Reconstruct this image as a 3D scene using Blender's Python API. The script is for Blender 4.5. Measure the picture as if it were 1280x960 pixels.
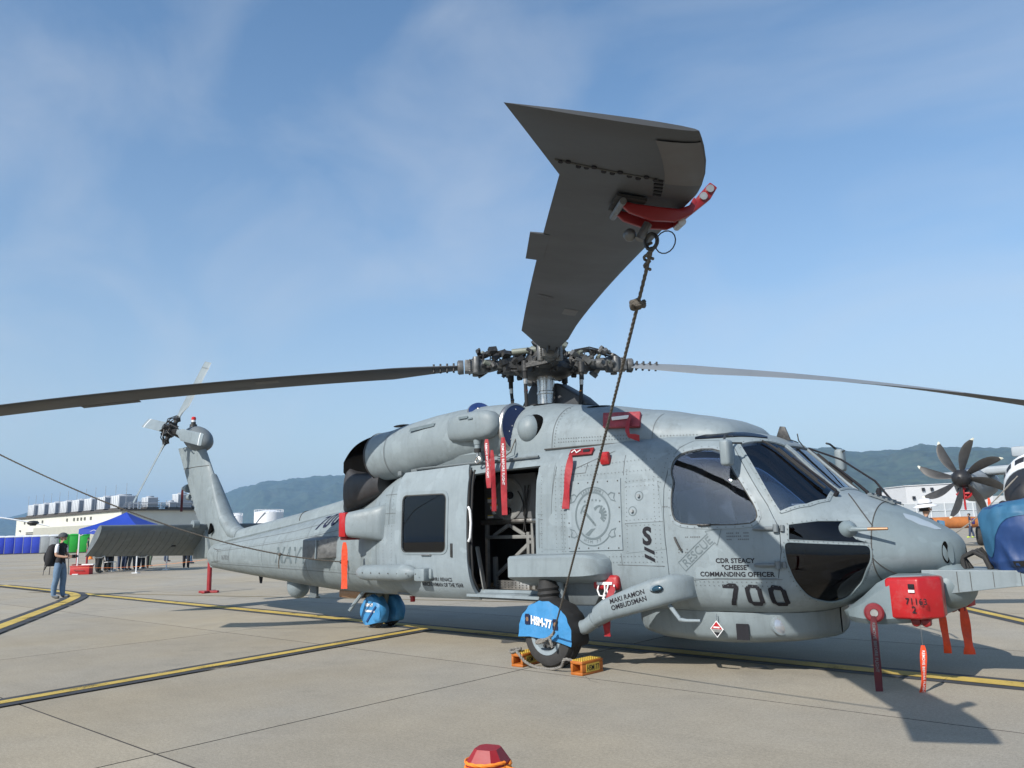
import bpy, bmesh, math, random
from mathutils import Vector, Matrix, Euler, noise
from mathutils.geometry import delaunay_2d_cdt
random.seed(7)
R = math.radians
scene = bpy.context.scene
C = scene.collection
for o in list(bpy.data.objects): bpy.data.objects.remove(o)

# ------------------------------------------------------------------ camera
CAM_POS = Vector((6.583, -8.263, 1.460))
def cam_matrix(yaw, pitch, roll):
    f = Vector((math.cos(yaw)*math.cos(pitch), math.sin(yaw)*math.cos(pitch), math.sin(pitch)))
    r = Vector((math.sin(yaw), -math.cos(yaw), 0)); u = r.cross(f)
    c, s = math.cos(roll), math.sin(roll)
    r2 = c*r + s*u; u2 = -s*r + c*u
    m = Matrix((r2, u2, -f)).transposed().to_4x4(); m.translation = CAM_POS
    return m
cam_data = bpy.data.cameras.new('camera'); cam = bpy.data.objects.new('camera', cam_data); C.objects.link(cam)
cam_data.sensor_width = 36.0; cam_data.lens = 977.44/1280*36
cam_data.clip_start = .05; cam_data.clip_end = 40000
cam.matrix_world = cam_matrix(R(131.0735), R(10.518), R(-1.5326))
scene.camera = cam

# ------------------------------------------------------------------ light
SUN_EL, SUN_DIR = 34.6, Vector((0.035, -1.0, 0)).normalized()
to_sun = SUN_DIR*math.cos(R(SUN_EL)) + Vector((0, 0, math.sin(R(SUN_EL))))
sd = bpy.data.lights.new('sun', 'SUN'); sd.energy = 5.0; sd.angle = R(.53); sd.color = (1.0, .95, .88)
sun = bpy.data.objects.new('sun', sd); C.objects.link(sun)
sun.rotation_euler = (-to_sun).to_track_quat('-Z', 'Y').to_euler()

world = bpy.data.worlds.new('World'); scene.world = world; world.use_nodes = True
wn, wl = world.node_tree.nodes, world.node_tree.links
wn.clear()
wout = wn.new('ShaderNodeOutputWorld'); bg = wn.new('ShaderNodeBackground')
sky = wn.new('ShaderNodeTexSky'); sky.sky_type = 'NISHITA'; sky.sun_disc = False
sky.sun_elevation = R(SUN_EL); sky.sun_rotation = math.atan2(SUN_DIR.x, SUN_DIR.y)
sky.altitude = 10; sky.air_density = 1.0; sky.dust_density = .7; sky.ozone_density = 1.6
bg.inputs['Strength'].default_value = .122
# thin streaky cirrus mixed over the sky, by direction
tc = wn.new('ShaderNodeTexCoord')
mp = wn.new('ShaderNodeMapping'); mp.inputs['Rotation'].default_value = (R(12), R(8), R(40)); mp.inputs['Scale'].default_value = (1.1, 3.4, 4.2)
n1 = wn.new('ShaderNodeTexNoise'); n1.inputs['Scale'].default_value = 1.5; n1.inputs['Detail'].default_value = 7; n1.inputs['Roughness'].default_value = .52
n1.inputs['Distortion'].default_value = .5
cr = wn.new('ShaderNodeValToRGB'); cr.color_ramp.elements[0].position = .42; cr.color_ramp.elements[1].position = .80
cr.color_ramp.elements[0].color = (0, 0, 0, 1); cr.color_ramp.elements[1].color = (.36, .36, .36, 1)
cmix = wn.new('ShaderNodeMixRGB'); cmix.inputs[2].default_value = (5.0, 5.3, 5.7, 1)
wl.new(tc.outputs['Generated'], mp.inputs['Vector']); wl.new(mp.outputs[0], n1.inputs['Vector']); wl.new(n1.outputs[0], cr.inputs[0])
hsv = wn.new('ShaderNodeHueSaturation'); hsv.inputs['Saturation'].default_value = 1.12; hsv.inputs['Value'].default_value = 1.2; wl.new(sky.outputs[0], hsv.inputs['Color'])
wl.new(cr.outputs[0], cmix.inputs[0])
# even layer of summer haze, thicker toward the horizon all round
sx = wn.new('ShaderNodeSeparateXYZ'); wl.new(tc.outputs['Generated'], sx.inputs[0])
e1 = wn.new('ShaderNodeMath'); e1.operation = 'ABSOLUTE'; wl.new(sx.outputs[2], e1.inputs[0])
e2 = wn.new('ShaderNodeMath'); e2.operation = 'SUBTRACT'; e2.inputs[0].default_value = 1; wl.new(e1.outputs[0], e2.inputs[1])
e3 = wn.new('ShaderNodeMath'); e3.operation = 'POWER'; wl.new(e2.outputs[0], e3.inputs[0]); e3.inputs[1].default_value = 3.4
e4 = wn.new('ShaderNodeMath'); e4.operation = 'MULTIPLY'; wl.new(e3.outputs[0], e4.inputs[0]); e4.inputs[1].default_value = .80
hmix = wn.new('ShaderNodeMixRGB'); hmix.inputs[2].default_value = (3.85, 4.0, 4.2, 1); tint = wn.new('ShaderNodeMixRGB'); tint.blend_type = 'MULTIPLY'; tint.inputs[0].default_value = 1; tint.inputs[2].default_value = (.96, 1.06, 1.06, 1); wl.new(hsv.outputs[0], tint.inputs[1])
wl.new(e4.outputs[0], hmix.inputs[0]); wl.new(tint.outputs[0], hmix.inputs[1]); wl.new(hmix.outputs[0], cmix.inputs[1])
wl.new(cmix.outputs[0], bg.inputs[0]); wl.new(bg.outputs[0], wout.inputs[0])

vs = scene.view_settings
vs.view_transform = 'Standard'; vs.look = 'None'; vs.exposure = 0.22; vs.gamma = 1.0; vs.use_curve_mapping = False
scene.render.engine = 'CYCLES'

# ------------------------------------------------------------------ materials
MATS = {}
def nt(m): return m.node_tree.nodes, m.node_tree.links
def mat(name, col, rough=.6, metal=0.0, var=.0, vscale=4.0, bump=0.0, bscale=30.0, spec=None, dirt=None, objvar=0.0, coord='Object', stretch=None):
    """Principled material; var = albedo mottling, dirt = (colour, amount, scale), bump = fine relief."""
    m = bpy.data.materials.new(name); m.use_nodes = True
    n, l = nt(m); b = n['Principled BSDF']
    b.inputs['Roughness'].default_value = rough; b.inputs['Metallic'].default_value = metal
    if spec is not None: b.inputs['Specular IOR Level'].default_value = spec
    col = tuple(col)+(1,)
    t = n.new('ShaderNodeTexCoord'); vec = t.outputs[coord]
    if stretch:
        mpn = n.new('ShaderNodeMapping'); mpn.inputs['Scale'].default_value = stretch; l.new(vec, mpn.inputs[0]); vec2 = mpn.outputs[0]
    else: vec2 = vec
    cur = None
    if var:
        z = n.new('ShaderNodeTexNoise'); z.inputs['Scale'].default_value = vscale; z.inputs['Detail'].default_value = 6; z.inputs['Roughness'].default_value = .65
        l.new(vec2, z.inputs['Vector'])
        mr = n.new('ShaderNodeMapRange'); mr.inputs[1].default_value = .3; mr.inputs[2].default_value = .7; mr.inputs[3].default_value = 1-var; mr.inputs[4].default_value = 1+var
        l.new(z.outputs[0], mr.inputs[0])
        mx = n.new('ShaderNodeMixRGB'); mx.blend_type = 'MULTIPLY'; mx.inputs[0].default_value = 1; mx.inputs[1].default_value = col
        l.new(mr.outputs[0], mx.inputs[2]); cur = mx.outputs[0]
        r2 = n.new('ShaderNodeMapRange'); r2.inputs[1].default_value = .3; r2.inputs[2].default_value = .7; r2.inputs[3].default_value = max(0.02, rough-.08); r2.inputs[4].default_value = min(1, rough+.08)
        l.new(z.outputs[0], r2.inputs[0]); l.new(r2.outputs[0], b.inputs['Roughness'])
    if dirt:
        dc, amt, dsc = dirt
        z = n.new('ShaderNodeTexNoise'); z.inputs['Scale'].default_value = dsc; z.inputs['Detail'].default_value = 9; z.inputs['Roughness'].default_value = .72
        l.new(vec2, z.inputs['Vector'])
        rp = n.new('ShaderNodeValToRGB'); rp.color_ramp.elements[0].position = .52; rp.color_ramp.elements[1].position = .72
        rp.color_ramp.elements[0].color = (0, 0, 0, 1); rp.color_ramp.elements[1].color = (amt, amt, amt, 1)
        l.new(z.outputs[0], rp.inputs[0])
        mx = n.new('ShaderNodeMixRGB'); mx.inputs[2].default_value = tuple(dc)+(1,)
        if cur: l.new(cur, mx.inputs[1])
        else: mx.inputs[1].default_value = col
        l.new(rp.outputs[0], mx.inputs[0]); cur = mx.outputs[0]
    if objvar:
        oi = n.new('ShaderNodeObjectInfo'); mr = n.new('ShaderNodeMapRange'); mr.inputs[3].default_value = 1-objvar; mr.inputs[4].default_value = 1+objvar
        l.new(oi.outputs['Random'], mr.inputs[0])
        mx = n.new('ShaderNodeMixRGB'); mx.blend_type = 'MULTIPLY'; mx.inputs[0].default_value = 1
        if cur: l.new(cur, mx.inputs[1])
        else: mx.inputs[1].default_value = col
        l.new(mr.outputs[0], mx.inputs[2]); cur = mx.outputs[0]
    if cur: l.new(cur, b.inputs['Base Color'])
    else: b.inputs['Base Color'].default_value = col
    if bump:
        z = n.new('ShaderNodeTexNoise'); z.inputs['Scale'].default_value = bscale; z.inputs['Detail'].default_value = 5
        l.new(vec, z.inputs['Vector'])
        bp = n.new('ShaderNodeBump'); bp.inputs['Strength'].default_value = bump; bp.inputs['Distance'].default_value = .02
        l.new(z.outputs[0], bp.inputs['Height']); l.new(bp.outputs[0], b.inputs['Normal'])
    MATS[name] = m
    return m
def glass(name, tint, refl=1.45, rough=.0):
    m = bpy.data.materials.new(name); m.use_nodes = True
    n, l = nt(m); n.clear()
    out = n.new('ShaderNodeOutputMaterial'); tr = n.new('ShaderNodeBsdfTransparent'); gl = n.new('ShaderNodeBsdfGlossy'); mx = n.new('ShaderNodeMixShader'); fr = n.new('ShaderNodeFresnel')
    tr.inputs[0].default_value = tuple(tint)+(1,); gl.inputs[0].default_value = (.95, .96, 1, 1); gl.inputs['Roughness'].default_value = rough; fr.inputs[0].default_value = refl
    l.new(fr.outputs[0], mx.inputs[0]); l.new(tr.outputs[0], mx.inputs[1]); l.new(gl.outputs[0], mx.inputs[2]); l.new(mx.outputs[0], out.inputs[0])
    MATS[name] = m; return m

# ------------------------------------------------------------------ mesh helpers
def frame_of(d):
    d = Vector(d).normalized()
    a = Vector((0, 0, 1)) if abs(d.z) < .9 else Vector((1, 0, 0))
    u = d.cross(a).normalized(); return u, d.cross(u).normalized(), d
class MB:
    def __init__(s): s.v = []; s.f = []; s.m = []
    def add(s, v, f, mi=0):
        o = len(s.v); s.v += [tuple(p) for p in v]; s.f += [tuple(i+o for i in q) for q in f]; s.m += [mi]*len(f); return s
    def box(s, c, size, rot=None, mi=0):
        x, y, z = [k/2 for k in size]; c = Vector(c)
        vs_ = [Vector(p) for p in ((-x,-y,-z),(x,-y,-z),(x,y,-z),(-x,y,-z),(-x,-y,z),(x,-y,z),(x,y,z),(-x,y,z))]
        if rot is not None:
            rm = rot if isinstance(rot, Matrix) else Euler(rot).to_matrix()
            vs_ = [rm @ p for p in vs_]
        return s.add([p+c for p in vs_], [(0,3,2,1),(4,5,6,7),(0,1,5,4),(1,2,6,5),(2,3,7,6),(3,0,4,7)], mi)
    def bar(s, p0, p1, w, t, up=(0,0,1), mi=0):
        p0, p1 = Vector(p0), Vector(p1); d = (p1-p0).normalized(); u = Vector(up); a = d.cross(u)
        if a.length < 1e-4: a = d.cross(Vector((1,0,0)))
        a.normalize(); b = a.cross(d).normalized()
        vs_ = []
        for p in (p0, p1):
            for i, j in ((-1,-1),(1,-1),(1,1),(-1,1)): vs_.append(p+a*i*w/2+b*j*t/2)
        return s.add(vs_, [(0,3,2,1),(4,5,6,7),(0,1,5,4),(1,2,6,5),(2,3,7,6),(3,0,4,7)], mi)
    def cyl(s, p0, p1, r0, r1=None, n=16, mi=0, caps=True):
        r1 = r0 if r1 is None else r1; p0, p1 = Vector(p0), Vector(p1); u, w, d = frame_of(p1-p0)
        vs_ = []
        for p, r in ((p0, r0), (p1, r1)):
            for k in range(n):
                a = 2*math.pi*k/n; vs_.append(p+(u*math.cos(a)+w*math.sin(a))*r)
        f = [(k, k+n, (k+1) % n+n, (k+1) % n) for k in range(n)]
        if caps: f += [tuple(range(n)), tuple(reversed(range(n, 2*n)))]
        return s.add(vs_, f, mi)
    def rings(s, rings, closed=True, caps=True, mi=0):
        n = len(rings[0]); vs_ = [p for r in rings for p in r]; f = []
        for i in range(len(rings)-1):
            for k in range(n if closed else n-1):
                k2 = (k+1) % n; f.append((i*n+k, i*n+k2, (i+1)*n+k2, (i+1)*n+k))
        if caps and closed: f += [tuple(reversed(range(n))), tuple(range((len(rings)-1)*n, len(rings)*n))]
        return s.add(vs_, f, mi)
    def tube(s, pts, r, n=8, mi=0, flat=None):
        pts = [Vector(p) for p in pts]; rr = r if isinstance(r, (list, tuple)) else [r]*len(pts)
        rg = []; u = None
        for i, p in enumerate(pts):
            d = (pts[min(i+1, len(pts)-1)]-pts[max(i-1, 0)])
            if d.length < 1e-6: d = Vector((0,0,1))
            d.normalize()
            if u is None: u = frame_of(d)[0]
            u = (u-d*u.dot(d))
            if u.length < 1e-5: u = frame_of(d)[0]
            u.normalize(); w = d.cross(u)
            rg.append([p+(u*math.cos(2*math.pi*k/n)+w*math.sin(2*math.pi*k/n))*rr[i] for k in range(n)])
        return s.rings(rg, mi=mi)
    def ell(s, c, rad, nu=16, nv=10, rot=None, mi=0):
        c = Vector(c); rg = []
        for j in range(nv+1):
            t = math.pi*j/nv; t = min(max(t, .02), math.pi-.02)
            ring = []
            for k in range(nu):
                a = 2*math.pi*k/nu; p = Vector((rad[0]*math.sin(t)*math.cos(a), rad[1]*math.sin(t)*math.sin(a), -rad[2]*math.cos(t)))
                if rot is not None: p = Euler(rot).to_matrix() @ p
                ring.append(c+p)
            rg.append(ring)
        return s.rings(rg, mi=mi)
    def lathe(s, prof, p0, d, n=20, mi=0, caps=True):
        u, w, d = frame_of(d); p0 = Vector(p0)
        return s.rings([[p0+d*t+(u*math.cos(2*math.pi*k/n)+w*math.sin(2*math.pi*k/n))*max(r, 1e-4) for k in range(n)] for t, r in prof], caps=caps, mi=mi)
    def prism(s, poly, vec, mi=0):
        n = len(poly); vec = Vector(vec); a = [Vector(p) for p in poly]
        return s.add(a+[p+vec for p in a], [tuple(range(n)), tuple(reversed(range(n, 2*n)))]+[(k, k+n, (k+1) % n+n, (k+1) % n) for k in range(n)], mi)
    def xf(s, M):
        s.v = [tuple(M @ Vector(p)) for p in s.v]; return s
    def build(s, name, m, parent=None, ang=35, bevel=0, segs=2, recalc=True):
        me = bpy.data.meshes.new(name); me.from_pydata(s.v, [], s.f)
        ms = m if isinstance(m, (list, tuple)) else [m]
        for q in ms: me.materials.append(MATS[q] if isinstance(q, str) else q)
        if len(ms) > 1: me.polygons.foreach_set('material_index', s.m)
        if recalc or bevel:
            bm = bmesh.new(); bm.from_mesh(me)
            if recalc: bmesh.ops.recalc_face_normals(bm, faces=bm.faces)
            if bevel:
                es = [e for e in bm.edges if len(e.link_faces) == 2 and e.calc_face_angle(0) > R(40)]
                bmesh.ops.bevel(bm, geom=es, offset=bevel, segments=segs, affect='EDGES', profile=.5, clamp_overlap=True)
            bm.to_mesh(me); bm.free()
        if ang:
            me.polygons.foreach_set('use_smooth', [True]*len(me.polygons)); me.set_sharp_from_angle(angle=R(ang))
        me.update()
        o = bpy.data.objects.new(name, me); C.objects.link(o)
        if parent: o.parent = parent
        return o
def tag(o, label=None, cat=None, group=None, kind=None):
    if label: o['label'] = label
    if cat: o['category'] = cat
    if group: o['group'] = group
    if kind: o['kind'] = kind
    return o
def empty(name, loc=(0,0,0), rz=0, label=None, cat=None, group=None):
    o = bpy.data.objects.new(name, None); C.objects.link(o); o.location = loc; o.rotation_euler = (0,0,rz)
    o.empty_display_size = .2
    return tag(o, label, cat, group)
def copy_tree(o, parent=None):
    c = o.copy(); C.objects.link(c); c.parent = parent
    for ch in list(o.children): copy_tree(ch, c)
    return c
def text2d(body, size=1.0, font_shear=0, bold=0.0, align='LEFT', spacing=1.0):
    """Text as flat 2-D triangles (verts, faces) in its own plane."""
    cu = bpy.data.curves.new('lettering', 'FONT'); cu.body = body; cu.size = size; cu.shear = font_shear; cu.offset = bold; cu.align_x = align; cu.space_character = spacing
    cu.resolution_u = 3
    ob = bpy.data.objects.new('lettering', cu); C.objects.link(ob)
    dg = bpy.context.evaluated_depsgraph_get(); me = bpy.data.meshes.new_from_object(ob.evaluated_get(dg))
    bm = bmesh.new(); bm.from_mesh(me); bmesh.ops.triangulate(bm, faces=bm.faces)
    v = [(p.co.x, p.co.y) for p in bm.verts]; f = [tuple(q.index for q in k.verts) for k in bm.faces]
    bm.free(); bpy.data.objects.remove(ob); bpy.data.curves.remove(cu); bpy.data.meshes.remove(me)
    return v, f
# ------------------------------------------------------------------ palette
GREY = (.204, .244, .262)
def hull_mat(name, base, rough=.5, dirt=.5, panels=.055, streak=.16):
    """matt naval paint: panel-to-panel tone, rain streaks, grime, touch-up dabs, rippled skin"""
    m = bpy.data.materials.new(name); m.use_nodes = True; n, l = nt(m); b = n['Principled BSDF']; b.inputs['Specular IOR Level'].default_value = .4
    t = n.new('ShaderNodeTexCoord'); P_ = t.outputs['Object']
    def mp(st): q = n.new('ShaderNodeMapping'); q.inputs['Scale'].default_value = st; l.new(P_, q.inputs[0]); return q.outputs[0]
    def nz(sc, det, ro, st=None, dis=0): z = n.new('ShaderNodeTexNoise'); z.inputs['Scale'].default_value = sc; z.inputs['Detail'].default_value = det; z.inputs['Roughness'].default_value = ro; z.inputs['Distortion'].default_value = dis; l.new(mp(st) if st else P_, z.inputs['Vector']); return z.outputs[0]
    def rng(o, a, b_, c, d): r = n.new('ShaderNodeMapRange'); r.inputs[1].default_value = a; r.inputs[2].default_value = b_; r.inputs[3].default_value = c; r.inputs[4].default_value = d; l.new(o, r.inputs[0]); return r.outputs[0]
    def mul(a, b_): q = n.new('ShaderNodeMath'); q.operation = 'MULTIPLY'; l.new(a, q.inputs[0]); l.new(b_, q.inputs[1]); return q.outputs[0]
    sp = n.new('ShaderNodeSeparateXYZ'); l.new(P_, sp.inputs[0]); cb = n.new('ShaderNodeCombineXYZ'); l.new(sp.outputs[0], cb.inputs[0]); l.new(sp.outputs[2], cb.inputs[1])
    bk = n.new('ShaderNodeTexBrick'); bk.inputs['Scale'].default_value = 1.0; bk.inputs['Brick Width'].default_value = .62; bk.inputs['Row Height'].default_value = .37; bk.inputs['Mortar Size'].default_value = .004; bk.inputs['Color1'].default_value = (0,0,0,1); bk.inputs['Color2'].default_value = (1,1,1,1); bk.inputs['Mortar'].default_value = (.5,.5,.5,1); bk.inputs['Bias'].default_value = 0; l.new(cb.outputs[0], bk.inputs['Vector'])
    f = rng(bk.outputs[0], 0, 1, 1-panels, 1+panels)
    f = mul(f, rng(nz(1.7, 5, .6), .3, .7, .93, 1.07)); f = mul(f, rng(nz(9, 6, .7), .3, .7, .95, 1.05))
    f = mul(f, rng(nz(5.5, 7, .7, (2.2, 2.2, .22)), .50, .75, 1.0, 1-streak))
    f = mul(f, rng(nz(26, 5, .75), .62, .74, 1.0, .80))
    mx = n.new('ShaderNodeMixRGB'); mx.blend_type = 'MULTIPLY'; mx.inputs[0].default_value = 1; mx.inputs[1].default_value = tuple(base)+(1,); l.new(f, mx.inputs[2])
    g = n.new('ShaderNodeMixRGB'); g.inputs[2].default_value = (base[0]*.42, base[1]*.38, base[2]*.34, 1); l.new(mx.outputs[0], g.inputs[1]); l.new(rng(nz(4.2, 10, .75, (1, 1, .6)), .55, .76, 0, dirt), g.inputs[0])
    tu = n.new('ShaderNodeMixRGB'); tu.inputs[2].default_value = (base[0]*1.18, base[1]*1.18, base[2]*1.18, 1); l.new(g.outputs[0], tu.inputs[1]); l.new(rng(nz(3.1, 3, .4, (1.4, 1, 1.4), .3), .64, .66, 0, .55), tu.inputs[0])
    l.new(tu.outputs[0], b.inputs['Base Color']); l.new(rng(nz(6, 5, .6), .3, .7, rough-.10, rough+.12), b.inputs['Roughness'])
    b1 = n.new('ShaderNodeBump'); b1.inputs['Strength'].default_value = .22; b1.inputs['Distance'].default_value = .03; l.new(nz(3.4, 2, .5), b1.inputs['Height'])
    b2 = n.new('ShaderNodeBump'); b2.inputs['Strength'].default_value = .12; b2.inputs['Distance'].default_value = .004; l.new(nz(55, 3, .6), b2.inputs['Height']); l.new(b1.outputs[0], b2.inputs['Normal']); l.new(b2.outputs[0], b.inputs['Normal'])
    MATS[name] = m; return m
hull_mat('hull_paint', GREY)
hull_mat('hull_paint_light', (.226,.268,.290), .48, .32, .03, .12)
hull_mat('hull_paint_dark', (.135,.156,.166), .52, .5)
hull_mat('nose_paint', (.165,.208,.224), .46, .25, .015, .10)
hull_mat('tail_paint', (.200,.236,.248), .52, .62, .05, .22)
mat('decal_grey', (.110,.142,.155), .55, 0, .08, 12)
mat('decal_black', (.020,.020,.024), .8, 0, .15, 18, spec=.15)
mat('decal_navy', (.018,.022,.05), .8, 0, .15, 18, spec=.15)
mat('decal_white', (.75,.76,.77), .6)
mat('seam', (.055,.055,.052), .8)
mat('seam_soft', (.10,.11,.115), .8)
mat('rivet', (.24,.255,.26), .5)
mat('black_rubber', (.018,.018,.018), .75, 0, .2, 9, .1, 60)
mat('tyre_rubber', (.032,.031,.03), .82, 0, .2, 14, .15, 50)
mat('soot_shade', (.006,.006,.006), .95, 0, .3, 5, spec=.03)  # sooty exhaust insides; on slots and recesses, black painted in for shade
mat('plug_red', (.17,.012,.018), .6, 0, .2, 12, .2, 16)
mat('exhaust_metal', (.040,.040,.042), .6, .2, .25, 5, .1, 12, dirt=((.02,.018,.017), .7, 4))
mat('dark_gear', (.040,.040,.040), .5, .35, .4, 12, .2, 40, dirt=((.13,.125,.11), .5, 16))
mat('mid_gear', (.13,.132,.13), .45, .35, .3, 10, .1, 40, dirt=((.03,.03,.03), .8, 14))
mat('olive_gear', (.19,.205,.17), .45, .1, .2, 12, dirt=((.05,.05,.04), .6, 12))
mat('steel', (.55,.53,.50), .27, 1.0, .12, 6, dirt=((.25,.22,.18), .4, 9))
mat('bare_metal', (.45,.44,.42), .4, .9, .2, 9)
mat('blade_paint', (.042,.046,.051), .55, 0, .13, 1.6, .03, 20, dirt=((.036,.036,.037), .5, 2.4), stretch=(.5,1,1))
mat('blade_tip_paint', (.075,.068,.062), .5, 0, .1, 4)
mat('blade_top_lit', (.19,.205,.215), .5, 0, .08, 2)  # paler than the underside: sunlit look of the upper faces put into colour
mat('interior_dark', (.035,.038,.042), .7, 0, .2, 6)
mat('interior_grey', (.13,.135,.14), .6, 0, .15, 5, .05, 20)
mat('interior_mid', (.20,.205,.20), .55, 0, .12, 6, dirt=((.07,.07,.06), .5, 9))
mat('floor_metal', (.33,.31,.28), .5, .3, .2, 8, .15, 25)
mat('seat_cloth', (.11,.12,.11), .9, 0, .2, 20)
mat('cover_red', (.36,.010,.016), .5, 0, .12, 6, .35, 9, dirt=((.22,.16,.14), .35, 12))
mat('cover_red_worn', (.30,.045,.055), .75, 0, .25, 9, .1, 20, dirt=((.30,.22,.21), .6, 8))
mat('metal_red', (.38,.010,.013), .36, 0, .1, 8, dirt=((.36,.20,.18), .30, 7))
mat('lens_teal', (.012,.05,.075), .15)
mat('patch_paint', (.30,.355,.40), .5)
mat('clamp_red', (.20,.008,.010), .4, 0, .1, 8)
mat('ribbon_red', (.30,.014,.022), .6, 0, .2, 10, .4, 14)
mat('ribbon_dark_red', (.085,.008,.013), .6, 0, .2, 12)
mat('ribbon_orange', (.70,.06,.012), .55, 0, .18, 10, .4, 14)
mat('cover_blue', (.045,.225,.47), .5, 0, .16, 7, .5, 9, dirt=((.08,.13,.18), .45, 7))
mat('bag_blue', (.014,.046,.150), .5, 0, .12, 7, .08, 9)
mat('bag_blue_light', (.028,.115,.21), .6, 0, .12, 7, .08, 9)
mat('plug_blue', (.010,.030,.115), .38, 0, .15, 8)
mat('rope', (.125,.112,.095), .95, 0, .35, 60, .8, 160)
mat('rope_light', (.24,.225,.20), .95, 0, .3, 50, .8, 160)
mat('cord_orange', (.80,.22,.02), .7, 0, .1, 40)
mat('chock_orange', (.40,.115,.014), .55, 0, .15, 10, .1, 30, dirt=((.25,.12,.04), .5, 14))
mat('stencil_yellow', (.58,.40,.06), .6, 0, .15, 16)
mat('white_paint', (.70,.71,.72), .5, 0, .05, 5)
mat('label_white', (.75,.75,.74), .6)
mat('label_yellow', (.72,.50,.06), .6)
mat('lamp_red', (.55,.02,.02), .3)
mat('lens', (.5,.52,.55), .12, .6)
mat('copper', (.36,.21,.12), .45, .6, .2, 20)
mat('amber', (.65,.25,.03), .5)
glass('glass_cockpit', (.60,.65,.72), 1.8)
glass('glass_cabin', (.20,.175,.14), 1.55)
glass('glass_chin', (.14,.13,.14), 1.45)
glass('glass_lamp', (.9,.95,1), 1.45)

# ------------------------------------------------------------------ hull shape: stations along the body
FS=[ # x, w, zb, zt, zc, nu, nl, lean
(4.860,.020,1.110,1.190,1.150,2.0,2.0,0),
(4.845,.100,1.050,1.245,1.150,2.0,2.0,0),
(4.800,.195,1.000,1.310,1.150,2.0,2.0,0),
(4.700,.330,0.965,1.385,1.150,2.0,2.1,0),
(4.550,.470,0.930,1.470,1.150,2.1,2.2,0),
(4.350,.600,0.880,1.572,1.150,2.2,2.2,.02),
(4.150,.705,0.805,1.668,1.150,2.3,2.3,.04),
(4.050,.750,0.752,1.705,1.150,2.3,2.5,.04),
(3.940,.800,0.700,1.738,1.150,2.4,2.8,.04),
(3.850,.838,0.660,1.795,1.160,2.5,3.0,.05),
(3.600,.925,0.590,2.035,1.180,2.8,3.6,.07),
(3.340,1.000,0.550,2.285,1.200,3.0,4.0,.10),
(3.220,1.025,0.540,2.357,1.210,3.2,4.1,.10),
(3.000,1.065,0.530,2.420,1.230,3.6,4.2,.10),
(2.700,1.105,0.530,2.445,1.260,4.2,4.4,.09),
(2.300,1.135,0.545,2.450,1.300,5.0,4.6,.07),
(1.800,1.150,0.565,2.450,1.350,5.5,4.8,.05),
(0.500,1.155,0.585,2.450,1.350,6.0,5.0,.04),
(-1.400,1.150,0.570,2.420,1.350,6.0,5.0,.04),
(-1.900,1.135,0.560,2.350,1.330,5.0,4.5,.04),
(-2.300,1.080,0.550,2.240,1.300,4.2,3.8,.04),
(-2.700,0.985,0.540,2.110,1.250,3.4,3.2,.03),
(-3.200,0.880,0.530,1.990,1.220,2.9,2.8,.02),
(-4.000,0.760,0.535,1.870,1.180,2.6,2.6,0),
(-5.000,0.640,0.580,1.740,1.150,2.4,2.4,0),
(-6.500,0.480,0.680,1.560,1.120,2.3,2.3,0),
(-7.800,0.350,0.775,1.420,1.090,2.2,2.2,0),
(-8.600,0.270,0.840,1.350,1.090,2.2,2.2,0),
]
FS=sorted(FS)
def fsec(x):
    x=max(FS[0][0],min(FS[-1][0],x))
    n=len(FS)
    for i in range(n-1):
        if x<=FS[i+1][0]: break
    a,b=FS[i],FS[i+1]; h=b[0]-a[0]; t=(x-a[0])/h
    out=[]
    for k in range(1,8):
        # monotone-ish cubic hermite
        d=(b[k]-a[k])/h
        dm=(a[k]-FS[i-1][k])/(a[0]-FS[i-1][0]) if i>0 else d
        dp=(FS[i+2][k]-b[k])/(FS[i+2][0]-b[0]) if i+2<n else d
        def lim(p,q): return 0 if p*q<=0 else 2*p*q/(p+q)
        m0=lim(dm,d) if i>0 else d; m1=lim(d,dp) if i+2<n else d
        t2=t*t;t3=t2*t
        out.append((2*t3-3*t2+1)*a[k]+(t3-2*t2+t)*h*m0+(-2*t3+3*t2)*b[k]+(t3-t2)*h*m1)
    return out
def fpt(x, v, off=0.0):
    """point of the section at x; v in [-1,3] runs bottom -> starboard side (0) -> top (1) -> port side (2) -> bottom"""
    w, zb, zt, zc, nu, nl, lean = fsec(x)
    th = math.radians(90*v); s, c = math.sin(th), math.cos(th)
    n = nu if s >= 0 else nl; h = (zt-zc) if s >= 0 else (zc-zb)
    rho = (abs(c)**n+abs(s)**n)**(-1/n)
    y = -w*rho*c; q = rho*s
    if s >= 0: y *= 1-lean*q
    return (x, y, zc+h*q)
def fv_z(x, z):
    w, zb, zt, zc, nu, nl, lean = fsec(x)
    if z >= zc: q = min(1, (z-zc)/(zt-zc)); n = nu; sg = 1
    else: q = min(1, (zc-z)/(zc-zb)); n = nl; sg = -1
    return sg*math.degrees(math.atan2(q, max(0, 1-q**n)**(1/n)))/90
def conv(x, v):
    """chart value measured along the angle of the superellipse -> section chart value"""
    sg = 0
    if v > 1: v = 2-v; sg = 1
    w, zb, zt, zc, nu, nl, lean = fsec(x)
    th = math.radians(90*abs(v)); n = nu if v >= 0 else nl
    o = math.copysign(math.degrees(math.atan2(math.sin(th)**(2/n), max(0, math.cos(th))**(2/n)))/90, v)
    return 2-o if sg else o
def vz(x, z): return fv_z(x, z)
def side(x, z, off=.004):
    """point on the starboard skin at (x, z), lifted off metres"""
    p = Vector(fpt(x, fv_z(x, z))); e = .01
    a = Vector(fpt(x+e, fv_z(x+e, z)))-p; b = Vector(fpt(x, fv_z(x, z)+e))-p
    n = a.cross(b).normalized()
    if n.y > 0: n = -n
    return p+n*off
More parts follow.
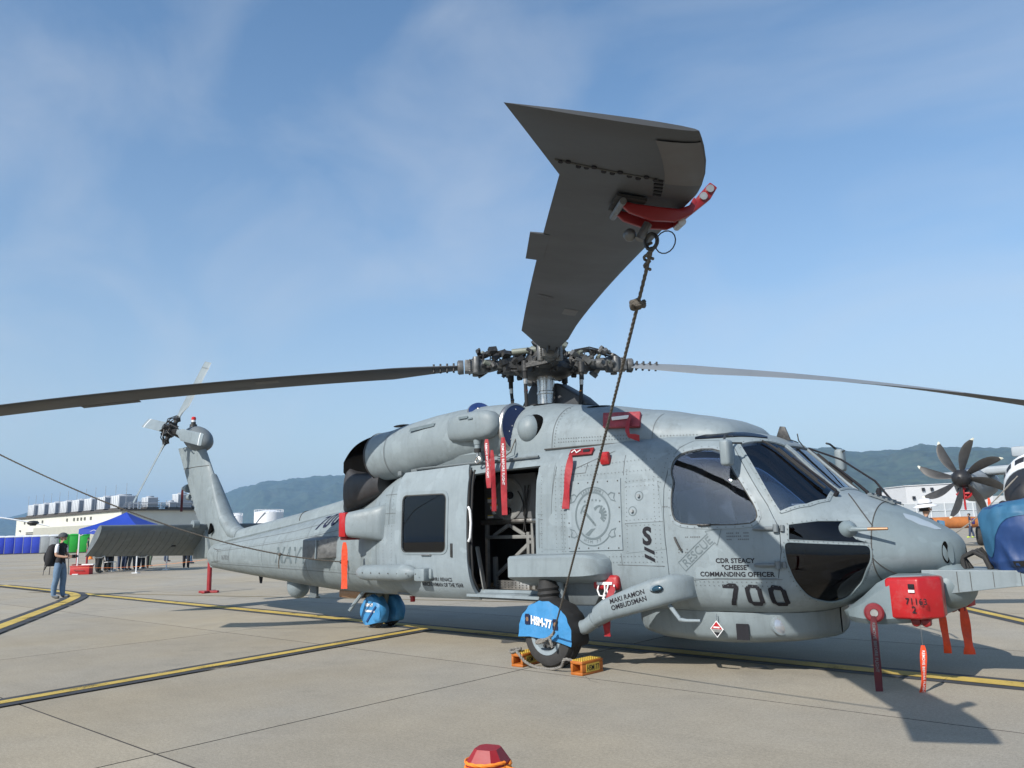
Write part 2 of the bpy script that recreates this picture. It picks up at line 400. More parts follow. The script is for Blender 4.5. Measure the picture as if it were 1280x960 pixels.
def skin(x, v, off=0.0):
    p = Vector(fpt(x, v)); 
    if not off: return p
    e = .01; a = Vector(fpt(x+e, v))-Vector(fpt(x-e, v)); b = Vector(fpt(x, v+e))-Vector(fpt(x, v-e))
    n = a.cross(b)
    if n.length < 1e-9: n = Vector((1,0,0))
    n.normalize(); c = Vector((x, 0, (fsec(x)[1]+fsec(x)[2])/2))
    if n.dot(p-c) < 0: n = -n
    return p+n*off
def skv(x, v, off=0.0): return skin(x, conv(x, v), off)
VS = 1.9   # metres per unit of v, so that the (x, v) chart is roughly isometric
def chaikin(loop, it=2, keep=.25):
    for _ in range(it):
        o = []
        for i in range(len(loop)):
            a, b = loop[i], loop[(i+1) % len(loop)]
            o += [(a[0]+(b[0]-a[0])*keep, a[1]+(b[1]-a[1])*keep), (a[0]+(b[0]-a[0])*(1-keep), a[1]+(b[1]-a[1])*(1-keep))]
        loop = o
    return loop
def resample(loop, d=.05):
    o = []
    for i in range(len(loop)):
        a, b = loop[i], loop[(i+1) % len(loop)]
        L = math.hypot(b[0]-a[0], b[1]-a[1]); n = max(1, int(L/d+.5))
        o += [(a[0]+(b[0]-a[0])*k/n, a[1]+(b[1]-a[1])*k/n) for k in range(n)]
    return o
def rounded(pts, r, n=6):
    o = []; k = len(pts)
    for i in range(k):
        p, a, b = Vector(pts[i]), Vector(pts[i-1]), Vector(pts[(i+1) % k]); d0, d1 = (a-p).normalized(), (b-p).normalized()
        s, e = p+d0*r, p+d1*r
        for j in range(n+1): t = j/n; o.append(tuple(s*(1-t)**2+p*2*t*(1-t)*.92+e*t*t+(s+e)*t*(1-t)*.08))
    return o
def xz_loop(pts, smooth=0, d=.05, keep=.25):
    if smooth: pts = chaikin(pts, smooth, keep)
    return [(x, vz(x, z)*VS) for x, z in resample(pts, d)]
def xv_loop(pts, smooth=0, d=.05, keep=.25):
    l = [(x, conv(x, v)*VS) for x, v in pts]
    if smooth: l = chaikin(l, smooth, keep)
    return resample(l, d)
def mirror(loop): return [(x, 2*VS-v) for x, v in reversed(loop)]
def inset(loop, g):
    n = len(loop); A = sum(loop[i][0]*loop[(i+1) % n][1]-loop[(i+1) % n][0]*loop[i][1] for i in range(n))
    sg = 1 if A > 0 else -1; o = []
    for i in range(n):
        a, b = loop[i-1], loop[(i+1) % n]; t = (b[0]-a[0], b[1]-a[1]); L = math.hypot(*t) or 1
        o.append((loop[i][0]-sg*t[1]/L*g, loop[i][1]+sg*t[0]/L*g))
    return o
def pip(p, loop):
    x, y = p; c = False; n = len(loop); j = n-1
    for i in range(n):
        xi, yi = loop[i]; xj, yj = loop[j]
        if (yi > y) != (yj > y) and x < (xj-xi)*(y-yi)/(yj-yi)+xi: c = not c
        j = i
    return c
def near_loop(p, loops, d):
    d2 = d*d
    for l in loops:
        for q in l:
            if (p[0]-q[0])**2+(p[1]-q[1])**2 < d2: return True
    return False
def cdt(points, loops, extra_edges=()):
    vs_ = [Vector(p) for p in points]; es = list(extra_edges)
    for l in loops:
        o = len(vs_); vs_ += [Vector(p) for p in l]; es += [(o+i, o+(i+1) % len(l)) for i in range(len(l))]
    r = delaunay_2d_cdt(vs_, es, [], 0, 1e-6, True)
    return [tuple(v) for v in r[0]], [tuple(f) for f in r[2]]
def panel(name, m, parent, loop, holes=(), off=0.0, thick=.02, gap=0.0, step=.07, ang=40):
    """a skin panel cut to a chart outline, with real thickness"""
    if gap: loop = inset(loop, gap)
    xs = [p[0] for p in loop]; ys = [p[1] for p in loop]
    g = []; nx = int((max(xs)-min(xs))/step)+1; ny = int((max(ys)-min(ys))/step)+1
    al = [loop]+list(holes)
    for i in range(nx+1):
        for j in range(ny+1):
            p = (min(xs)+i*step+.013, min(ys)+j*step+.017)
            if pip(p, loop) and not any(pip(p, h) for h in holes) and not near_loop(p, al, step*.45): g.append(p)
    V, F = cdt(g, al)
    keep = []
    for f in F:
        c = (sum(V[i][0] for i in f)/3, sum(V[i][1] for i in f)/3)
        if pip(c, loop) and not any(pip(c, h) for h in holes): keep.append(f)
    mb = MB(); n = len(V)
    out = [skin(x, v/VS, off) for x, v in V]; inn = [skin(x, v/VS, off-thick) for x, v in V]
    ed = {}
    for f in keep:
        for a, b in ((f[0], f[1]), (f[1], f[2]), (f[2], f[0])): ed[(a, b)] = ed.get((a, b), 0)+1
    fs = list(keep)+[tuple(i+n for i in reversed(f)) for f in keep]
    for (a, b) in ed:
        if (b, a) not in ed: fs.append((b, a, a+n, b+n))
    mb.add(out+inn, fs)
    return mb.build(name, m, parent, ang=ang)
def ring_panel(name, m, parent, loop, width, off=.008, thick=.012, outward=True):
    a = inset(loop, -width) if outward else loop
    b = loop if outward else inset(loop, width)
    return panel(name, m, parent, a, [b], off, thick)
def groove(name, parent, lines, w=.008, off=.0025, m='seam'):
    """thin seam lines laid along the starboard skin; lines are lists of (x, z)"""
    mb = MB()
    for ln in lines:
        pts = []
        for i in range(len(ln)-1):
            a, b = ln[i], ln[i+1]; n = max(1, int(math.hypot(b[0]-a[0], b[1]-a[1])/.06))
            pts += [(a[0]+(b[0]-a[0])*k/n, a[1]+(b[1]-a[1])*k/n) for k in range(n)]
        pts.append(ln[-1]); L = []; Rr = []
        for i, p in enumerate(pts):
            a, b = pts[max(i-1, 0)], pts[min(i+1, len(pts)-1)]; t = (b[0]-a[0], b[1]-a[1]); q = math.hypot(*t) or 1
            nx, nz = -t[1]/q*w/2, t[0]/q*w/2
            L.append(side(p[0]+nx, p[1]+nz, off)); Rr.append(side(p[0]-nx, p[1]-nz, off))
        k = len(pts); mb.add(L+Rr, [(i, i+1, k+i+1, k+i) for i in range(k-1)])
    return mb.build(name, m, parent, recalc=False)
def lettering(name, parent, body, x, z, size, m='decal_black', rot=0, bold=.0, align='LEFT', off=.004, spacing=1.0, shear=0, mapf=None, sx=1.0):
    v, f = text2d(body, size, shear, bold, align, spacing)
    c, s = math.cos(R(rot)), math.sin(R(rot)); mb = MB()
    pm = mapf or (lambda a, b: side(x+a, z+b, off))
    mb.add([pm((p[0]*c*sx-p[1]*s), (p[0]*s*sx+p[1]*c)) for p in v], f)
    return mb.build(name, m, parent, ang=0, recalc=False)
def stroke_poly(mb, polys, mapf):
    for q in polys: mb.add([mapf(*p) for p in q], [tuple(range(len(q)))])
SEG = {   # chamfered block figures on a 1 x 1.45 cell, as stroke quads
 '7': [[(0,1.20),(.86,1.20),(.86,1.45),(0,1.45)], [(.86,1.45),(.70,1.12),(1,1.12),(1,1.30)], [(.70,1.14),(1,1.14),(.54,0),(.24,0)]],
 '0': [[(0,.24),(.27,.36),(.27,1.09),(0,1.21)], [(1,.24),(1,1.21),(.73,1.09),(.73,.36)], [(.26,0),(.74,0),(.66,.24),(.34,.24)], [(.26,1.45),(.34,1.21),(.66,1.21),(.74,1.45)],
       [(0,.24),(.26,0),(.34,.24),(.27,.36)], [(1,.24),(.73,.36),(.66,.24),(.74,0)], [(0,1.21),(.27,1.09),(.34,1.21),(.26,1.45)], [(1,1.21),(.74,1.45),(.66,1.21),(.73,1.09)]],
 'S': [[(.22,1.25),(.80,1.25),(.74,1.45),(.26,1.45)], [(.74,1.45),(.80,1.25),(1,1.10),(1,1.2)], [(0,1.22),(.22,1.12),(.26,1.25),(.26,1.45)], [(0,.92),(.22,.98),(.22,1.12),(0,1.22)], [(0,.92),(.24,.66),(.36,.80),(.22,.98)],
       [(.24,.66),(.70,.62),(.74,.83),(.36,.80)], [(.70,.62),(.78,.50),(1,.58),(.74,.83)], [(.78,.32),(1,.24),(1,.58),(.78,.50)], [(.74,0),(1,.24),(.78,.32),(.70,.20)], [(.26,0),(.74,0),(.70,.20),(.30,.20)], [(0,.24),(.26,0),(.30,.20),(0,.36)]],
}
def block_figures(name, parent, body, w, gap, mapf, m):
    for i, ch in enumerate(body):
        mb = MB(); x0 = i*(w+gap)
        for q in SEG[ch]:
            a = [(x0+p[0]*w, p[1]*w) for p in q]
            # split each stroke along its length so that it follows the curved skin
            b = [a[0], a[1], a[2], a[3]]; n = 4
            for k in range(n):
                t0, t1 = k/n, (k+1)/n
                def L(p, q2, t): return (p[0]+(q2[0]-p[0])*t, p[1]+(q2[1]-p[1])*t)
                s1 = math.dist(b[0], b[3]) > math.dist(b[0], b[1])
                if s1: mb.add([mapf(*L(b[0], b[3], t0)), mapf(*L(b[1], b[2], t0)), mapf(*L(b[1], b[2], t1)), mapf(*L(b[0], b[3], t1))], [(0,1,2,3)])
                else: mb.add([mapf(*L(b[0], b[1], t0)), mapf(*L(b[0], b[1], t1)), mapf(*L(b[3], b[2], t1)), mapf(*L(b[3], b[2], t0))], [(0,1,2,3)])
        mb.build(name, m, parent, ang=0, recalc=False)
# ================================================================== helicopter
HELI = empty('helicopter', (0,0,0), 0, 'grey naval helicopter with open cabin door, parked on the apron', 'helicopter')

DOOR = xv_loop([(2.50,.46),(2.435,.30),(2.375,.10),(2.365,.02),(2.385,-.002),(2.40,-.155),(2.92,-.105),(3.47,-.11),(3.515,0),(3.51,.075),(3.407,.176),(3.256,.289),(3.05,.517),(2.97,.60),(2.62,.58)], 0, .05)
DWIN = xz_loop([(2.545,2.19),(2.475,2.12),(2.455,2.0),(2.495,1.89),(2.465,1.775),(2.465,1.59),(2.51,1.485),(2.72,1.455),(3.23,1.45),(3.31,1.50),(3.295,1.60),(3.19,1.785),(3.065,1.985),(2.965,2.165),(2.80,2.225)], 1, .04)
WS = xv_loop([(3.085,.575),(3.235,.715),(3.385,.865),(3.60,.835),(3.84,.775),(3.845,.53),(3.72,.345),(3.515,.175),(3.30,.355)], 0, .05)
WC = xv_loop([(3.395,.905),(3.395,1.095),(3.87,1.185),(3.87,.815)], 0, .05)
CHU = xz_loop([(3.587,1.433),(3.818,1.458),(4.045,1.450),(4.040,1.376),(4.12,1.285),(4.215,1.252),(3.585,1.298)], 0, .04)
CHL = xz_loop(rounded([(3.542,1.272),(4.225,1.226),(4.22,1.10),(4.10,.90),(3.93,.745),(3.81,.705),(3.69,.760),(3.605,.92),(3.556,1.09)], .045, 4), 0, .04)
ROOFW = xv_loop([(2.56,.60),(2.75,.74),(3.0,.82),(3.22,.86),(3.25,.80),(3.05,.70),(2.8,.62)], 1, .04)
CABOPEN = xz_loop([(-.36,2.16),(.20,2.185),(.735,2.19),(.70,2.02),(.69,1.65),(.69,.715),(-.40,.70),(-.42,1.2),(-.42,1.69)], 0, .05)
CWIN = xz_loop(rounded([(-1.60,1.93),(-.76,1.92),(-.76,1.20),(-1.59,1.20)], .075), 0, .04)
HOLES = [DOOR, mirror(DOOR), WS, mirror(WS), WC, CHU, mirror(CHU), CHL, mirror(CHL), ROOFW, mirror(ROOFW), CABOPEN, CWIN]

def hull():
    cuts = [-2.45, 4.235]
    xs = []
    x = FS[0][0]
    while x < 4.86:
        xs.append(x); x += .10 if x > 2 else (.16 if x > -3 else .22)
    xs = [q for q in xs if all(abs(q-k) > .04 for k in cuts) and q < 4.60]+cuts+[4.62,4.68,4.73,4.77,4.80,4.825,4.842,4.853,4.86]
    xs.sort(); NV = 84; vv = [-1+4*j/NV for j in range(NV+1)]
    pts = []; idx = {}
    for i, x in enumerate(xs):
        for j, v in enumerate(vv):
            p = (x, v*VS)
            edge = i in (0, len(xs)-1) or j in (0, NV)
            if not edge:
                if any(pip(p, h) for h in HOLES) or near_loop(p, HOLES, .022): continue
            idx[(i, j)] = len(pts); pts.append(p)
    ee = []
    for i, x in enumerate(xs):
        if x in cuts or i in (0, len(xs)-1):
            for j in range(NV):
                if (i, j) in idx and (i, j+1) in idx: ee.append((idx[(i, j)], idx[(i, j+1)]))
    V, F = cdt(pts, HOLES, ee)
    P3 = [skin(x, v/VS) for x, v in V]
    groups = {0: [], 1: [], 2: []}
    for f in F:
        c = (sum(V[i][0] for i in f)/3, sum(V[i][1] for i in f)/3)
        if any(pip(c, h) for h in HOLES): continue
        groups[0 if c[0] < cuts[0] else (2 if c[0] > cuts[1] else 1)].append(f)
    res = []
    for g, nm, m in ((1, 'fuselage', 'hull_paint'), (0, 'tail_cone', 'tail_paint'), (2, 'nose_cone', 'nose_paint')):
        mb = MB(); mb.add(P3, groups[g])
        if g == 1:   # returns of the openings
            for h in HOLES:
                n = len(h); a = [skin(x, v/VS) for x, v in h]; b = [skin(x, v/VS, -.045) for x, v in h]
                mb.add(a+b, [(i, (i+1) % n, n+(i+1) % n, n+i) for i in range(n)])
        me = bpy.data.meshes.new(nm); me.from_pydata(mb.v, [], mb.f); me.materials.append(MATS[m])
        bm = bmesh.new(); bm.from_mesh(me)
        bmesh.ops.remove_doubles(bm, verts=bm.verts, dist=.0008)
        bmesh.ops.delete(bm, geom=[v for v in bm.verts if not v.link_faces], context='VERTS')
        bmesh.ops.recalc_face_normals(bm, faces=bm.faces); bm.to_mesh(me); bm.free()
        me.polygons.foreach_set('use_smooth', [True]*len(me.polygons)); me.set_sharp_from_angle(angle=R(32))
        o = bpy.data.objects.new(nm, me); C.objects.link(o); o.parent = HELI; res.append(o)
    return res
FUSE, TAILC, NOSE = hull()

# --- cockpit doors, windows
for s, mir in ((0, lambda l: l), (1, mirror)):
    d = panel('cockpit_door', 'hull_paint', HELI, mir(DOOR), [mir(DWIN)], 0, .03, gap=.006)
    ring_panel('window_frame', 'hull_paint_light', d, mir(DWIN), .042, .007, .014)
    ring_panel('window_seal', 'seam', d, mir(DWIN), .010, .009, .012)
    panel('window_pane', 'glass_cockpit', d, mir(DWIN), [], -.008, .006)
    if s == 0:
        mb = MB(); mb.tube([side(2.49,1.335,.012), side(2.51,1.30,.03), side(2.545,1.235,.03), side(2.56,1.20,.012)], .011)
        mb.build('door_handle', 'seam', d)
        for z in (1.40, 1.065):
            mb = MB(); x0 = 3.30
            for a, b in ((3.27, 3.45),):
                pts = [side(a+(b-a)*k/4, z, .015) for k in range(5)]; mb.tube(pts, [.012,.018,.02,.02,.018], 8)
            mb.cyl(side(3.475, z+.035, .02), side(3.475, z-.035, .02), .026, n=12)
            mb.cyl(side(3.53, z+.028, .012), side(3.53, z-.028, .012), .02, n=12)
            mb.build('hinge', 'dark_gear' if z < 1 else 'hull_paint_dark', d)
        mb = MB(); mb.tube([side(2.74,1.452,.022), side(2.80,1.448,.024), side(2.87,1.45,.022)], .012); mb.build('window_latch', 'dark_gear', d)
        # oval door latch, drawn as an outline
        lp = [(2.90+.075*math.cos(t)*1.0, 1.435+.022*math.sin(t)) for t in [2*math.pi*k/20 for k in range(21)]]
        groove('latch_outline', d, [lp], .008, .003)
    w = panel('windshield_pane', 'glass_cockpit', HELI, mir(WS), [], -.006, .008)
    ring_panel('windshield_frame', 'hull_paint', w, mir(WS), .030, .009, .014)
    u = panel('chin_window_pane', 'glass_chin', HELI, mir(CHU), [], -.004, .006); ring_panel('chin_window_frame', 'nose_paint', u, mir(CHU), .009, .006, .010)
    u = panel('chin_window_pane', 'glass_chin', HELI, mir(CHL), [], -.004, .006); ring_panel('chin_window_frame', 'nose_paint', u, mir(CHL), .012, .008, .012)
    panel('roof_window_pane', 'glass_chin', HELI, mir(ROOFW), [], .012, .02)
w = panel('windshield_pane', 'glass_cockpit', HELI, WC, [], -.006, .008); ring_panel('windshield_frame', 'hull_paint', w, WC, .026, .011, .014)

# --- sliding cabin door, pushed aft
SD = xz_loop([(-1.76,1.4),(-1.74,2.14),(-1.68,2.23),(-.42,2.255),(-.37,2.10),(-.385,1.6),(-.375,1.1),(-.34,.76),(-.33,.665),(-1.55,.655),(-1.66,.76)], 0, .05)
sd_ = panel('sliding_door', 'hull_paint_light', HELI, SD, [CWIN], .062, .045)
ring_panel('window_frame', 'hull_paint', sd_, CWIN, .050, .070, .014); ring_panel('window_seal', 'seam', sd_, CWIN, .012, .072, .012)
panel('window_pane', 'glass_cabin', sd_, CWIN, [], .055, .008)
mb = MB(); mb.tube([side(-1.20,1.165,.075), side(-1.20,1.165,.09), side(-1.02,1.165,.09), side(-1.02,1.165,.075)], .008); mb.build('window_latch', 'bare_metal', sd_)
mb = MB(); mb.box(side(-.64,1.22,.068), (.035,.02,.17)); mb.box(side(-.64,1.22,.074), (.018,.02,.10)); mb.build('door_latch', 'dark_gear', sd_, bevel=.004)
mb = MB()
pts = [side(-.385, z, .03) for z in (.70,.9,1.2,1.5,1.8,2.0,2.12,2.2)]
mb.tube(pts, .022, 8); mb.tube([p+Vector((.035,.03,0)) for p in pts], .014, 8); mb.build('door_seal', 'black_rubber', sd_)
mb = MB(); mb.tube([side(-.36,1.33,.04), side(-.33,1.33,.07), side(-.30,1.37,.075), side(-.29,1.55,.075), side(-.31,1.70,.075), side(-.34,1.74,.07), side(-.37,1.74,.04)], .016, 10); mb.build('grab_handle', 'white_paint', sd_)
lettering('lettering', sd_, 'AWR1 RENACS\nAIRCREWMAN OF THE YEAR', -.86, .852, .058, bold=.0008, align='CENTER', off=.066)
# door rails
for z, y in ((2.285, .03), (.66, .03)):
    mb = MB(); pts = [side(-1.95+k*.22, z, y) for k in range(13)]; mb.tube(pts, .016, 6); mb.build('door_rail', 'hull_paint_dark', HELI)
# sill step under the opening
mb = MB()
a = [side(-.50+k*.12, .685, .012) for k in range(12)]
mb.rings([[p+Vector((0,0,.03)), p+Vector((0,-.085,.012)), p+Vector((0,-.085,-.022)), p+Vector((0,.02,-.03))] for p in a]); mb.build('door_sill', 'hull_paint_light', HELI, ang=20)

# --- cabin interior
mb = MB(); mb.box((.4, 0, .685), (3.6, 1.94, .03)); mb.build('cabin_floor', 'floor_metal', HELI)
mb = MB()
for k in range(9): mb.box((-.30+k*.125, -.93, .706), (.05, .18, .010))
mb.build('floor_tread', 'bare_metal', HELI)
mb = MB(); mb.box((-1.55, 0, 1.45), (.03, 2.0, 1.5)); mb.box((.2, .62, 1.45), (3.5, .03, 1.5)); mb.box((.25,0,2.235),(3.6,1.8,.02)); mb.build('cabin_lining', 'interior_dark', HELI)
def P2(x, z): return Vector((x, -.42, z))
mb = MB(); mb.box((-.40, -.12, 1.89), (.94, .50, .60)); eq = mb.build('equipment_rack', 'interior_grey', HELI, bevel=.03)
mb = MB(); mb.lathe([(0,.28),(.012,.28),(.02,.265),(.02,.245),(.008,.235),(.008,.10),(.03,.09),(.05,.05),(.05,.001)], (-.42,-.372,1.86), (0,-1,0), 40); mb.build('reel_disc', 'interior_mid', eq)
for x, z in ((-.46,1.87),(-.36,1.90),(-.40,1.70)):
    mb = MB(); mb.lathe([(0,.05),(.03,.05),(.045,.03),(.045,.001)], (x,-.385,z), (0,-1,0), 14); mb.build('knob', 'decal_black', eq)
for x, z, w_, h_, m in ((-.70,1.845,.17,.05,'label_white'),(-.70,1.88,.17,.02,'label_yellow'),(-.67,1.755,.14,.045,'label_white'),(-.67,1.785,.14,.016,'label_yellow'),(-.65,1.69,.10,.045,'label_white'),(-.74,1.63,.10,.03,'label_white'),(-.74,1.652,.10,.012,'label_yellow'),(-.46,2.03,.08,.09,'label_white')):
    mb = MB(); mb.box((x,-.378,z), (w_,.008,h_)); mb.build('placard', m, eq)
mb = MB(); mb.box((-.42,-.32,1.568), (1.02,.12,.045)); mb.box((-.42,-.30,1.538),(1.06,.10,.02)); tb = mb.build('rack_rail', 'bare_metal', HELI, bevel=.008)
mb = MB()
F3 = lambda x, z, y=-.34: (x, y, z)
for a, b, w_ in ((F3(-.84,1.53),F3(-.84,.70),.05),(F3(-.02,1.53),F3(-.02,.70),.06),(F3(-.70,1.10),F3(-.70,.72),.06),(F3(-.10,1.42),F3(-.10,1.10),.06),(F3(-.84,1.36),F3(.02,1.36),.055),(F3(-.68,.86),F3(-.06,1.30),.04),(F3(-.72,1.38),F3(-.44,1.52),.035),(F3(-.16,1.38),F3(-.44,1.52),.035),(F3(-.62,1.20,.1),F3(-.1,.75,.1),.03)):
    mb.bar(a, b, w_, .045)
mb.build('rack_frame', 'interior_mid', HELI, bevel=.004)
mb = MB(); mb.box((-.16,-.60,.765), (.56,.05,.11)); fr = mb.build('floor_beam', 'bare_metal', HELI, bevel=.005)
mb = MB()
for i in range(9):
    for j in range(3): mb.cyl((-.40+i*.06,-.626,.735+j*.03), (-.40+i*.06,-.629,.735+j*.03), .009, n=8)
mb.build('lightening_hole', 'seam', fr)
mb = MB()
for k in range(4):
    rr = random.Random(k); pts = [(-.22+.06*k+.08*math.sin(t*2+k), -.40-.02*math.sin(t*5), 1.95-.55*t*(.6+.1*k)+.08*math.sin(t*3+k)) for t in [i/10 for i in range(11)]]
    mb.tube(pts, .008, 5)
mb.build('loose_cable', 'black_rubber', HELI)
mb = MB(); mb.box((-.36,-.98,.98),(.02,.10,.56), rot=(0,R(-10),R(20))); mb.build('side_curtain', 'interior_mid', HELI, bevel=.008)

# --- cockpit interior
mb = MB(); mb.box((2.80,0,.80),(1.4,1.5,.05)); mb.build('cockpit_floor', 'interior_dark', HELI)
for sy in (-1, 1): mb = MB(); mb.box((2.06,sy*.72,1.60),(.04,.5,1.1)); mb.build('cockpit_bulkhead', 'interior_grey', HELI)
for sy in (-1, 1):
    st = None; mb = MB()
    mb.box((2.72, sy*.46, 1.15), (.46,.48,.14)); mb.box((2.48, sy*.46, 1.52), (.14,.50,.78), rot=(0,R(-10),0)); mb.box((2.40, sy*.46, 1.98), (.12,.28,.22), rot=(0,R(-10),0))
    mb.box((2.66, sy*.46, .97), (.4,.4,.3))
    st = mb.build('crew_seat', 'seat_cloth', HELI, bevel=.05)
    mb = MB(); mb.ell((2.44, sy*.46, 2.02), (.07,.10,.10)); mb.build('head_pad', 'interior_grey', st)
    for s2 in (-1, 1):
        mb = MB(); mb.box((2.54, sy*.46+s2*.29, 1.45), (.34,.03,.75), rot=(0,R(-8),0)); mb.build('armour_wing', 'interior_grey', st, bevel=.012)
mb = MB()
mb.rings([[Vector((3.42,y,1.62-.10*abs(y)**2)), Vector((3.75,y*.92,1.58-.10*abs(y)**2)), Vector((3.62,y*.9,1.05)), Vector((3.46,y,1.05))] for y in (-.82,-.6,-.3,0,.3,.6,.82)])
ip = mb.build('instrument_panel', 'interior_dark', HELI)
for y in (-.62,-.34,.34,.62):
    mb = MB(); mb.box((3.425,y,1.38),(.02,.20,.20)); mb.build('display', 'decal_black', ip, bevel=.01)
mb = MB(); mb.box((3.05,0,1.15),(.9,.36,.4)); mb.build('centre_console', 'interior_grey', HELI, bevel=.02)
mb = MB(); mb.tube([(3.03,-.46,.85),(3.0,-.46,1.1),(3.06,-.46,1.32)], .02); mb.tube([(3.03,.46,.85),(3.0,.46,1.1),(3.06,.46,1.32)], .02); mb.build('control_stick', 'decal_black', HELI)
mb = MB(); mb.tube([(2.75,-.80,2.16),(2.9,-.72,2.05),(3.0,-.74,1.75)], .012); mb.build('oxygen_hose', 'black_rubber', HELI)
mb = MB(); mb.box((3.60,-.55,1.625),(.10,.30,.012)); mb.build('paper_sheet', 'label_white', HELI)
from mathutils.bvhtree import BVHTree
def bvh_of(o): return BVHTree.FromPolygons([v.co for v in o.data.vertices], [tuple(p.vertices) for p in o.data.polygons])
def cast_y(bv, x, z, off=.004):
    h = bv.ray_cast(Vector((x, -4, z)), Vector((0, 1, 0)))
    return (h[0]+h[1]*off*(1 if h[1].y < 0 else -1)) if h[0] else Vector((x, -1.3, z))
# ------------------------------------------------------------------ cowlings, engines
def interp(tab, x):
    tab = sorted(tab); 
    if x <= tab[0][0]: return tab[0][1:]
    for a, b in zip(tab, tab[1:]):
        if x <= b[0]:
            t = (x-a[0])/(b[0]-a[0]); t = t*t*(3-2*t)*.35+t*.65
            return tuple(a[k]+(b[k]-a[k])*t for k in range(1, len(a)))
    return tab[-1][1:]
COWL = [(2.96,2.40,.30),(2.93,2.475,.52),(2.86,2.545,.62),(2.74,2.60,.69),(2.50,2.665,.735),(1.92,2.80,.83),(1.14,2.95,.92),(.25,3.085,.955),(-.10,3.10,.93),(-.6,3.08,.62),(-1.5,3.0,.46),(-2.6,2.72,.40),(-3.3,2.25,.34),(-3.5,2.05,.30)]
def cowl_pt(x, t, off=0):
    zt, w = interp(COWL, x); zb = 2.34; n = 2.7
    c, s = math.cos(t), math.sin(t)
    return Vector((x, -math.copysign(abs(c)**(2/n), c)*(w+off), zb+(zt-zb+off)*abs(s)**(2/n)))
def cowl_side(x, z, off=.004):
    zt, w = interp(COWL, x); q = max(0, min(.999, (z-2.34)/(zt-2.34)))
    return cowl_pt(x, math.asin(q**(2.7/2)), off)
xs = [2.96,2.945,2.93,2.90,2.86,2.80,2.74,2.62]+[2.5-.14*k for k in range(43)]
rg = [[cowl_pt(x, math.pi*k/40) for k in range(41)] for x in xs if x > -3.5]
mb = MB(); mb.rings(rg, closed=False, caps=False); mb.add(rg[0], [tuple(range(41))])
cw = mb.build('engine_cowling', 'hull_paint', HELI, ang=40)
# cowl lower lip: dark gap with the lip standing proud
mb = MB(); pts = [cowl_pt(x, .03, .012) for x in [2.70-.1*k for k in range(21)]]; mb.tube(pts, .010, 6); mb.build('cowling_gap', 'seam', cw)
def line_on(f, a, b, n=14, w=.008):
    mb = MB(); L = []; Q = []
    for k in range(n+1):
        t = k/n; x, z = a[0]+(b[0]-a[0])*t, a[1]+(b[1]-a[1])*t; d = math.hypot(b[0]-a[0], b[1]-a[1]); nx, nz = -(b[1]-a[1])/d*w/2, (b[0]-a[0])/d*w/2
        L.append(f(x+nx, z+nz)); Q.append(f(x-nx, z-nz))
    mb.add(L+Q, [(i, i+1, n+2+i, n+1+i) for i in range(n)]); return mb
line_on(cowl_side, (.80,2.38), (.82,2.95)).build('cowling_seam', 'seam_soft', cw, recalc=False)
for (a, b) in (((2.10,2.36),(2.12,2.70)),):
    line_on(cowl_side, a, b, 10, .006).build('cowling_seam', 'seam_soft', cw, recalc=False)
mb = MB()
for a, b in (((.9,2.46),(1.9,2.42)),((.9,2.50),(1.9,2.46)),((.84,2.42),(.86,2.9)),((2.2,2.42),(2.6,2.40))):
    n = int(math.dist(a, b)/.035)
    for k in range(n+1):
        x, z = a[0]+(b[0]-a[0])*k/n, a[1]+(b[1]-a[1])*k/n; p = cowl_side(x, z, .001); q = cowl_side(x, z, .005); mb.cyl(p, q, .006, n=6)
mb.build('rivet_row', 'seam_soft', cw)['kind'] = 'stuff'
# cooling slot near the mast and the dark hole beside it
mb = MB()
for cx_, cz_, rx, rz in ((1.18,2.90,.12,.018),(.27,3.045,.10,.03)):
    lp = [cowl_side(cx_+rx*math.cos(t), cz_+rz*math.sin(t)+.0*rx, .006) for t in [2*math.pi*k/16 for k in range(16)]]; mb.add(lp, [tuple(range(16))])
mb.build('cooling_slot', 'soot_shade', cw, recalc=False)
# fairing dome ahead of the intake
mb = MB(); mb.ell((.425,-.88,2.672),(.165,.15,.175),26,16); dm = mb.build('intake_fairing', 'hull_paint', HELI)
mb = MB(); mb.ell((.475,-.83,2.665),(.155,.135,.190),26,16); mb.build('recess_shade', 'soot_shade', dm)  # black body standing in for the shade of the cowl opening
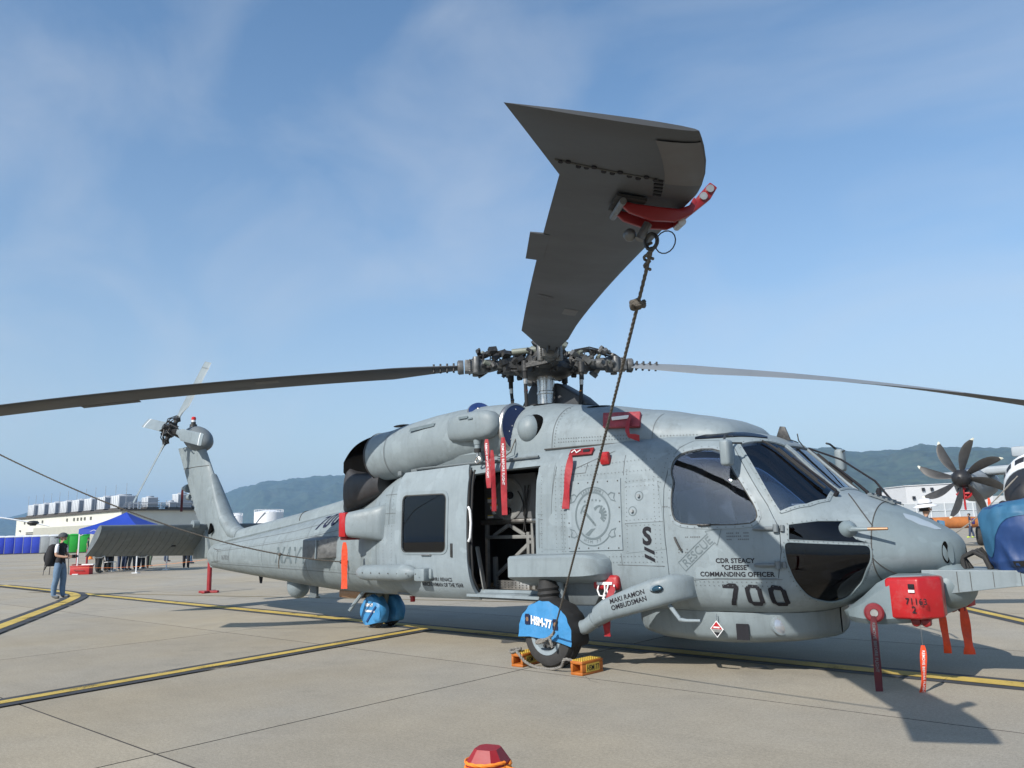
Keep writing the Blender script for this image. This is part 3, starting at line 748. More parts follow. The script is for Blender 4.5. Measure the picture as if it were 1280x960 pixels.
# engines
def nacelle(sy):
    NR = [(.115,2.715,.285,.79),(.13,2.715,.305,.79),(.10,2.715,.318,.79),(-.05,2.71,.335,.79),(-.35,2.70,.36,.80),(-.8,2.675,.385,.80),(-1.2,2.645,.395,.80),(-1.65,2.61,.385,.80),(-2.0,2.585,.370,.80),(-2.06,2.58,.364,.80),(-2.07,2.58,.358,.80),(-2.3,2.57,.352,.80),(-2.52,2.565,.352,.80)]
    mb = MB(); rgs = []
    for x, zc, r, y in NR: rgs.append([Vector((x, sy*(y+r*.98*math.cos(2*math.pi*k/36)), zc+r*math.sin(2*math.pi*k/36))) for k in range(36)])
    mb.rings(rgs, caps=False); nc = mb.build('engine_nacelle', 'hull_paint', HELI)
    # saddle between nacelle and roof
    mb = MB(); mb.rings([[Vector((x, sy*.45, 2.30)), Vector((x, sy*(1.0), 2.30)), Vector((x, sy*1.06, 2.42)), Vector((x, sy*.98, 2.56)), Vector((x, sy*.6, 2.66))] for x in (-.25,-.6,-1.1,-1.5)]); mb.build('nacelle_saddle', 'hull_paint', nc)
    mb = MB()
    for a, b in ((-1.62,-1.50),(-1.9,-1.82)): mb.box(((a+b)/2, sy*.98, 2.29), (b-a, .10, .10))
    mb.build('nacelle_mount', 'hull_paint_dark', nc, bevel=.01)
    # exhaust: open scoop turned outboard, sooty inside, fairing below
    mb = MB(); RG = []
    for i in range(21):
        t = i/20; x = -2.46-.86*t
        r = .350*(1-.10*t); zc = 2.56-.05*t
        ring = []
        for k in range(25):
            a = R(80-4*t+(205+6*t)*k/24); ring.append(Vector((x, sy*((1-t*t)*(.80+r*math.cos(a))+t*t*.90), zc-.05*t*t+r*math.sin(a)*(1-.10*t*t-.66*t**5))))
        RG.append(ring)
    mb.rings(RG, closed=False, caps=False); ex = mb.build('exhaust_duct', 'soot_shade', nc, recalc=True)
    mb = MB(); mb.lathe([(0,.33),(-.15,.2),(-.15,.001)], (-2.47, sy*.80, 2.565), (1,0,0), 24); mb.build('turbine_outlet', 'soot_shade', ex)
    mb = MB()
    PR = [(-2.40,2.32,.98,2.00),(-2.7,2.34,.98,1.95),(-3.0,2.36,.965,1.88),(-3.15,2.40,.945,1.84),(-3.25,2.46,.925,1.82),(-3.31,2.44,.91,1.81),(-3.35,2.30,.88,1.81),(-3.41,2.15,.82,1.80),(-3.50,2.05,.75,1.80),(-3.66,1.97,.64,1.80),(-3.86,1.92,.47,1.80)]
    mb.rings([[Vector((x, sy*.30, zb-.02))]+[Vector((x, sy*(.45+(y-.45)*max(.02, math.cos(R(a)))**.20), (zt+zb)/2+(zt-zb)/2*math.sin(R(a)))) for a in range(-84,91,14)]+[Vector((x, sy*.30, zt+.01))] for x in [-2.40-.025*q for q in range(59)] for zt, y, zb in [interp(PR, x)]]); mb.build('exhaust_fairing', 'exhaust_metal', ex, ang=70)
    mb = MB(); mb.lathe([(0,.352),(-.012,.358),(-.03,.352),(-.03,.33),(0,.33)], (-2.49, sy*.80, 2.565), (1,0,0), 36, caps=False); mb.build('exhaust_rim', 'exhaust_metal', ex)
    # small wing-shaped bolt cover on top
    mb = MB(); mb.ell((-2.28, sy*.62, 3.02), (.17,.08,.018)); mb.cyl((-2.25, sy*.66, 2.86), (-2.25, sy*.62, 3.01), .03, n=8); mb.build('drain_cover', 'dark_gear', nc)
    mb = MB(); mb.lathe([(-.004,.372),(.004,.372)], (-2.035, sy*.80, 2.582), (1,0,0), 36, caps=False); mb.build('nacelle_seam', 'seam', nc)
    return nc
for sy in (-1, 1): nacelle(sy)
# square insignia plate and chevron on the near nacelle
def nac_pt(x, a, off=.004):
    return Vector((x, -(.80+(.385+off)*math.cos(a)), 2.66+(.385+off)*math.sin(a)))
mb = MB()
def nq(pts): mb.add([nac_pt(x, R(a), .012) for x, a in pts], [tuple(range(len(pts)))])
nq([(-1.50,22),(-1.02,27),(-1.02,35),(-1.50,30)]); mb.build('stencil_plate', 'decal_grey', HELI, recalc=False)

# rescue hoist housing beside the intake
mb = MB(); RG = []
for x, hw, hh in ((-.72,.02,.03),(-.71,.07,.11),(-.66,.12,.160),(-.5,.14,.185),(-.25,.145,.19),(-.06,.14,.182),(.03,.125,.16),(.09,.095,.12),(.125,.05,.065),(.135,.01,.02)):
    RG.append([Vector((x, -1.13-hw*math.copysign(abs(math.cos(t))**.7, math.cos(t)), 2.76+hh*math.copysign(abs(math.sin(t))**.7, math.sin(t)))) for t in [2*math.pi*k/24 for k in range(24)]])
mb.rings(RG); ho = mb.build('rescue_hoist', 'hull_paint', HELI, ang=50)
mb = MB(); mb.cyl((-.22,-1.15,2.58),(-.22,-1.15,2.52),.055,.045); mb.cyl((-.22,-1.15,2.52),(-.22,-1.15,2.43),.038); mb.build('hoist_drum_outlet', 'hull_paint', ho)
mb = MB(); mb.cyl((-.22,-1.15,2.47),(-.22,-1.15,2.42),.044); mb.build('hoist_bumper', 'black_rubber', ho)
mb = MB(); mb.cyl((-.22,-1.15,2.42),(-.22,-1.15,2.36),.022); mb.tube([(-.22,-1.15,2.37),(-.25,-1.15,2.345),(-.26,-1.15,2.31),(-.23,-1.15,2.285),(-.19,-1.15,2.30),(-.185,-1.15,2.33)], .014, 8); mb.tube([(-.22,-1.15,2.37),(-.19,-1.15,2.35),(-.18,-1.15,2.31)], .01, 6); mb.build('hoist_hook', 'steel', ho)
mb = MB(); mb.tube([(-.2,-1.05,2.62),(-.3,-.98,2.5),(-.38,-.95,2.42)], .05, 10); mb.tube([(0,-1.0,2.72),(0,-.85,2.72)], .09, 12); mb.build('hoist_arm', 'hull_paint', ho)
mb = MB(); mb.box((-.34,-1.281,2.865),(.16,.006,.03), rot=(R(-14),0,0)); mb.box((-.22,-1.281,2.84),(.08,.006,.02), rot=(R(-14),0,0)); mb.build('placard', 'decal_grey', ho)

# ------------------------------------------------------------------ tail
mb = MB(); RG = []
for x, z, r in ((-3.45,1.93,.26),(-3.9,1.90,.225),(-4.6,1.83,.19),(-5.6,1.70,.175),(-6.8,1.565,.165),(-7.7,1.465,.16),(-8.1,1.42,.16)):
    RG.append([Vector((x, r*math.cos(math.pi*k/14)*(1 if 0 <= k <= 14 else 1.18), z+r*.95*math.sin(math.pi*k/14))) for k in range(-3,18)])
mb.rings(RG, closed=False, caps=False); sp = mb.build('drive_shaft_cover', 'tail_paint', HELI)
for x, z, r in ((-3.95,1.893,.226),(-5.55,1.708,.178),(-7.85,1.448,.163)):
    mb = MB(); mb.tube([Vector((x, r*math.cos(math.pi*k/14), z+r*.95*math.sin(math.pi*k/14))) for k in range(15)], .009, 6); mb.build('cover_seam', 'seam', sp)
# pylon: swept symmetric sections
def pylon_ring(z):
    t = (z-1.0)/2.5
    xf, xa = -7.98+(-9.45+7.98)*((z-1.35)/2.05) if z > 1.35 else -7.98+.9*(1.35-z), -9.02+(-10.52+9.02)*((z-1.1)/2.3)
    if z < 1.1: xa = -9.02+.55*(1.1-z)
    th = .20-.055*t; n = 22; ring = []
    for k in range(n):
        a = 2*math.pi*k/n; u = (1-math.cos(a))/2; x = xf+(xa-xf)*u
        prof = (math.sqrt(u)*1.25-.25*u-.85*u*u-.15*u**3) if u < 1 else 0
        y = th*1.25*max(0, prof)+(.05*(u > .9)); ring.append(Vector((x, math.copysign(y, math.sin(a)) if abs(math.sin(a)) > 1e-6 else 0, z)))
    return ring
mb = MB(); mb.rings([pylon_ring(.86+.135*k) for k in range(20)]); py = mb.build('tail_pylon', 'tail_paint', HELI, ang=40)
# fillet running from the spine up the leading edge
mb = MB(); RG = []
for x, z, r in ((-7.75,1.46,.17),(-8.05,1.56,.185),(-8.35,1.80,.175),(-8.6,2.15,.15),(-8.8,2.45,.12),(-8.95,2.7,.08)):
    RG.append([Vector((x-.25*math.sin(a)*0-.02, r*math.cos(a), z+r*.9*math.sin(a))) for a in [2*math.pi*k/18 for k in range(18)]])
mb.rings(RG); mb.build('pylon_fillet', 'tail_paint', py)
mb = MB()
for k in range(9): mb.tube([pylon_ring(1.5+.2*k)[7]+Vector((-.05,-.004,0)), pylon_ring(1.5+.2*k)[7]+Vector((.03,-.006,.0))], .012, 5)
mb.build('access_latch', 'dark_gear', py)
mb = MB(); rg = [p for p in pylon_ring(2.95)]
mb.tube([rg[k]*1.0+Vector((0,0,0)) for k in range(22) if rg[k].y <= .001] , .008, 5); mb.build('pylon_seam', 'seam', py)
mb = MB(); mb.prism([(-8.62,-.192,1.60),(-8.76,-.194,1.52),(-8.70,-.194,1.74)], (0,.05,0)); mb.build('pylon_vent', 'soot_shade', py)
# aft steps on the trailing edge
mb = MB()
for k in range(8):
    z = 1.55+.12*k; r_ = pylon_ring(z); xa = min(p.x for p in r_); mb.box((xa+.02,0,z),(.12,.12,.05), rot=(0,R(12),0))
mb.build('trailing_edge_louvre', 'hull_paint_dark', py, bevel=.01)
mb = MB(); mb.lathe([(0,.10),(.10,.09),(.22,.055),(.30,.04),(.30,.001)], (-10.02,0,2.52), (-1,0,.05), 16); mb.lathe([(0,.07),(.10,.07),(.18,.05),(.2,.001)], (-9.92,0,2.33), (-1,0,0), 14); mb.build('tail_light', 'tail_paint', py)
# gearbox fairing and beacon
mb = MB(); mb.ell((-9.78,.02,3.58), (.50,.26,.27), 26, 16, rot=(0,R(18),0)); gb = mb.build('tail_gearbox_fairing', 'hull_paint_dark', HELI)
mb = MB(); mb.cyl((-9.98,0,3.80),(-9.98,0,3.92),.085,.075,14); mb.cyl((-9.98,0,3.92),(-9.98,0,3.97),.05,n=12); mb.build('beacon_base', 'dark_gear', gb)
mb = MB(); mb.cyl((-9.98,0,3.97),(-9.98,0,4.02),.045,n=12); mb.build('beacon_collar', 'white_paint', gb)
mb = MB(); mb.lathe([(0,.05),(.05,.05),(.07,.03),(.072,.001)], (-9.98,0,4.02), (0,0,1), 14); mb.build('beacon_lens', 'lamp_red', gb)
# tail rotor
TRH = Vector((-9.91,-.52,3.74)); TN = Vector((0,-math.cos(R(20)),math.sin(R(20)))); TU = Vector((0,math.sin(R(20)),math.cos(R(20)))); TX = Vector((1,0,0))
mb = MB(); mb.cyl(TRH-TN*.42, TRH-TN*.05, .09, .08, 14); mb.cyl(TRH-TN*.06, TRH+TN*.10, .15, .13, 16); mb.cyl(TRH+TN*.10, TRH+TN*.20, .06, .05, 12)
for k in range(8):
    a = R(45*k+10); d = TX*math.cos(a)+TU*math.sin(a); mb.cyl(TRH+d*.16-TN*.03, TRH+d*.16+TN*.15, .018, n=6); mb.tube([TRH+d*.12+TN*.14, TRH+d*.24+TN*.10, TRH+d*.30], .012, 6)
th = mb.build('tail_rotor_hub', 'dark_gear', HELI)
for k in range(4):
    a = R(78+90*k); d = TX*math.cos(a)+TU*math.sin(a); q = -TX*math.sin(a)+TU*math.cos(a)
    pit = R(14); ch = (q*math.cos(pit)+TN*math.sin(pit)).normalized(); nn = d.cross(ch).normalized(); RG = []
    for r, c0, c1, t in ((.30,-.05,.05,.030),(.42,-.07,.06,.022),(.52,-.12,.085,.016),(.60,-.165,.085,.013),(1.0,-.165,.085,.012),(1.58,-.165,.085,.011),(1.665,-.155,.075,.006)):
        RG.append([TRH+d*r+ch*(c1*math.cos(b) if math.cos(b) > 0 else -c0*math.cos(b))+nn*t*math.sin(b) for b in [2*math.pi*j/14 for j in range(14)]])
    mb = MB(); mb.rings(RG); tb_ = mb.build('tail_rotor_blade', 'hull_paint', HELI)
    mb = MB(); mb.cyl(TRH+d*.12, TRH+d*.34, .05, .042, 10); mb.box(TRH+d*.26, (.10,.10,.10), rot=(.4,.3,.2)); mb.tube([TRH+d*.34+ch*.07, TRH+d*.2+ch*.1+TN*.12, TRH+TN*.16], .012, 6); mb.build('blade_grip', 'dark_gear', tb_)
    mb = MB(); mb.rings([[TRH+d*r+ch*(.088*math.cos(b) if math.cos(b) > 0 else .168*math.cos(b))+nn*.013*math.sin(b) for b in [2*math.pi*j/14 for j in range(14)]] for r in (1.50,1.53)]); mb.build('tip_band', 'decal_white' if k % 2 else 'hull_paint_dark', tb_)
# stabilator, trailing edge down
def stab_ring(y):
    le = Vector((-8.96+.02*abs(y)*0, y, 1.72)); c = .98-.05*abs(y); dr = Vector((-math.cos(R(40)),0,-math.sin(R(40)))); up = Vector((-math.sin(R(40)),0,math.cos(R(40)))); o = []
    for k in range(20):
        a = 2*math.pi*k/20; u = (1-math.cos(a))/2; t = .085*(math.sqrt(u)*1.48-.63*u-1.758*u*u+1.42*u**3-.5*u**4)*2.2
        o.append(le+dr*(c*u)+up*(math.copysign(max(t, .004), math.sin(a)) if abs(math.sin(a)) > 1e-6 else 0))
    return o
mb = MB(); RG = [stab_ring(-2.19+.0*k+ (4.38*k/24)) for k in range(25)]
for e, i in ((0,0),(1,-1)):
    c0 = sum(RG[i], Vector())/20; 
mb.rings(RG); stb = mb.build('stabilator', 'hull_paint_dark', HELI, ang=40)
mb = MB()
for k in range(15):
    y = -2.05+.125*k; r_ = stab_ring(y)
    mb.tube([r_[j]+Vector((.002,0,-.003)) for j in (18,17,16,15,14,13,12,11)], .004, 4)
mb.build('stabilator_rib', 'hull_paint_dark', stb)
mb = MB(); mb.cyl((-8.98,-.30,1.73),(-8.98,-.42,1.73),.085,.08,16); mb.cyl((-8.98,.30,1.73),(-8.98,.42,1.73),.085,.08,16); mb.build('stabilator_pivot', 'hull_paint', stb)
for y in (-2.0,-1.15):
    mb = MB(); p = stab_ring(y)[11]; mb.tube([p+Vector((.06,-.05,-.02)), p+Vector((.02,0,-.03)), p+Vector((.02,.10,-.03)), p+Vector((0,.16,-.0))], .012, 6); mb.build('tie_down_ring', 'white_paint', stb)
mb = MB(); mb.tube([(-9.15,-.5,1.52),(-9.35,-.62,1.33),(-9.42,-.66,1.28)], .022, 6); mb.box((-9.36,-.62,1.32),(.08,.08,.05)); mb.build('actuator', 'decal_black', stb)
mb = MB(); mb.prism([(-8.75,-.14,1.05),(-9.55,-.10,1.02),(-9.45,-.10,1.62),(-9.0,-.15,1.66)], (0,.28,0)); mb.build('stabilator_mount', 'tail_paint', HELI, bevel=.02)
# belly items under the tail
mb = MB(); mb.ell((-5.80,0,.56),(.20,.20,.21),22,14); mb.cyl((-5.80,0,.58),(-5.80,0,.70),.20,n=22); bl = mb.build('belly_radome', 'hull_paint', HELI)
mb = MB(); mb.box((-5.25,-.05,.50),(.20,.05,.22)); mb.box((-5.25,-.05,.40),(.22,.10,.025)); mb.build('belly_antenna', 'hull_paint_dark', HELI, bevel=.006)
mb = MB(); mb.prism([(-7.0,0,.72),(-7.12,0,.72),(-7.08,0,.58),(-7.03,0,.58)], (0,.02,0)); mb.build('blade_antenna', 'decal_black', HELI)
mb = MB(); mb.prism([(3.17,-.012,2.36),(3.33,-.012,2.31),(3.275,-.012,2.47),(3.22,-.012,2.48)], (0,.024,0)); mb.build('roof_antenna', 'dark_gear', HELI, bevel=.004)
mb = MB(); mb.box((-4.0,0,.50),(.55,.5,.12)); mb.build('tail_belly_box', 'copper', HELI, bevel=.02)
# sonobuoy/dispenser box on the tail flank
mb = MB(); A = [(-4.32,-.93,1.38),(-3.80,-.99,1.37),(-3.55,-.80,1.43),(-3.55,-.55,1.47),(-4.32,-.55,1.47)]; B = [(-4.30,-.95,1.10),(-3.80,-1.0,1.09),(-3.58,-.82,1.10),(-3.55,-.6,1.10),(-4.30,-.6,1.10)]
mb.rings([A, B]); bx = mb.build('dispenser_box', 'mid_gear', HELI, ang=20, bevel=.012)
mb = MB(); mb.bar((-3.84,-.998,1.38),(-3.84,-1.008,1.09),.035,.02,up=(1,0,0)); mb.build('box_strap', 'hull_paint', bx)
# red anchor hooks and bracket for the tie-down rope
# ESM blister on the cabin's aft flank
mb = MB(); RG = []
for t in [k/12 for k in range(13)]:
    x = -2.00-.62*t; y0 = -.98; yo = -1.20-.12*t+.10*(1-t)**2*1.5; hh = .34-.12*t; zc = 1.60-.015*t
    if t < .12: yo += (.12-t)*1.4; hh -= (.12-t)*1.2
    ring = []
    for k in range(20):
        a = 2*math.pi*k/20; e = .55+.0*t; cy = math.copysign(abs(math.cos(a))**(.9-.4*t), math.cos(a)); sz = math.copysign(abs(math.sin(a))**(.9-.4*t), math.sin(a))
        ym = (-.95+yo)/2-.06*t; hw = abs(yo+.95)/2+.02
        ring.append(Vector((x, ym-hw*cy, zc+hh*.82*sz)))
    RG.append(ring)
mb.rings(RG); mb.build('sensor_blister', 'hull_paint', HELI, ang=45)
# long tubular launcher low on the flank
mb = MB(); mb.lathe([(0,.02),(.02,.05),(.10,.09),(.20,.105),(.85,.105),(.86,.112),(.98,.112),(1.08,.10),(1.16,.07),(1.20,.03),(1.205,.001)], (-2.44,-1.29,.925), (1,0,.012), 26); tl = mb.build('flank_tube', 'hull_paint', HELI)
mb = MB(); mb.box((-1.45,-1.16,.925),(.9,.16,.14)); mb.box((-1.14,-1.25,.915),(.20,.16,.17)); mb.build('tube_mount', 'hull_paint', tl, bevel=.03)
mb = MB()
for k in range(7):
    p = Vector((-2.2+.18*k,-1.396,.93)); mb.cyl(p, p+Vector((0,-.006,0)), .009, n=6)
mb.build('rivet_row', 'seam', tl)['kind'] = 'stuff'
# box sponson above the main wheel
mb = MB(); RG = []
for x, yo, zt, zb in ((.50,-1.44,1.155,.905),(1.45,-1.44,1.175,.93),(1.55,-1.43,1.17,.935),(1.64,-1.38,1.155,.945),(1.70,-1.30,1.12,.96),(1.725,-1.2,1.08,.98)):
    RG.append([Vector((x,-1.08,zt+.015)), Vector((x,yo+.03,zt)), Vector((x,yo,zt-.025)), Vector((x,yo,zb+.02)), Vector((x,yo+.03,zb)), Vector((x,-1.05,zb-.10))])
mb.rings(RG); spn = mb.build('gear_sponson', 'hull_paint', HELI, ang=28)
mb = MB(); mb.prism([(.55,-1.15,.95),(1.68,-1.15,.95),(1.45,-1.10,.62),(.85,-1.10,.60)], (0,.35,0)); mb.build('sponson_keel', 'hull_paint_dark', spn, bevel=.03)
# main undercarriage
def main_gear(sy):
    W = Vector((1.10, sy*1.40, .335))
    mb = MB(); prof = [(-.13,.20),(-.135,.26),(-.115,.305),(-.07,.328),(0,.334),(.07,.328),(.115,.305),(.135,.26),(.13,.20),(.10,.195),(-.10,.195)]
    mb.lathe(prof, W, (0,sy,0), 40, caps=False); wh = mb.build('main_wheel', 'tyre_rubber', HELI)
    mb = MB()
    for dx in (-.05, 0, .05): mb.lathe([(dx-.008,.331),(dx-.006,.336),(dx+.006,.336),(dx+.008,.331)], W, (0,sy,0), 40, caps=False)
    mb.build('tread_rib', 'black_rubber', wh)
    mb = MB(); mb.lathe([(.13,.203),(.139,.198),(.132,.160),(.10,.150),(.06,.148)], W, (0,sy,0), 32, caps=False); mb.build('rim', 'hull_paint_light', wh); mb = MB(); mb.lathe([(.06,.15),(.065,.09),(.10,.075),(.105,.001)], W, (0,sy,0), 28); mb.build('hub_disc', 'mid_gear', wh)
    mb = MB()
    for k in range(9):
        a = 2*math.pi*k/9; mb.cyl(W+Vector((.13*math.cos(a), sy*.072, .13*math.sin(a))), W+Vector((.13*math.cos(a), sy*.088, .13*math.sin(a))), .016, n=8)
    mb.cyl(W+Vector((0,sy*.07,0)), W+Vector((0,sy*.15,0)), .05, .045, 16)
    mb.build('wheel_bolt', 'dark_gear', wh)
    mb = MB(); mb.cyl(W+Vector((0,-sy*.18,0)), W+Vector((0,sy*.1,0)), .05, n=14)
    mb.cyl(W+Vector((0,-sy*.20,0)), (1.02, sy*1.20, 1.0), .055, n=16); mb.build('shock_strut', 'hull_paint_light', HELI)
    mb = MB(); mb.lathe([(0,.10),(.03,.125),(.06,.11),(.09,.13),(.12,.115),(.15,.13),(.20,.10),(.24,.09)], (.98, sy*1.30, .66), (-.1,0,1), 18); mb.build('strut_boot', 'black_rubber', HELI)
    mb = MB(); mb.tube([W+Vector((.03,-sy*.10,0)), (1.52, sy*1.36, .44), (1.80, sy*1.36, .63)], [.075,.075,.078], 18)
    mb.lathe([(-.012,.085),(.012,.085)], (1.62,sy*1.36,.505), (.28,0,.19), 18); db = mb.build('drag_beam', 'hull_paint', HELI)
    mb = MB(); RG = []
    for x, y, z, w_, h_ in ((1.66,1.36,.545,.085,.085),(1.68,1.37,.555,.115,.105),(1.78,1.37,.61,.125,.115),(1.82,1.37,.63,.105,.115),(2.10,1.34,.725,.115,.135),(2.35,1.31,.80,.12,.145),(2.50,1.26,.84,.12,.14),(2.60,1.17,.85,.11,.12),(2.66,1.06,.85,.09,.10)):
        RG.append([Vector((x+ (0), sy*(y+w_*math.copysign(abs(math.cos(t))**.6, math.cos(t))), z+h_*math.copysign(abs(math.sin(t))**.6, math.sin(t)))) for t in [2*math.pi*k/22 for k in range(22)]])
    mb.rings(RG); fa = mb.build('strut_fairing', 'hull_paint', HELI, ang=40)
    pass
    if sy < 0:
        def fmap(a, b):
            # outer face of the fairing: follows its slope
            x = 1.86+a*.955-b*.30; z = .655+a*.30+b*.955
            t = (x-1.78)/(2.52-1.78); yy = 1.37-.11*max(0,t)**1.6; return Vector((x, -(yy+.124), z))
        bv = bvh_of(fa); lettering('lettering', fa, 'MAKI RAMON\nOMBUDSMAN', 0, 0, .066, mapf=lambda a, b: cast_y(bv, 1.90+a*.962-b*.272, .690+a*.272+b*.962), bold=.0012)
        mb = MB(); mb.ell((2.40,-1.405,.845),(.085,.03,.042),18,10, rot=(0,R(-8),0)); mb.build('position_light', 'glass_lamp', fa)
        mb = MB(); mb.ell((2.41,-1.400,.845),(.075,.026,.034),18,10, rot=(0,R(-8),0)); mb.build('light_bulb', 'lens_teal', fa)
        mb = MB(); mb.tube([(2.42,-1.24,.73),(2.48,-1.26,.66),(2.57,-1.28,.57),(2.585,-1.29,.555),(2.66,-1.29,.55),(2.80,-1.28,.555)], [.02,.022,.022,.02,.016,.014], 10); mb.build('boarding_step', 'hull_paint_light', fa)
for sy in (-1, 1): main_gear(sy)
# tail wheels
TW = Vector((-3.46,0,.235))
mb = MB(); mb.cyl(TW+Vector((0,-.16,0)), TW+Vector((0,.16,0)), .035); mb.cyl(TW+Vector((0,0,-.03)), (-3.38,0,.58), .055, .06, 14); mb.tube([(-3.46,0,.25),(-3.62,-.02,.40),(-3.55,0,.52)], .03); mb.cyl((-3.60,-.10,.475),(-3.60,.10,.475),.045); tg = mb.build('tail_gear_strut', 'olive_gear', HELI)
for sy in (-1, 1):
    w0 = TW+Vector((0,sy*.155,0)); mb = MB(); mb.lathe([(-.06,.11),(-.065,.18),(-.05,.215),(0,.235),(.05,.215),(.065,.18),(.06,.11)], w0, (0,1,0), 28); wh = mb.build('tail_wheel', 'tyre_rubber', HELI)
    mb = MB(); mb.lathe([(0,.11),(.068,.105),(.05,.07),(.066,.03),(.066,.001)], w0, (0,sy,0), 18); mb.build('rim', 'hull_paint_light', wh)
mb = MB(); mb.cyl((-3.70,-.10,.47),(-3.35,-.14,.50),.05,.04,12); mb.build('tail_gear_lock', 'olive_gear', HELI)
mb = MB(); mb.tube([(-3.30,-.34,.60),(-3.42,-.36,.60),(-3.50,-.38,.54),(-3.66,-.50,.28)], .03, 8); mb.build('tail_bumper', 'hull_paint', HELI)
# radar fairing under the cockpit
mb = MB(); RG = []
for x, w_, zb in ((1.52,.02,.50),(1.56,.25,.42),(1.64,.50,.34),(1.80,.72,.28),(2.05,.84,.245),(2.4,.88,.235),(2.8,.88,.24),(3.1,.83,.26),(3.35,.73,.285),(3.52,.60,.31),(3.62,.42,.33),(3.66,.2,.345),(3.67,.02,.36)):
    RG.append([Vector((x, w_*math.cos(math.pi*k/16)*(1 if k not in () else 1), .60 if k in (0,16) else .60-(.60-zb)*math.sin(math.pi*k/16)**.32)) for k in range(17)])
mb.rings(RG, closed=False, caps=False); rd = mb.build('radar_fairing', 'hull_paint', HELI, ang=50)
mb = MB(); mb.lathe([(0,.02),(.02,.075),(.07,.095),(.10,.095),(.105,.085)], (3.26,-.66,.475), (.85,-.5,.12), 22); ll = mb.build('landing_light', 'hull_paint_light', HELI)
mb = MB(); mb.lathe([(.10,.086),(.115,.06),(.12,.001)], (3.26,-.66,.475), (.85,-.5,.12), 22); mb.build('light_lens', 'lens', ll)
mb = MB(); mb.box((3.02,-.86,.42),(.12,.012,.15), rot=(0,0,R(12))); mb.build('dark_panel', 'decal_black', rd)
# hanging hazard placard
def diamond(cx_, y, cz_, h_):
    mb = MB(); q = [(0,h_),(h_*.92,0),(0,-h_),(-h_*.92,0)]
    mb.prism([(cx_+a, y-.12*a, cz_+b) for a, b in q], (0,.006,0)); pl = mb.build('hazard_placard', 'decal_white', HELI)
    k = .86
    for pts, m in (([(0,k),(k*.92,0),(-k*.92,0)],'cover_red'), ([(k*.5,-.45*k),(0,-k),(-k*.5,-.45*k)],'decal_black'), ([(k*.9,-.04),(k*.52,-.42*k),(-k*.52,-.42*k),(-k*.9,-.04)],'interior_mid')):
        mb = MB(); mb.add([(cx_+a*h_, y-.12*a*h_-.004, cz_+b*h_) for a, b in pts], [tuple(range(len(pts)))]); mb.build('placard_field', m, pl, recalc=False)
    mb = MB(); mb.tube([(cx_,y,cz_+h_),(cx_,y+.01,cz_+h_+.06)], .005, 5); mb.build('placard_hanger', 'steel', pl)
    mb = MB(); mb.add([(cx_+a*h_, y-.12*a*h_-.006, cz_+b*h_) for a, b in ((-.42,.12),(.42,.12),(.42,.28),(-.42,.28))], [(0,1,2,3)]); mb.build('placard_field', 'decal_white', pl, recalc=False)
diamond(2.78,-.925,.44,.082)
# mirrors
for sy, xx in ((-1, 3.10), (1, 3.46)):
    y = sy*1.08; mb = MB(); mb.box((xx, y, 2.145), (.10,.14,.26)); mr_ = mb.build('mirror', 'hull_paint', HELI, bevel=.035, segs=3)
    mb = MB(); mb.tube([(xx-.02,y,2.26),(xx-.06,y-sy*.12,2.33),(xx-.05,y-sy*.26,2.33)], .012, 6); mb.tube([(xx+.02,y,2.24),(xx+.1,y-sy*.14,2.24)], .01, 6); mb.build('mirror_arm', 'dark_gear', mr_)
# wipers
for sg in (0, 1):
    f = (lambda v: v) if sg == 0 else (lambda v: 2-v)
    mb = MB(); b0 = skv(3.88, f(.66), .02); mb.cyl(skv(3.89, f(.66), -.01), skv(3.89, f(.66), .05), .022, n=10)
    p = [skv(3.88, f(.66), .05), skv(3.76, f(.68), .06), skv(3.60, f(.70), .05), skv(3.50, f(.71), .04)]
    mb.tube(p, [.018,.016,.012,.010], 6); wp = mb.build('wiper_arm', 'decal_black', HELI)
    mb = MB(); q = [skv(3.80-.56*t, f(.66+.045*t), .018) for t in [k/8 for k in range(9)]]; mb.tube(q, .012, 6); q2 = [a+Vector((.01,0,.016)) for a in q[1:7]]; mb.tube(q2, .009, 5); mb.build('wiper_blade', 'black_rubber', wp)
mb = MB(); mb.tube([skv(3.42,1.02,.02), skv(3.37,1.0,.06), skv(3.35,.99,.12)], .007, 6); mb.build('temperature_probe', 'mid_gear', HELI)
# far wire-strike cutter and nose grille
mb = MB(); mb.tube([skv(3.28,1.30,.03), Vector((3.62,.62,2.12)), Vector((3.98,.52,1.86)), skv(4.12,1.35,.06)], .012, 6); mb.build('wiper_arm', 'decal_black', HELI)
gv = []
for k in range(5):
    mb = MB(); a = skv(4.10+.045*k, .93, .025); b = skv(4.10+.045*k, 1.17, .025); mb.bar(a, b, .022, .022); gv.append(mb.build('grille_slat', 'hull_paint_dark', HELI))
mb = MB(); mb.rings([[skv(4.08, v, .012), skv(4.31, v, .012), skv(4.31, v, .028), skv(4.08, v, .03)] for v in (.915,.93)]); mb.rings([[skv(4.08, v, .012), skv(4.31, v, .012), skv(4.31, v, .028), skv(4.08, v, .03)] for v in (1.165,1.18)]); mb.build('grille_frame', 'hull_paint_dark', HELI)
mb = MB(); mb.lathe([(0,.024),(.05,.028),(.08,.012),(.081,.001)], skv(4.15,1.0,.02), (0,0,1), 10); mb.build('grille_stud', 'decal_black', HELI)
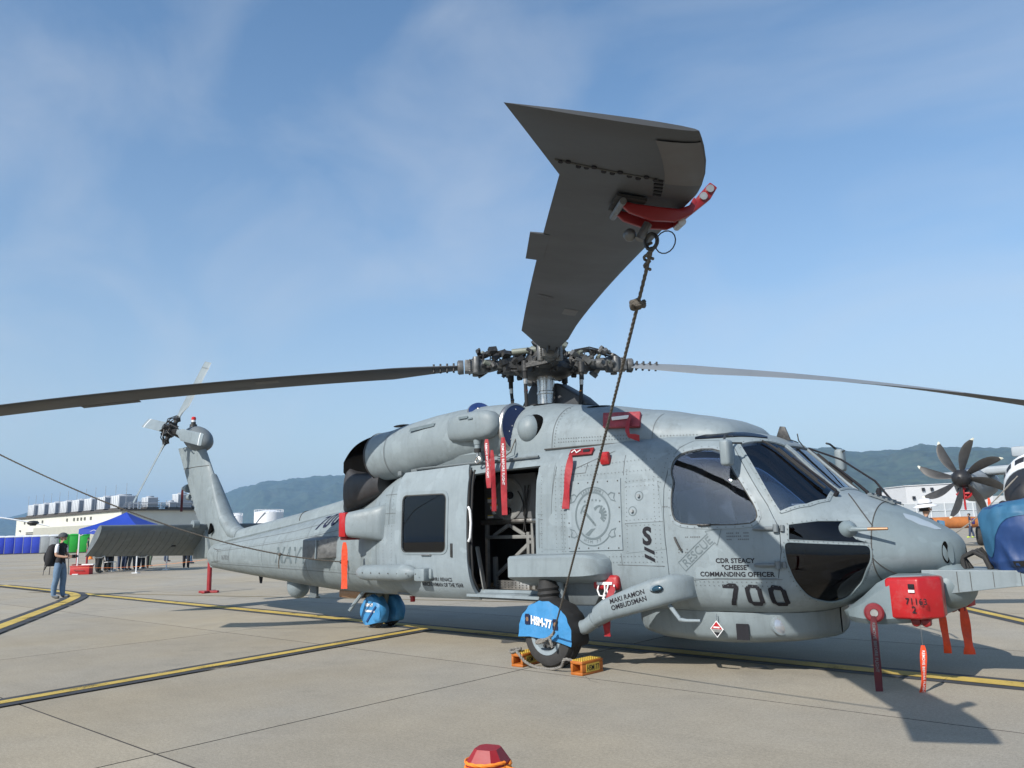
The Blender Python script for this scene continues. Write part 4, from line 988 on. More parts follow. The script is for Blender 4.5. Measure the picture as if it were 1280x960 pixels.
mb = MB(); b0 = skv(4.06,.235,0); t0 = b0+Vector((.36,-.06,.0)); mb.lathe([(-.02,.085),(.02,.075),(.06,.045),(.09,.026)], b0, (.5,-.8,.1), 20); mb.tube([b0+Vector((.03,-.05,0)), b0+Vector((.10,-.062,0)), t0-Vector((.17,0,0))], [.03,.022,.017], 10); pb = mb.build('pitot_probe', 'nose_paint', HELI)
mb = MB(); mb.cyl(t0-Vector((.17,0,0)), t0, .016, .013, 10); mb.build('pitot_tip', 'copper', pb)
lp = [(4.565+.14*math.cos(t)*(1+.06*math.sin(5*t)), .70+.10*math.sin(t)*(1+.1*math.sin(7*t))-.02*math.cos(t)) for t in [2*math.pi*k/30 for k in range(30)]]; panel('nose_patch', 'patch_paint', HELI, xv_loop(lp, 0, .05), [], .003, .003)
mb = MB(); lp = [skv(4.745+.022*math.cos(t), -.02+.34*math.sin(t), .006) for t in [2*math.pi*k/20 for k in range(20)]]; mb.add(lp, [tuple(range(20))]); nv_ = mb.build('nose_slot', 'soot_shade', HELI, recalc=False)
mb = MB(); lp = [skv(4.772+.018*math.cos(t), -.02+.34*math.sin(t), .016) for t in [2*math.pi*k/20 for k in range(20)]]; mb.add(lp, [tuple(range(20))]); mb.build('nose_slot_lip', 'nose_paint', nv_, recalc=False)
# lower nose fairing that carries the receiver boxes
for sy in (-1, 1):
    mb = MB(); RG = []
    for x, yi, yo, zt, zb in ((3.88,.30,.50,.655,.58),(3.97,.2,.64,.70,.545),(4.12,.1,.73,.80,.54),(4.26,.08,.76,.92,.545),(4.38,.05,.76,.985,.555),(4.60,.0,.62,.985,.57),(4.70,0,.42,.97,.62)):
        RG.append([Vector((x,sy*yi,zt)), Vector((x,sy*(yo-.07),zt-.02)), Vector((x,sy*yo,zt-.10*min(1,(zt-zb)/.3))), Vector((x,sy*yo,zb+.05)), Vector((x,sy*(yo-.05),zb)), Vector((x,sy*yi,zb))])
    mb.rings(RG); mb.build('nose_sponson', 'nose_paint', HELI, ang=30, bevel=.02, segs=3)
mb = MB(); mb.lathe([(0,.075),(.02,.085),(.05,.085),(.06,.07)], (4.22,-.745,.655), (.3,-1,0), 20, caps=False); mb.build('sensor_port', 'hull_paint_dark', HELI)
mb = MB(); mb.ell((4.72,-.02,.86),(.20,.34,.22),22,14); mb.build('nose_underside_fairing', 'nose_paint', HELI)
# turret beam out ahead of the nose
mb = MB(); RG = []
for x, w_, zt, zb in ((4.55,.36,1.0,.80),(4.80,.33,1.0,.80),(5.2,.25,.998,.855),(5.6,.20,.998,.90),(5.75,.18,.99,.92)):
    RG.append([Vector((x,-w_,zt)), Vector((x,-w_,zb)), Vector((x,w_,zb)), Vector((x,w_,zt))])
mb.rings(RG); tbm = mb.build('turret_beam', 'hull_paint', HELI, ang=20, bevel=.006)
mb = MB()
for x in (4.83,4.93,5.10,5.30): w_, zt, zb = interp([(4.80,.33,1.0,.80),(5.2,.25,.998,.855),(5.6,.20,.998,.90)], x); mb.bar((x,-w_-.003,zt-.012),(x,-w_-.003,zb+.012),.006,.004,up=(1,0,0))
mb.build('beam_seam', 'seam', tbm)
mb = MB()
for k in range(3):
    mb.tube([(4.85+.02*k,-.12+.05*k,1.0),(4.84,-.10+.05*k,1.10),(4.93+.03*k,-.08+.04*k,1.15+.01*k),(5.02,-.10+.05*k,1.10),(5.06,-.12+.05*k,1.0)], .022, 8)
mb.build('turret_cable', 'black_rubber', tbm)
mb = MB(); mb.lathe([(0,.20),(.06,.22),(.20,.25),(.40,.25),(.50,.2),(.55,.1),(.56,.001)], (5.35,0,1.0), (0,0,1), 28); mb.build('sensor_turret', 'nose_paint', HELI)
# ------------------------------------------------------------------ main rotor
HZ = 3.70
mb = MB(); mb.lathe([(0,.15),(.02,.15),(.03,.125),(.20,.120),(.21,.128),(.24,.128),(.25,.118),(.40,.118),(.41,.128),(.45,.128)], (0,0,3.05), (0,0,1), 32); mast = mb.build('rotor_mast', 'steel', HELI)
mb = MB(); mb.lathe([(0,.30),(.03,.36),(.07,.40),(.13,.40),(.17,.34),(.24,.30),(.30,.26),(.36,.24),(.40,.16),(.44,.14),(.46,.001)], (0,0,3.50), (0,0,1), 28)
for k in range(12):
    a = 2*math.pi*k/12; mb.cyl((.30*math.cos(a),.30*math.sin(a),3.78),(.30*math.cos(a),.30*math.sin(a),3.84),.022,n=6)
for k in range(8):
    a = 2*math.pi*k/8+.2; mb.box((.37*math.cos(a),.37*math.sin(a),3.62),(.10,.12,.10), rot=(0,0,a)); mb.cyl((.38*math.cos(a),.38*math.sin(a),3.54),(.44*math.cos(a),.44*math.sin(a),3.54),.035,n=8)
hub = mb.build('rotor_hub', 'dark_gear', HELI)
mb = MB(); mb.prism([(-.60,.10,3.06),(.62,.10,3.06),(.46,.10,3.20),(.10,.10,3.42),(-.36,.10,3.44)], (0,.30,0)); mb.build('mast_fairing', 'blade_paint', HELI, bevel=.02)
rnd = random.Random(3)
def in_arm(az, p): return Vector((p[0]*math.cos(az)-p[1]*math.sin(az), p[0]*math.sin(az)+p[1]*math.cos(az), p[2]))
BLADES = [   # azimuth, droop(linear, square), pitch root, pitch tip
    (-47.8, .050, .0082, -12, -10), (42.2, .030, .0118, 25, 3), (-134.5, .028, .0063, 5, 1), (132.2, .05, .009, 8, 3)]
def bz(b, r): return HZ-.01-b[1]*r-b[2]*r*r
for bi, b in enumerate(BLADES):
    az = R(b[0]); T = lambda p: in_arm(az, p)
    # arm: yoke, elastomeric bearing housing, spindle, fold hinge
    ARM = Matrix.Rotation(az,4,'Z') @ Matrix.Translation((0,0,HZ)) @ Matrix.Diagonal((.84,.78,.80,1)) @ Matrix.Translation((0,0,-HZ))
    def mk(): return MB()
    dz = lambda r: bz(b, r)
    m1 = mk(); m1.box((.36,0,HZ-.04),(.42,.34,.17)); m1.box((.55,.13,HZ-.02),(.34,.08,.20)); m1.box((.55,-.13,HZ-.02),(.34,.08,.20)); m1.box((.50,0,HZ-.16),(.4,.30,.06)); m1.xf(ARM); m1.build('rotor_yoke', 'dark_gear', hub, bevel=.02)
    m1 = mk(); m1.lathe([(0,.07),(.04,.105),(.12,.11),(.16,.085),(.24,.085),(.30,.10),(.36,.112),(.42,.112),(.46,.095)], (.56,0,HZ-.03), (1,0,-.03), 22); m1.xf(ARM); m1.build('spindle', 'mid_gear', hub)
    m1 = mk(); m1.lathe([(0,.10),(.02,.135),(.13,.14),(.16,.12)], (.98,0,dz(1.0)), (1,0,-.04), 22); m1.box((1.20,0,dz(1.2)),(.24,.26,.20)); m1.cyl((1.14,.15,dz(1.15)-.14),(1.14,.15,dz(1.15)+.14),.055,n=14); m1.cyl((1.14,-.15,dz(1.15)-.14),(1.14,-.15,dz(1.15)+.12),.055,n=14)
    for k in range(7): m1.cyl((1.24,-.14,dz(1.2)-.10+.032*k),(1.24,-.165,dz(1.2)-.10+.032*k),.016,n=8)
    for k in range(7): m1.cyl((1.24,.14,dz(1.2)-.10+.032*k),(1.24,.165,dz(1.2)-.10+.032*k),.016,n=8)
    m1.lathe([(0,.12),(.08,.125),(.10,.10)], (1.34,0,dz(1.35)), (1,0,-.04), 18)
    m1.xf(ARM); m1.build('fold_hinge', 'mid_gear', hub, bevel=.006)
    # damper above, hydraulic lines, pitch horn and link
    m1 = mk(); m1.cyl((.20,.20,HZ+.19),(.55,.12,HZ+.17),.055,n=16); m1.cyl((.16,.21,HZ+.19),(.24,.19,HZ+.19),.07,n=16); m1.xf(ARM); m1.build('blade_damper', 'olive_gear', hub)
    m1 = mk()
    for k in range(5):
        o = -.12+.06*k; h = .10+.05*rnd.random()
        m1.tube([(.35,o,HZ+.10),(.48,o*1.1,HZ+.11+h*.6),(.72,o+.02*math.sin(k),HZ+.10+h),(.95,o*.9,dz(.95)+.10+h*.9),(1.14,o*.9,dz(1.1)+.09+h*.5),(1.24,o*1.0,dz(1.2)+.08)], .012+.004*(k % 2), 6)
    for k in range(3):
        o = -.1+.1*k; c0 = .62+.12*k
        m1.tube([(c0,o-.05,HZ+.06),(c0+.03,o,HZ+.16),(c0+.10,o+.03,HZ+.19),(c0+.16,o+.05,HZ+.12),(c0+.17,o+.03,HZ+.03)], .010, 6)
    m1.xf(ARM); m1.build('hydraulic_line', 'black_rubber', hub)['kind'] = 'stuff'
    m1 = mk()
    for k in range(40):
        x = .30+.62*rnd.random(); y = (-.22+.44*rnd.random()); z = HZ-.15+.30*rnd.random(); s_ = .03+.045*rnd.random()
        if k % 3: m1.box((x,y,z),(s_*1.6,s_,s_), rot=(rnd.random(),rnd.random(),rnd.random()))
        else: m1.cyl((x,y,z),(x+.05*rnd.random(),y+.05-.1*rnd.random(),z+.06*rnd.random()), s_*.55, n=8)
    m1.xf(Matrix.Rotation(az,4,'Z')); m1.build('hub_fitting', ['dark_gear','mid_gear'][bi % 2], hub)['kind'] = 'stuff'
    m1 = mk()
    for k in range(7):
        x = .32+.55*rnd.random(); y = -.2+.4*rnd.random(); z = HZ-.05+.20*rnd.random(); m1.cyl((x,y,z),(x+.08*rnd.random(),y+.03,z+.03), .02+.02*rnd.random(), n=10)
    m1.xf(Matrix.Rotation(az,4,'Z')); m1.build('hub_fitting', 'olive_gear', hub)['kind'] = 'stuff'
    m1 = mk(); m1.bar((.60,0,HZ-.10),(.46,-.30,HZ-.13),.07,.06); m1.cyl((.46,-.30,HZ-.20),(.46,-.30,HZ-.06),.045,n=12); m1.xf(Matrix.Rotation(az,4,'Z')); m1.build('pitch_horn', 'dark_gear', hub)
    m1 = mk(); m1.cyl((.46,-.30,HZ-.14),(.46,-.30,HZ-.30),.032,n=10); m1.cyl((.46,-.30,HZ-.28),(.43,-.29,2.98),.024,n=10); m1.cyl((.445,-.295,3.22),(.445,-.295,3.235),.027,n=10); m1.xf(Matrix.Rotation(az,4,'Z')); m1.build('pitch_link', 'black_rubber', hub)
    m1 = mk(); m1.cyl((.456,-.299,HZ-.30),(.455,-.298,HZ-.37),.027,n=10); m1.xf(Matrix.Rotation(az,4,'Z')); m1.build('link_sleeve', 'bare_metal', hub)
    m1 = mk(); m1.cyl((.4445,-.2945,3.24),(.4445,-.2945,3.253),.0265,n=10); m1.xf(Matrix.Rotation(az,4,'Z')); m1.build('link_band', ['cover_red','amber','bag_blue','cover_red'][bi], hub)
    # blade
    def sec(r):
        w_ = .135+.055*max(0, min(1, (r-3)/3.5))
        if r < 7.45: return (w_, -.395) if r > 2.1 else (.135-.05*(2.1-r)/.7, -.395+.20*max(0,(2.1-r))/.7)
        t = (r-7.45)/.73; return (w_-.05*t-.13*t*t, -.395-.245*t)
    def sect(r, over=0):
        le, te = sec(r); p = R(b[3]+(b[4]-b[3])*(r-1.5)/6.68); z = bz(b, r); o = []; N = 20
        for k in range(N):
            a = 2*math.pi*k/N; u = (1-math.cos(a))/2; t = .5*.095/.2*(.2969*math.sqrt(u)-.126*u-.3516*u*u+.2843*u**3-.1036*u**4)*(le-te)
            if r < 2.4: t *= 1+1.1*(2.4-r)
            if r > 8.1: t *= max(.25, 1-(r-8.1)*8)
            c_ = le+(te-le)*u; h_ = (t if math.sin(a) > 0 else -t*.8)*2
            o.append(T((r, c_*math.cos(p)-h_*math.sin(p), z+c_*math.sin(p)+h_*math.cos(p))))
        return o
    rs = [1.17,1.25,1.4,1.6,1.8,2.0,2.1]+[2.3+.32*k for k in range(17)]+[7.45,7.5,7.6,7.75,7.9,8.05,8.12,8.16,8.18]
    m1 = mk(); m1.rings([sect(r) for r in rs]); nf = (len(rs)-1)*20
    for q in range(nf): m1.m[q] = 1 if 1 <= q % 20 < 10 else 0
    bo = m1.build('rotor_blade', ['blade_paint', 'blade_top_lit'], HELI, ang=50)
    def bp_(r, u, low=True, off=.003):
        le, te = sec(r); p = R(b[3]+(b[4]-b[3])*(r-1.5)/6.68); z = bz(b, r); t = .5*.095/.2*max(0, .2969*math.sqrt(u)-.126*u-.3516*u*u+.2843*u**3-.1036*u**4)*(le-te)
        c_ = le+(te-le)*u; h_ = (-t*.8*2-off) if low else (t*2+off); return T((r, c_*math.cos(p)-h_*math.sin(p), z+c_*math.sin(p)+h_*math.cos(p)))
    # trim tab behind the trailing edge
    m1 = mk(); Q = []
    for r in (5.55,6.30): Q.append([bp_(r,.93), bp_(r,1.0,True,.006), bp_(r,1.13,True,.008), bp_(r,1.13,True,.002), bp_(r,.93,False)])
    m1.rings(Q); m1.build('trim_tab', 'blade_paint', bo)
    # brown erosion strip on the swept leading edge, joint fasteners
    m1 = mk(); Q = []
    for r in (7.62,7.75,7.9,8.03,8.10): Q.append([bp_(r,u,True,.003) for u in (.24,.16,.08,.03,.008)]+[bp_(r,u,False,.003) for u in (.03,.1,.2)])
    m1.rings(Q, closed=False, caps=False); m1.build('erosion_strip', 'blade_tip_paint', bo)
    m1 = mk()
    for k in range(12):
        u = .30+.055*k; p0, p1 = bp_(7.66+.02*math.sin(k*2), u, True, .001), bp_(7.66+.02*math.sin(k*2), u, True, .008); m1.cyl(p0, p1, .011, n=6)
    for k in range(5): m1.bar(bp_(7.45+.05*k, .25, True, .004), bp_(7.45+.05*k, .31, True, .004), .012, .006)
    m1.build('tip_fastener', 'decal_black', bo)['kind'] = 'stuff'
    m1 = mk(); m1.tube([bp_(7.665, .28+.06*k, True, .001) for k in range(12)], .005, 5); m1.build('tip_joint', 'seam', bo)
    for r0, r1, u0, u1 in ((3.6,3.9,.15,.38),(4.05,4.3,.62,.85)):
        m1 = mk(); m1.add([bp_(r0,u0), bp_(r1,u0), bp_(r1,(u0+u1)/2), bp_(r1,u1), bp_(r0,u1), bp_(r0,(u0+u1)/2)], [(0,1,2,5),(5,2,3,4)]); m1.build('skin_patch', 'blade_tip_paint' if u0 < .3 else 'dark_gear', bo, recalc=False)
    m1 = mk()
    for k in range(4):
        for yy in (-.05,.05): 
            p = T((1.26+.09*k, yy, bz(b,1.26+.09*k))); m1.cyl(p+Vector((0,0,-.055)), p+Vector((0,0,.055)), .014, n=6)
    m1.build('root_bolt', 'dark_gear', bo)['kind'] = 'stuff'
# swashplate top rim just above the cowling
mb = MB(); mb.lathe([(0,.40),(.03,.47),(.07,.47),(.09,.36)], (0,0,2.99), (0,0,1), 30); mb.build('swashplate', 'dark_gear', HELI)
# ------------------------------------------------------------------ markings on the skin
def wrap_low(x0, z0, off=.005):
    """chart on the cockpit flank that runs down round the lower curve by arc length"""
    def f(a, b):
        x = x0+a; v0 = fv_z(x, z0); p = skin(x, v0)
        # march along v until the arc length matches
        n = 12; L = 0; v = v0; st = -math.copysign(.012, -b) if b else 0
        q = p
        while L < abs(b) and abs(v) < .95:
            v += st; r = skin(x, v); L += (r-q).length; q = r
        return skin(x, v, off)
    return f
block_figures('number_digit', HELI, '700', .152, .058, wrap_low(2.94,.682,.005), 'decal_black')
lettering('code_letter', HELI, 'S', 2.125, 1.272, .245, 'decal_black', bold=.010, off=.009, sx=.92)
mb = MB()
for k in (0, 1):
    z0 = 1.215-.075*k; q = [(2.14,z0+.035),(2.14,z0),(2.255,z0-.05),(2.255,z0-.015)]; mb.add([side(x, z, .009) for x, z in q], [(0,1,2,3)])
mb.build('code_stripe', 'decal_black', HELI, recalc=False)
for i, tx in enumerate(('CDR STEACY', '"CHEESE"', 'COMMANDING OFFICER')):
    lettering('name_lettering', HELI, tx, 3.085, 1.085-.064*i, .062, bold=.0016, align='CENTER', spacing=1.02)
# rescue arrow in pale grey
def rot_side(cx_, cz_, ang):
    c, s = math.cos(R(ang)), math.sin(R(ang)); return lambda a, b: side(cx_+a*c-b*s, cz_+a*s+b*c, .004)
rm = rot_side(2.585,1.005,41)
mb = MB()
def outline(pts, w):
    for i in range(len(pts)-1):
        a, b = Vector(pts[i]), Vector(pts[i+1]); d = (b-a).normalized(); n = Vector((-d.y, d.x))*w/2; n_ = max(1, int((b-a).length/.08))
        for k in range(n_):
            p, q = a+(b-a)*k/n_, a+(b-a)*(k+1)/n_; mb.add([rm(*(p+n)), rm(*(q+n)), rm(*(q-n)), rm(*(p-n))], [(0,1,2,3)])
outline([(0,0),(.42,0),(.42,-.035),(.56,.055),(.42,.145),(.42,.11),(0,.11),(0,0)], .008); mb.build('rescue_arrow', 'decal_grey', HELI, recalc=False)
lettering('rescue_lettering', HELI, 'RESCUE', 0, 0, .115, 'decal_grey', mapf=lambda a, b: rm(a+.03, b+.016), bold=.001, spacing=1.0, sx=.96)
# faint maintenance stencils
mb = MB(); rr = random.Random(11)
for x0, z0, n_, rows in ((2.60,1.33,9,1),(3.02,1.36,12,3),(2.52,1.21,6,2),(2.36,1.64,6,1)):
    for r_ in range(rows):
        for k in range(n_):
            if rr.random() < .8: x, z = x0+.018*k, z0-.03*r_; mb.add([side(x+a, z+c_, .003) for a, c_ in ((0,0),(.011,0),(.011,.012),(0,.012))], [(0,1,2,3)])
mb.build('stencil_marks', 'seam_soft', HELI, recalc=False)['kind'] = 'stuff'
# tail number and service name, wrapped on the tail cone by arc length
def tail_map(x0, v0):
    def f(a, b):
        x = x0+a*1.0; n = 10; v = v0; q = skin(x, v); L = 0; st = .01 if b >= 0 else -.01
        while L < abs(b) and -.98 < v < .98:
            v += st; r = skin(x, v); L += (r-q).length; q = r
        return skin(x+b*.38, v, .006)
    return f
block_figures('tail_digit', HELI, '700', .19, .07, tail_map(-4.46,.36), 'decal_navy')
lettering('service_lettering', HELI, 'NAVY', 0, 0, .36, 'decal_grey', mapf=lambda a, b: tail_map(-5.72,-.16)(a, b), bold=.006, sx=1.18, spacing=1.06)
# squadron emblem panel: pale plate, fasteners, grey printed crest
EP = xz_loop([(1.150,1.972),(1.868,1.970),(1.882,1.215),(1.168,1.203)], 0, .06)
ep = panel('emblem_panel', 'hull_paint_light', HELI, EP, [], .012, .012)
def em(a, b, off=.0155): return side(1.505+a, 1.595+b, off)
def poly(pts, m, name, off=.0155):
    mb = MB(); V, F = cdt([], [resample(pts, .05)]); L = resample(pts, .05)
    F = [f for f in F if pip((sum(V[i][0] for i in f)/3, sum(V[i][1] for i in f)/3), L)]
    mb.add([em(x, y, off) for x, y in V], F); return mb.build(name, m, ep, recalc=False, ang=0)
def annulus(r0, r1, a0, a1, cy, sy_=1.0, n=36, sx_=1.0):
    mb = MB(); V = []
    for k in range(n+1):
        t = R(a0+(a1-a0)*k/n); V += [em(r0*sx_*math.cos(t), cy+r0*sy_*math.sin(t)), em(r1*sx_*math.cos(t), cy+r1*sy_*math.sin(t))]
    mb.add(V, [(2*k, 2*k+1, 2*k+3, 2*k+2) for k in range(n)]); return mb.build('crest_ring', 'decal_grey', ep, recalc=False)
annulus(.215,.235,0,360,-.01,1.12); annulus(.285,.297,42,138,-.01,1.05); annulus(.285,.297,222,318,-.02,1.08)
for sx_ in (-1, 1):
    for sy_ in (-1, 1):
        mb = MB(); q = [(.20,.215),(.245,.155),(.31,.135),(.285,.175),(.30,.23),(.245,.245)]
        V = [em(sx_*x, sy_*y-.01) for x, y in q]; W_ = [em(sx_*(.245+(x-.245)*.72), sy_*(.195+(y-.195)*.72)-.01) for x, y in q]
        mb.add(V+W_, [(i, (i+1) % 6, 6+(i+1) % 6, 6+i) for i in range(6)]); mb.build('crest_scroll', 'decal_grey', ep, recalc=False)
def arc_text(tx, r, a0, a1, size, inner=False, sy_=1.06, cy=-.01):
    for i, ch in enumerate(tx):
        if ch == ' ': continue
        t = R(a0+(a1-a0)*i/max(1, len(tx)-1)); rot = math.degrees(t)-90 if not inner else math.degrees(t)+90
        lettering('crest_lettering', ep, ch, 0, 0, size, 'decal_grey', rot=rot, align='CENTER', mapf=lambda a, b, t=t: em(r*math.cos(t)+a, cy+r*sy_*math.sin(t)+b))
arc_text('SABERHAWKS', .248, 122, 58, .046); arc_text('HSM 77', .283, 248, 292, .046, True)
def star(cx_, cy, r): return [(cx_+(r if k % 2 == 0 else r*.42)*math.cos(R(90+36*k)), cy+(r if k % 2 == 0 else r*.42)*math.sin(R(90+36*k))) for k in range(10)]
for k in range(5): poly(star(-.10+.05*k, .145+.012*math.sin(math.pi*k/4), .017), 'decal_grey', 'crest_star')
# sabre and bird wing, in outline
def q2(name, pts): return poly(pts, 'decal_grey', name)
q2('crest_sabre', [(-.13,.035),(-.105,.055),(.045,-.105),(.03,-.125)]); q2('crest_sabre', [(-.165,.02),(-.15,.008),(-.115,.085),(-.075,.105),(-.085,.115),(-.125,.10)]); q2('crest_sabre', [(-.10,.02),(-.09,.03),(.05,-.12),(.04,-.13)])
for k in range(6):
    a = R(70-22*k); c0 = Vector((.085,-.015)); d = Vector((math.cos(a), math.sin(a))); n_ = Vector((-d.y, d.x))*.012
    p, e = c0+d*.03, c0+d*(.115-.004*k); q2('crest_feather', [tuple(p+n_), tuple(p-n_), tuple(e-n_*1.2), tuple(e), tuple(e+n_*.7)])
q2('crest_beak', [(.02,.07),(.06,.095),(.10,.10),(.115,.085),(.075,.075),(.035,.04)])
q2('crest_wave', [(-.10,-.215),(-.02,-.155),(.04,-.15),(0,-.18),(-.05,-.235)])
mb = MB()
for k in range(6):
    for x, z in ((1.185+.13*k,1.945),(1.185+.13*k,1.235)): mb.cyl(side(x, z, .012), side(x, z, .017), .008, n=6)
for k in range(4):
    for x, z in ((1.185,1.36+.15*k),(1.855,1.36+.15*k)): mb.cyl(side(x, z, .012), side(x, z, .017), .008, n=6)
mb.build('panel_fastener', 'seam', ep)
# two round ports
for x, z in ((2.092,1.77),(2.012,1.614)):
    mb = MB(); lp = [(x+.052*math.cos(t), z+.052*math.sin(t)) for t in [2*math.pi*k/22 for k in range(22)]]
    mb.add([side(*p, .005) for p in lp], [tuple(range(22))]); pt = mb.build('round_port', 'decal_grey', HELI, recalc=False)
    mb = MB(); lp = [(x+.041*math.cos(t), z+.041*math.sin(t)) for t in [2*math.pi*k/22 for k in range(22)]]; mb.add([side(*p, .007) for p in lp], [tuple(range(22))]); mb.build('port_face', 'hull_paint_light', pt, recalc=False)
    mb = MB(); mb.cyl(side(x,z,.004), side(x,z,.035), .019, .016, 12); mb.build('port_stud', 'bare_metal', pt)
# skin panels with a different tone
for nm, lp, m in (('skin_panel', [(1.915,1.90),(2.30,1.92),(2.35,1.62),(2.36,1.50),(1.915,1.49)], 'hull_paint_light'), ('skin_panel', [(1.915,1.475),(2.36,1.485),(2.385,1.22),(1.92,1.18)], 'hull_paint'), ('skin_panel', [(.80,1.62),(1.08,1.62),(1.10,1.22),(.80,1.22)], 'hull_paint'), ('skin_panel', [(-2.2,1.55),(-1.80,1.58),(-1.80,1.0),(-2.2,1.02)], 'hull_paint_light'),
                  ('door_post', [(.72,2.17),(.96,2.20),(.93,1.80),(.92,1.62),(.72,1.62)], 'hull_paint')):
    panel(nm, m, HELI, xz_loop(lp, 0, .06), [], .004, .004)
groove('panel_seam', HELI, [
    [(.72,1.62),(.92,1.62),(.93,1.80),(.98,2.15)], [(.74,1.58),(.74,1.24)], [(.75,1.56),(1.05,1.56)], [(.75,1.40),(1.06,1.40)], [(1.10,2.05),(1.40,2.06),(1.42,2.18)],
    [(2.36,1.05),(1.8,1.06)], [(1.90,2.0),(1.90,2.22)],[(1.86,1.06),(1.85,1.18)],
    [(1.915,1.90),(1.92,1.18)], [(1.915,1.49),(2.36,1.50)], [(1.2,2.10),(1.75,2.28)], [(2.40,.93),(3.5,.93)],
    [(-2.30,.8),(-2.30,1.9)], [(-2.15,1.98),(-1.78,1.98)], [(-2.15,1.72),(-1.78,1.72)], [(-2.15,1.36),(-1.78,1.36)], [(-1.98,.8),(-1.98,2.1)],
    ], .006, .003, 'seam_soft')['kind'] = 'stuff'
groove('skin_lap', HELI, [[(-8.2,1.18),(-5.2,1.36),(-2.7,1.60)], [(-8.2,1.30),(-5.2,1.52),(-2.9,1.78)], [(-6.2,.9),(-6.2,1.5)], [(-4.6,.72),(-4.6,1.7)], [(-7.6,1.0),(-7.6,1.35)], [(-8.3,1.0),(-8.0,1.0),(-8.0,1.22),(-8.3,1.22),(-8.3,1.0)], [(-8.2,.95),(-2.8,.86)]], .007, .003, 'seam_soft')['kind'] = 'stuff'
groove('access_panel_outline', HELI, [[(-8.45,.98),(-8.12,.98),(-8.12,1.20),(-8.38,1.24)]], .010, .004, 'seam')
lettering('stencil_lettering', HELI, '167021', -7.95, 1.03, .12, 'seam_soft', spacing=1.1)
# nose: radome joint, chin window bar, hoop line
for v0, v1, xx in ((-.7,2.7,4.235),):
    mb = MB(); mb.tube([skv(xx, v0+(v1-v0)*k/60, .001) for k in range(61)], .006, 5); mb.build('nose_joint', 'seam', NOSE)
mb = MB(); mb.tube([skv(3.95+.29*t, .82-.50*t, .003) for t in [k/14 for k in range(15)]], .006, 5); mb.build('nose_door_seam', 'seam', NOSE)
mb = MB(); mb.tube([skv(4.235+.25*t, -.05-.75*t, .003) for t in [k/10 for k in range(11)]], .005, 5); mb.build('nose_door_seam', 'seam', NOSE)
# rivet rows along frames
mb = MB()
def rivets(pts, d=.045, r=.0055, f=side):
    for i in range(len(pts)-1):
        a, b = pts[i], pts[i+1]; n = max(1, int(math.dist(a, b)/d))
        for k in range(n):
            x, z = a[0]+(b[0]-a[0])*k/n, a[1]+(b[1]-a[1])*k/n; p = f(x, z, .003); q = f(x, z, .0065)
            u, w_, d_ = frame_of(q-p); mb.add([q+(u*math.cos(t)+w_*math.sin(t))*r for t in [2*math.pi*j/5 for j in range(5)]], [(0,1,2,3,4)])
for ln in ([(2.34,1.05),(2.31,2.0)], [(2.28,1.05),(2.26,2.1)], [(1.93,1.93),(2.30,1.94)], [(1.93,1.87),(2.3,1.88)], [(1.93,1.52),(2.33,1.53)], [(1.95,1.46),(2.3,1.47)], [(1.94,1.2),(1.94,2.1)], [(1.12,1.2),(1.10,2.2)], [(1.08,1.2),(1.06,2.2)], [(1.0,1.2),(.98,2.2)], [(1.2,2.13),(2.3,2.16)], [(1.2,2.03),(2.3,2.04)], [(1.2,1.14),(2.3,1.15)], [(1.2,1.08),(2.3,1.09)], [(.78,1.2),(.78,2.1)],
           [(2.45,.955-.05),(3.45,.905)], [(2.45,.87),(3.5,.87)], [(-2.1,.85),(-2.1,2.0)], [(-1.9,.85),(-1.9,2.0)], [(-2.2,1.02),(-1.8,1.02)], [(-2.2,1.55),(-1.8,1.55)], [(-6.25,.9),(-6.25,1.5)], [(-4.65,.75),(-4.65,1.7)], [(-7.65,1.0),(-7.65,1.35)], [(-8.2,1.21),(-5.2,1.39),(-2.7,1.63)], [(-8.2,.98),(-5.2,.95),(-2.8,.90)], [(-5.4,.8),(-5.4,1.6)], [(-6.9,.9),(-6.9,1.42)], [(-3.8,.75),(-3.8,1.75)], [(-3.1,.75),(-3.1,1.85)],
           [(2.42,2.24),(2.38,2.05),(2.31,1.8)]): rivets(ln)
def loop_rivets(loop, off, d=.05):
    L = inset(loop, -off); acc = 0
    for i in range(len(L)):
        a, b = L[i-1], L[i]; acc += math.dist(a, b)
        if acc > d:
            acc = 0; p, q = skin(b[0], b[1]/VS, .009), skin(b[0], b[1]/VS, .0135); u, w_, d_ = frame_of(q-p); mb.add([q+(u*math.cos(t)+w_*math.sin(t))*.006 for t in [2*math.pi*j/5 for j in range(5)]], [(0,1,2,3,4)])
for l, o in ((DWIN,.028),(WS,.018),(mirror(WS),.018),(WC,.014),(CHL,.018),(CHU,.014)): loop_rivets(l, o)
mb.build('rivet_row', 'seam_soft', HELI, recalc=False, ang=0)['kind'] = 'stuff'
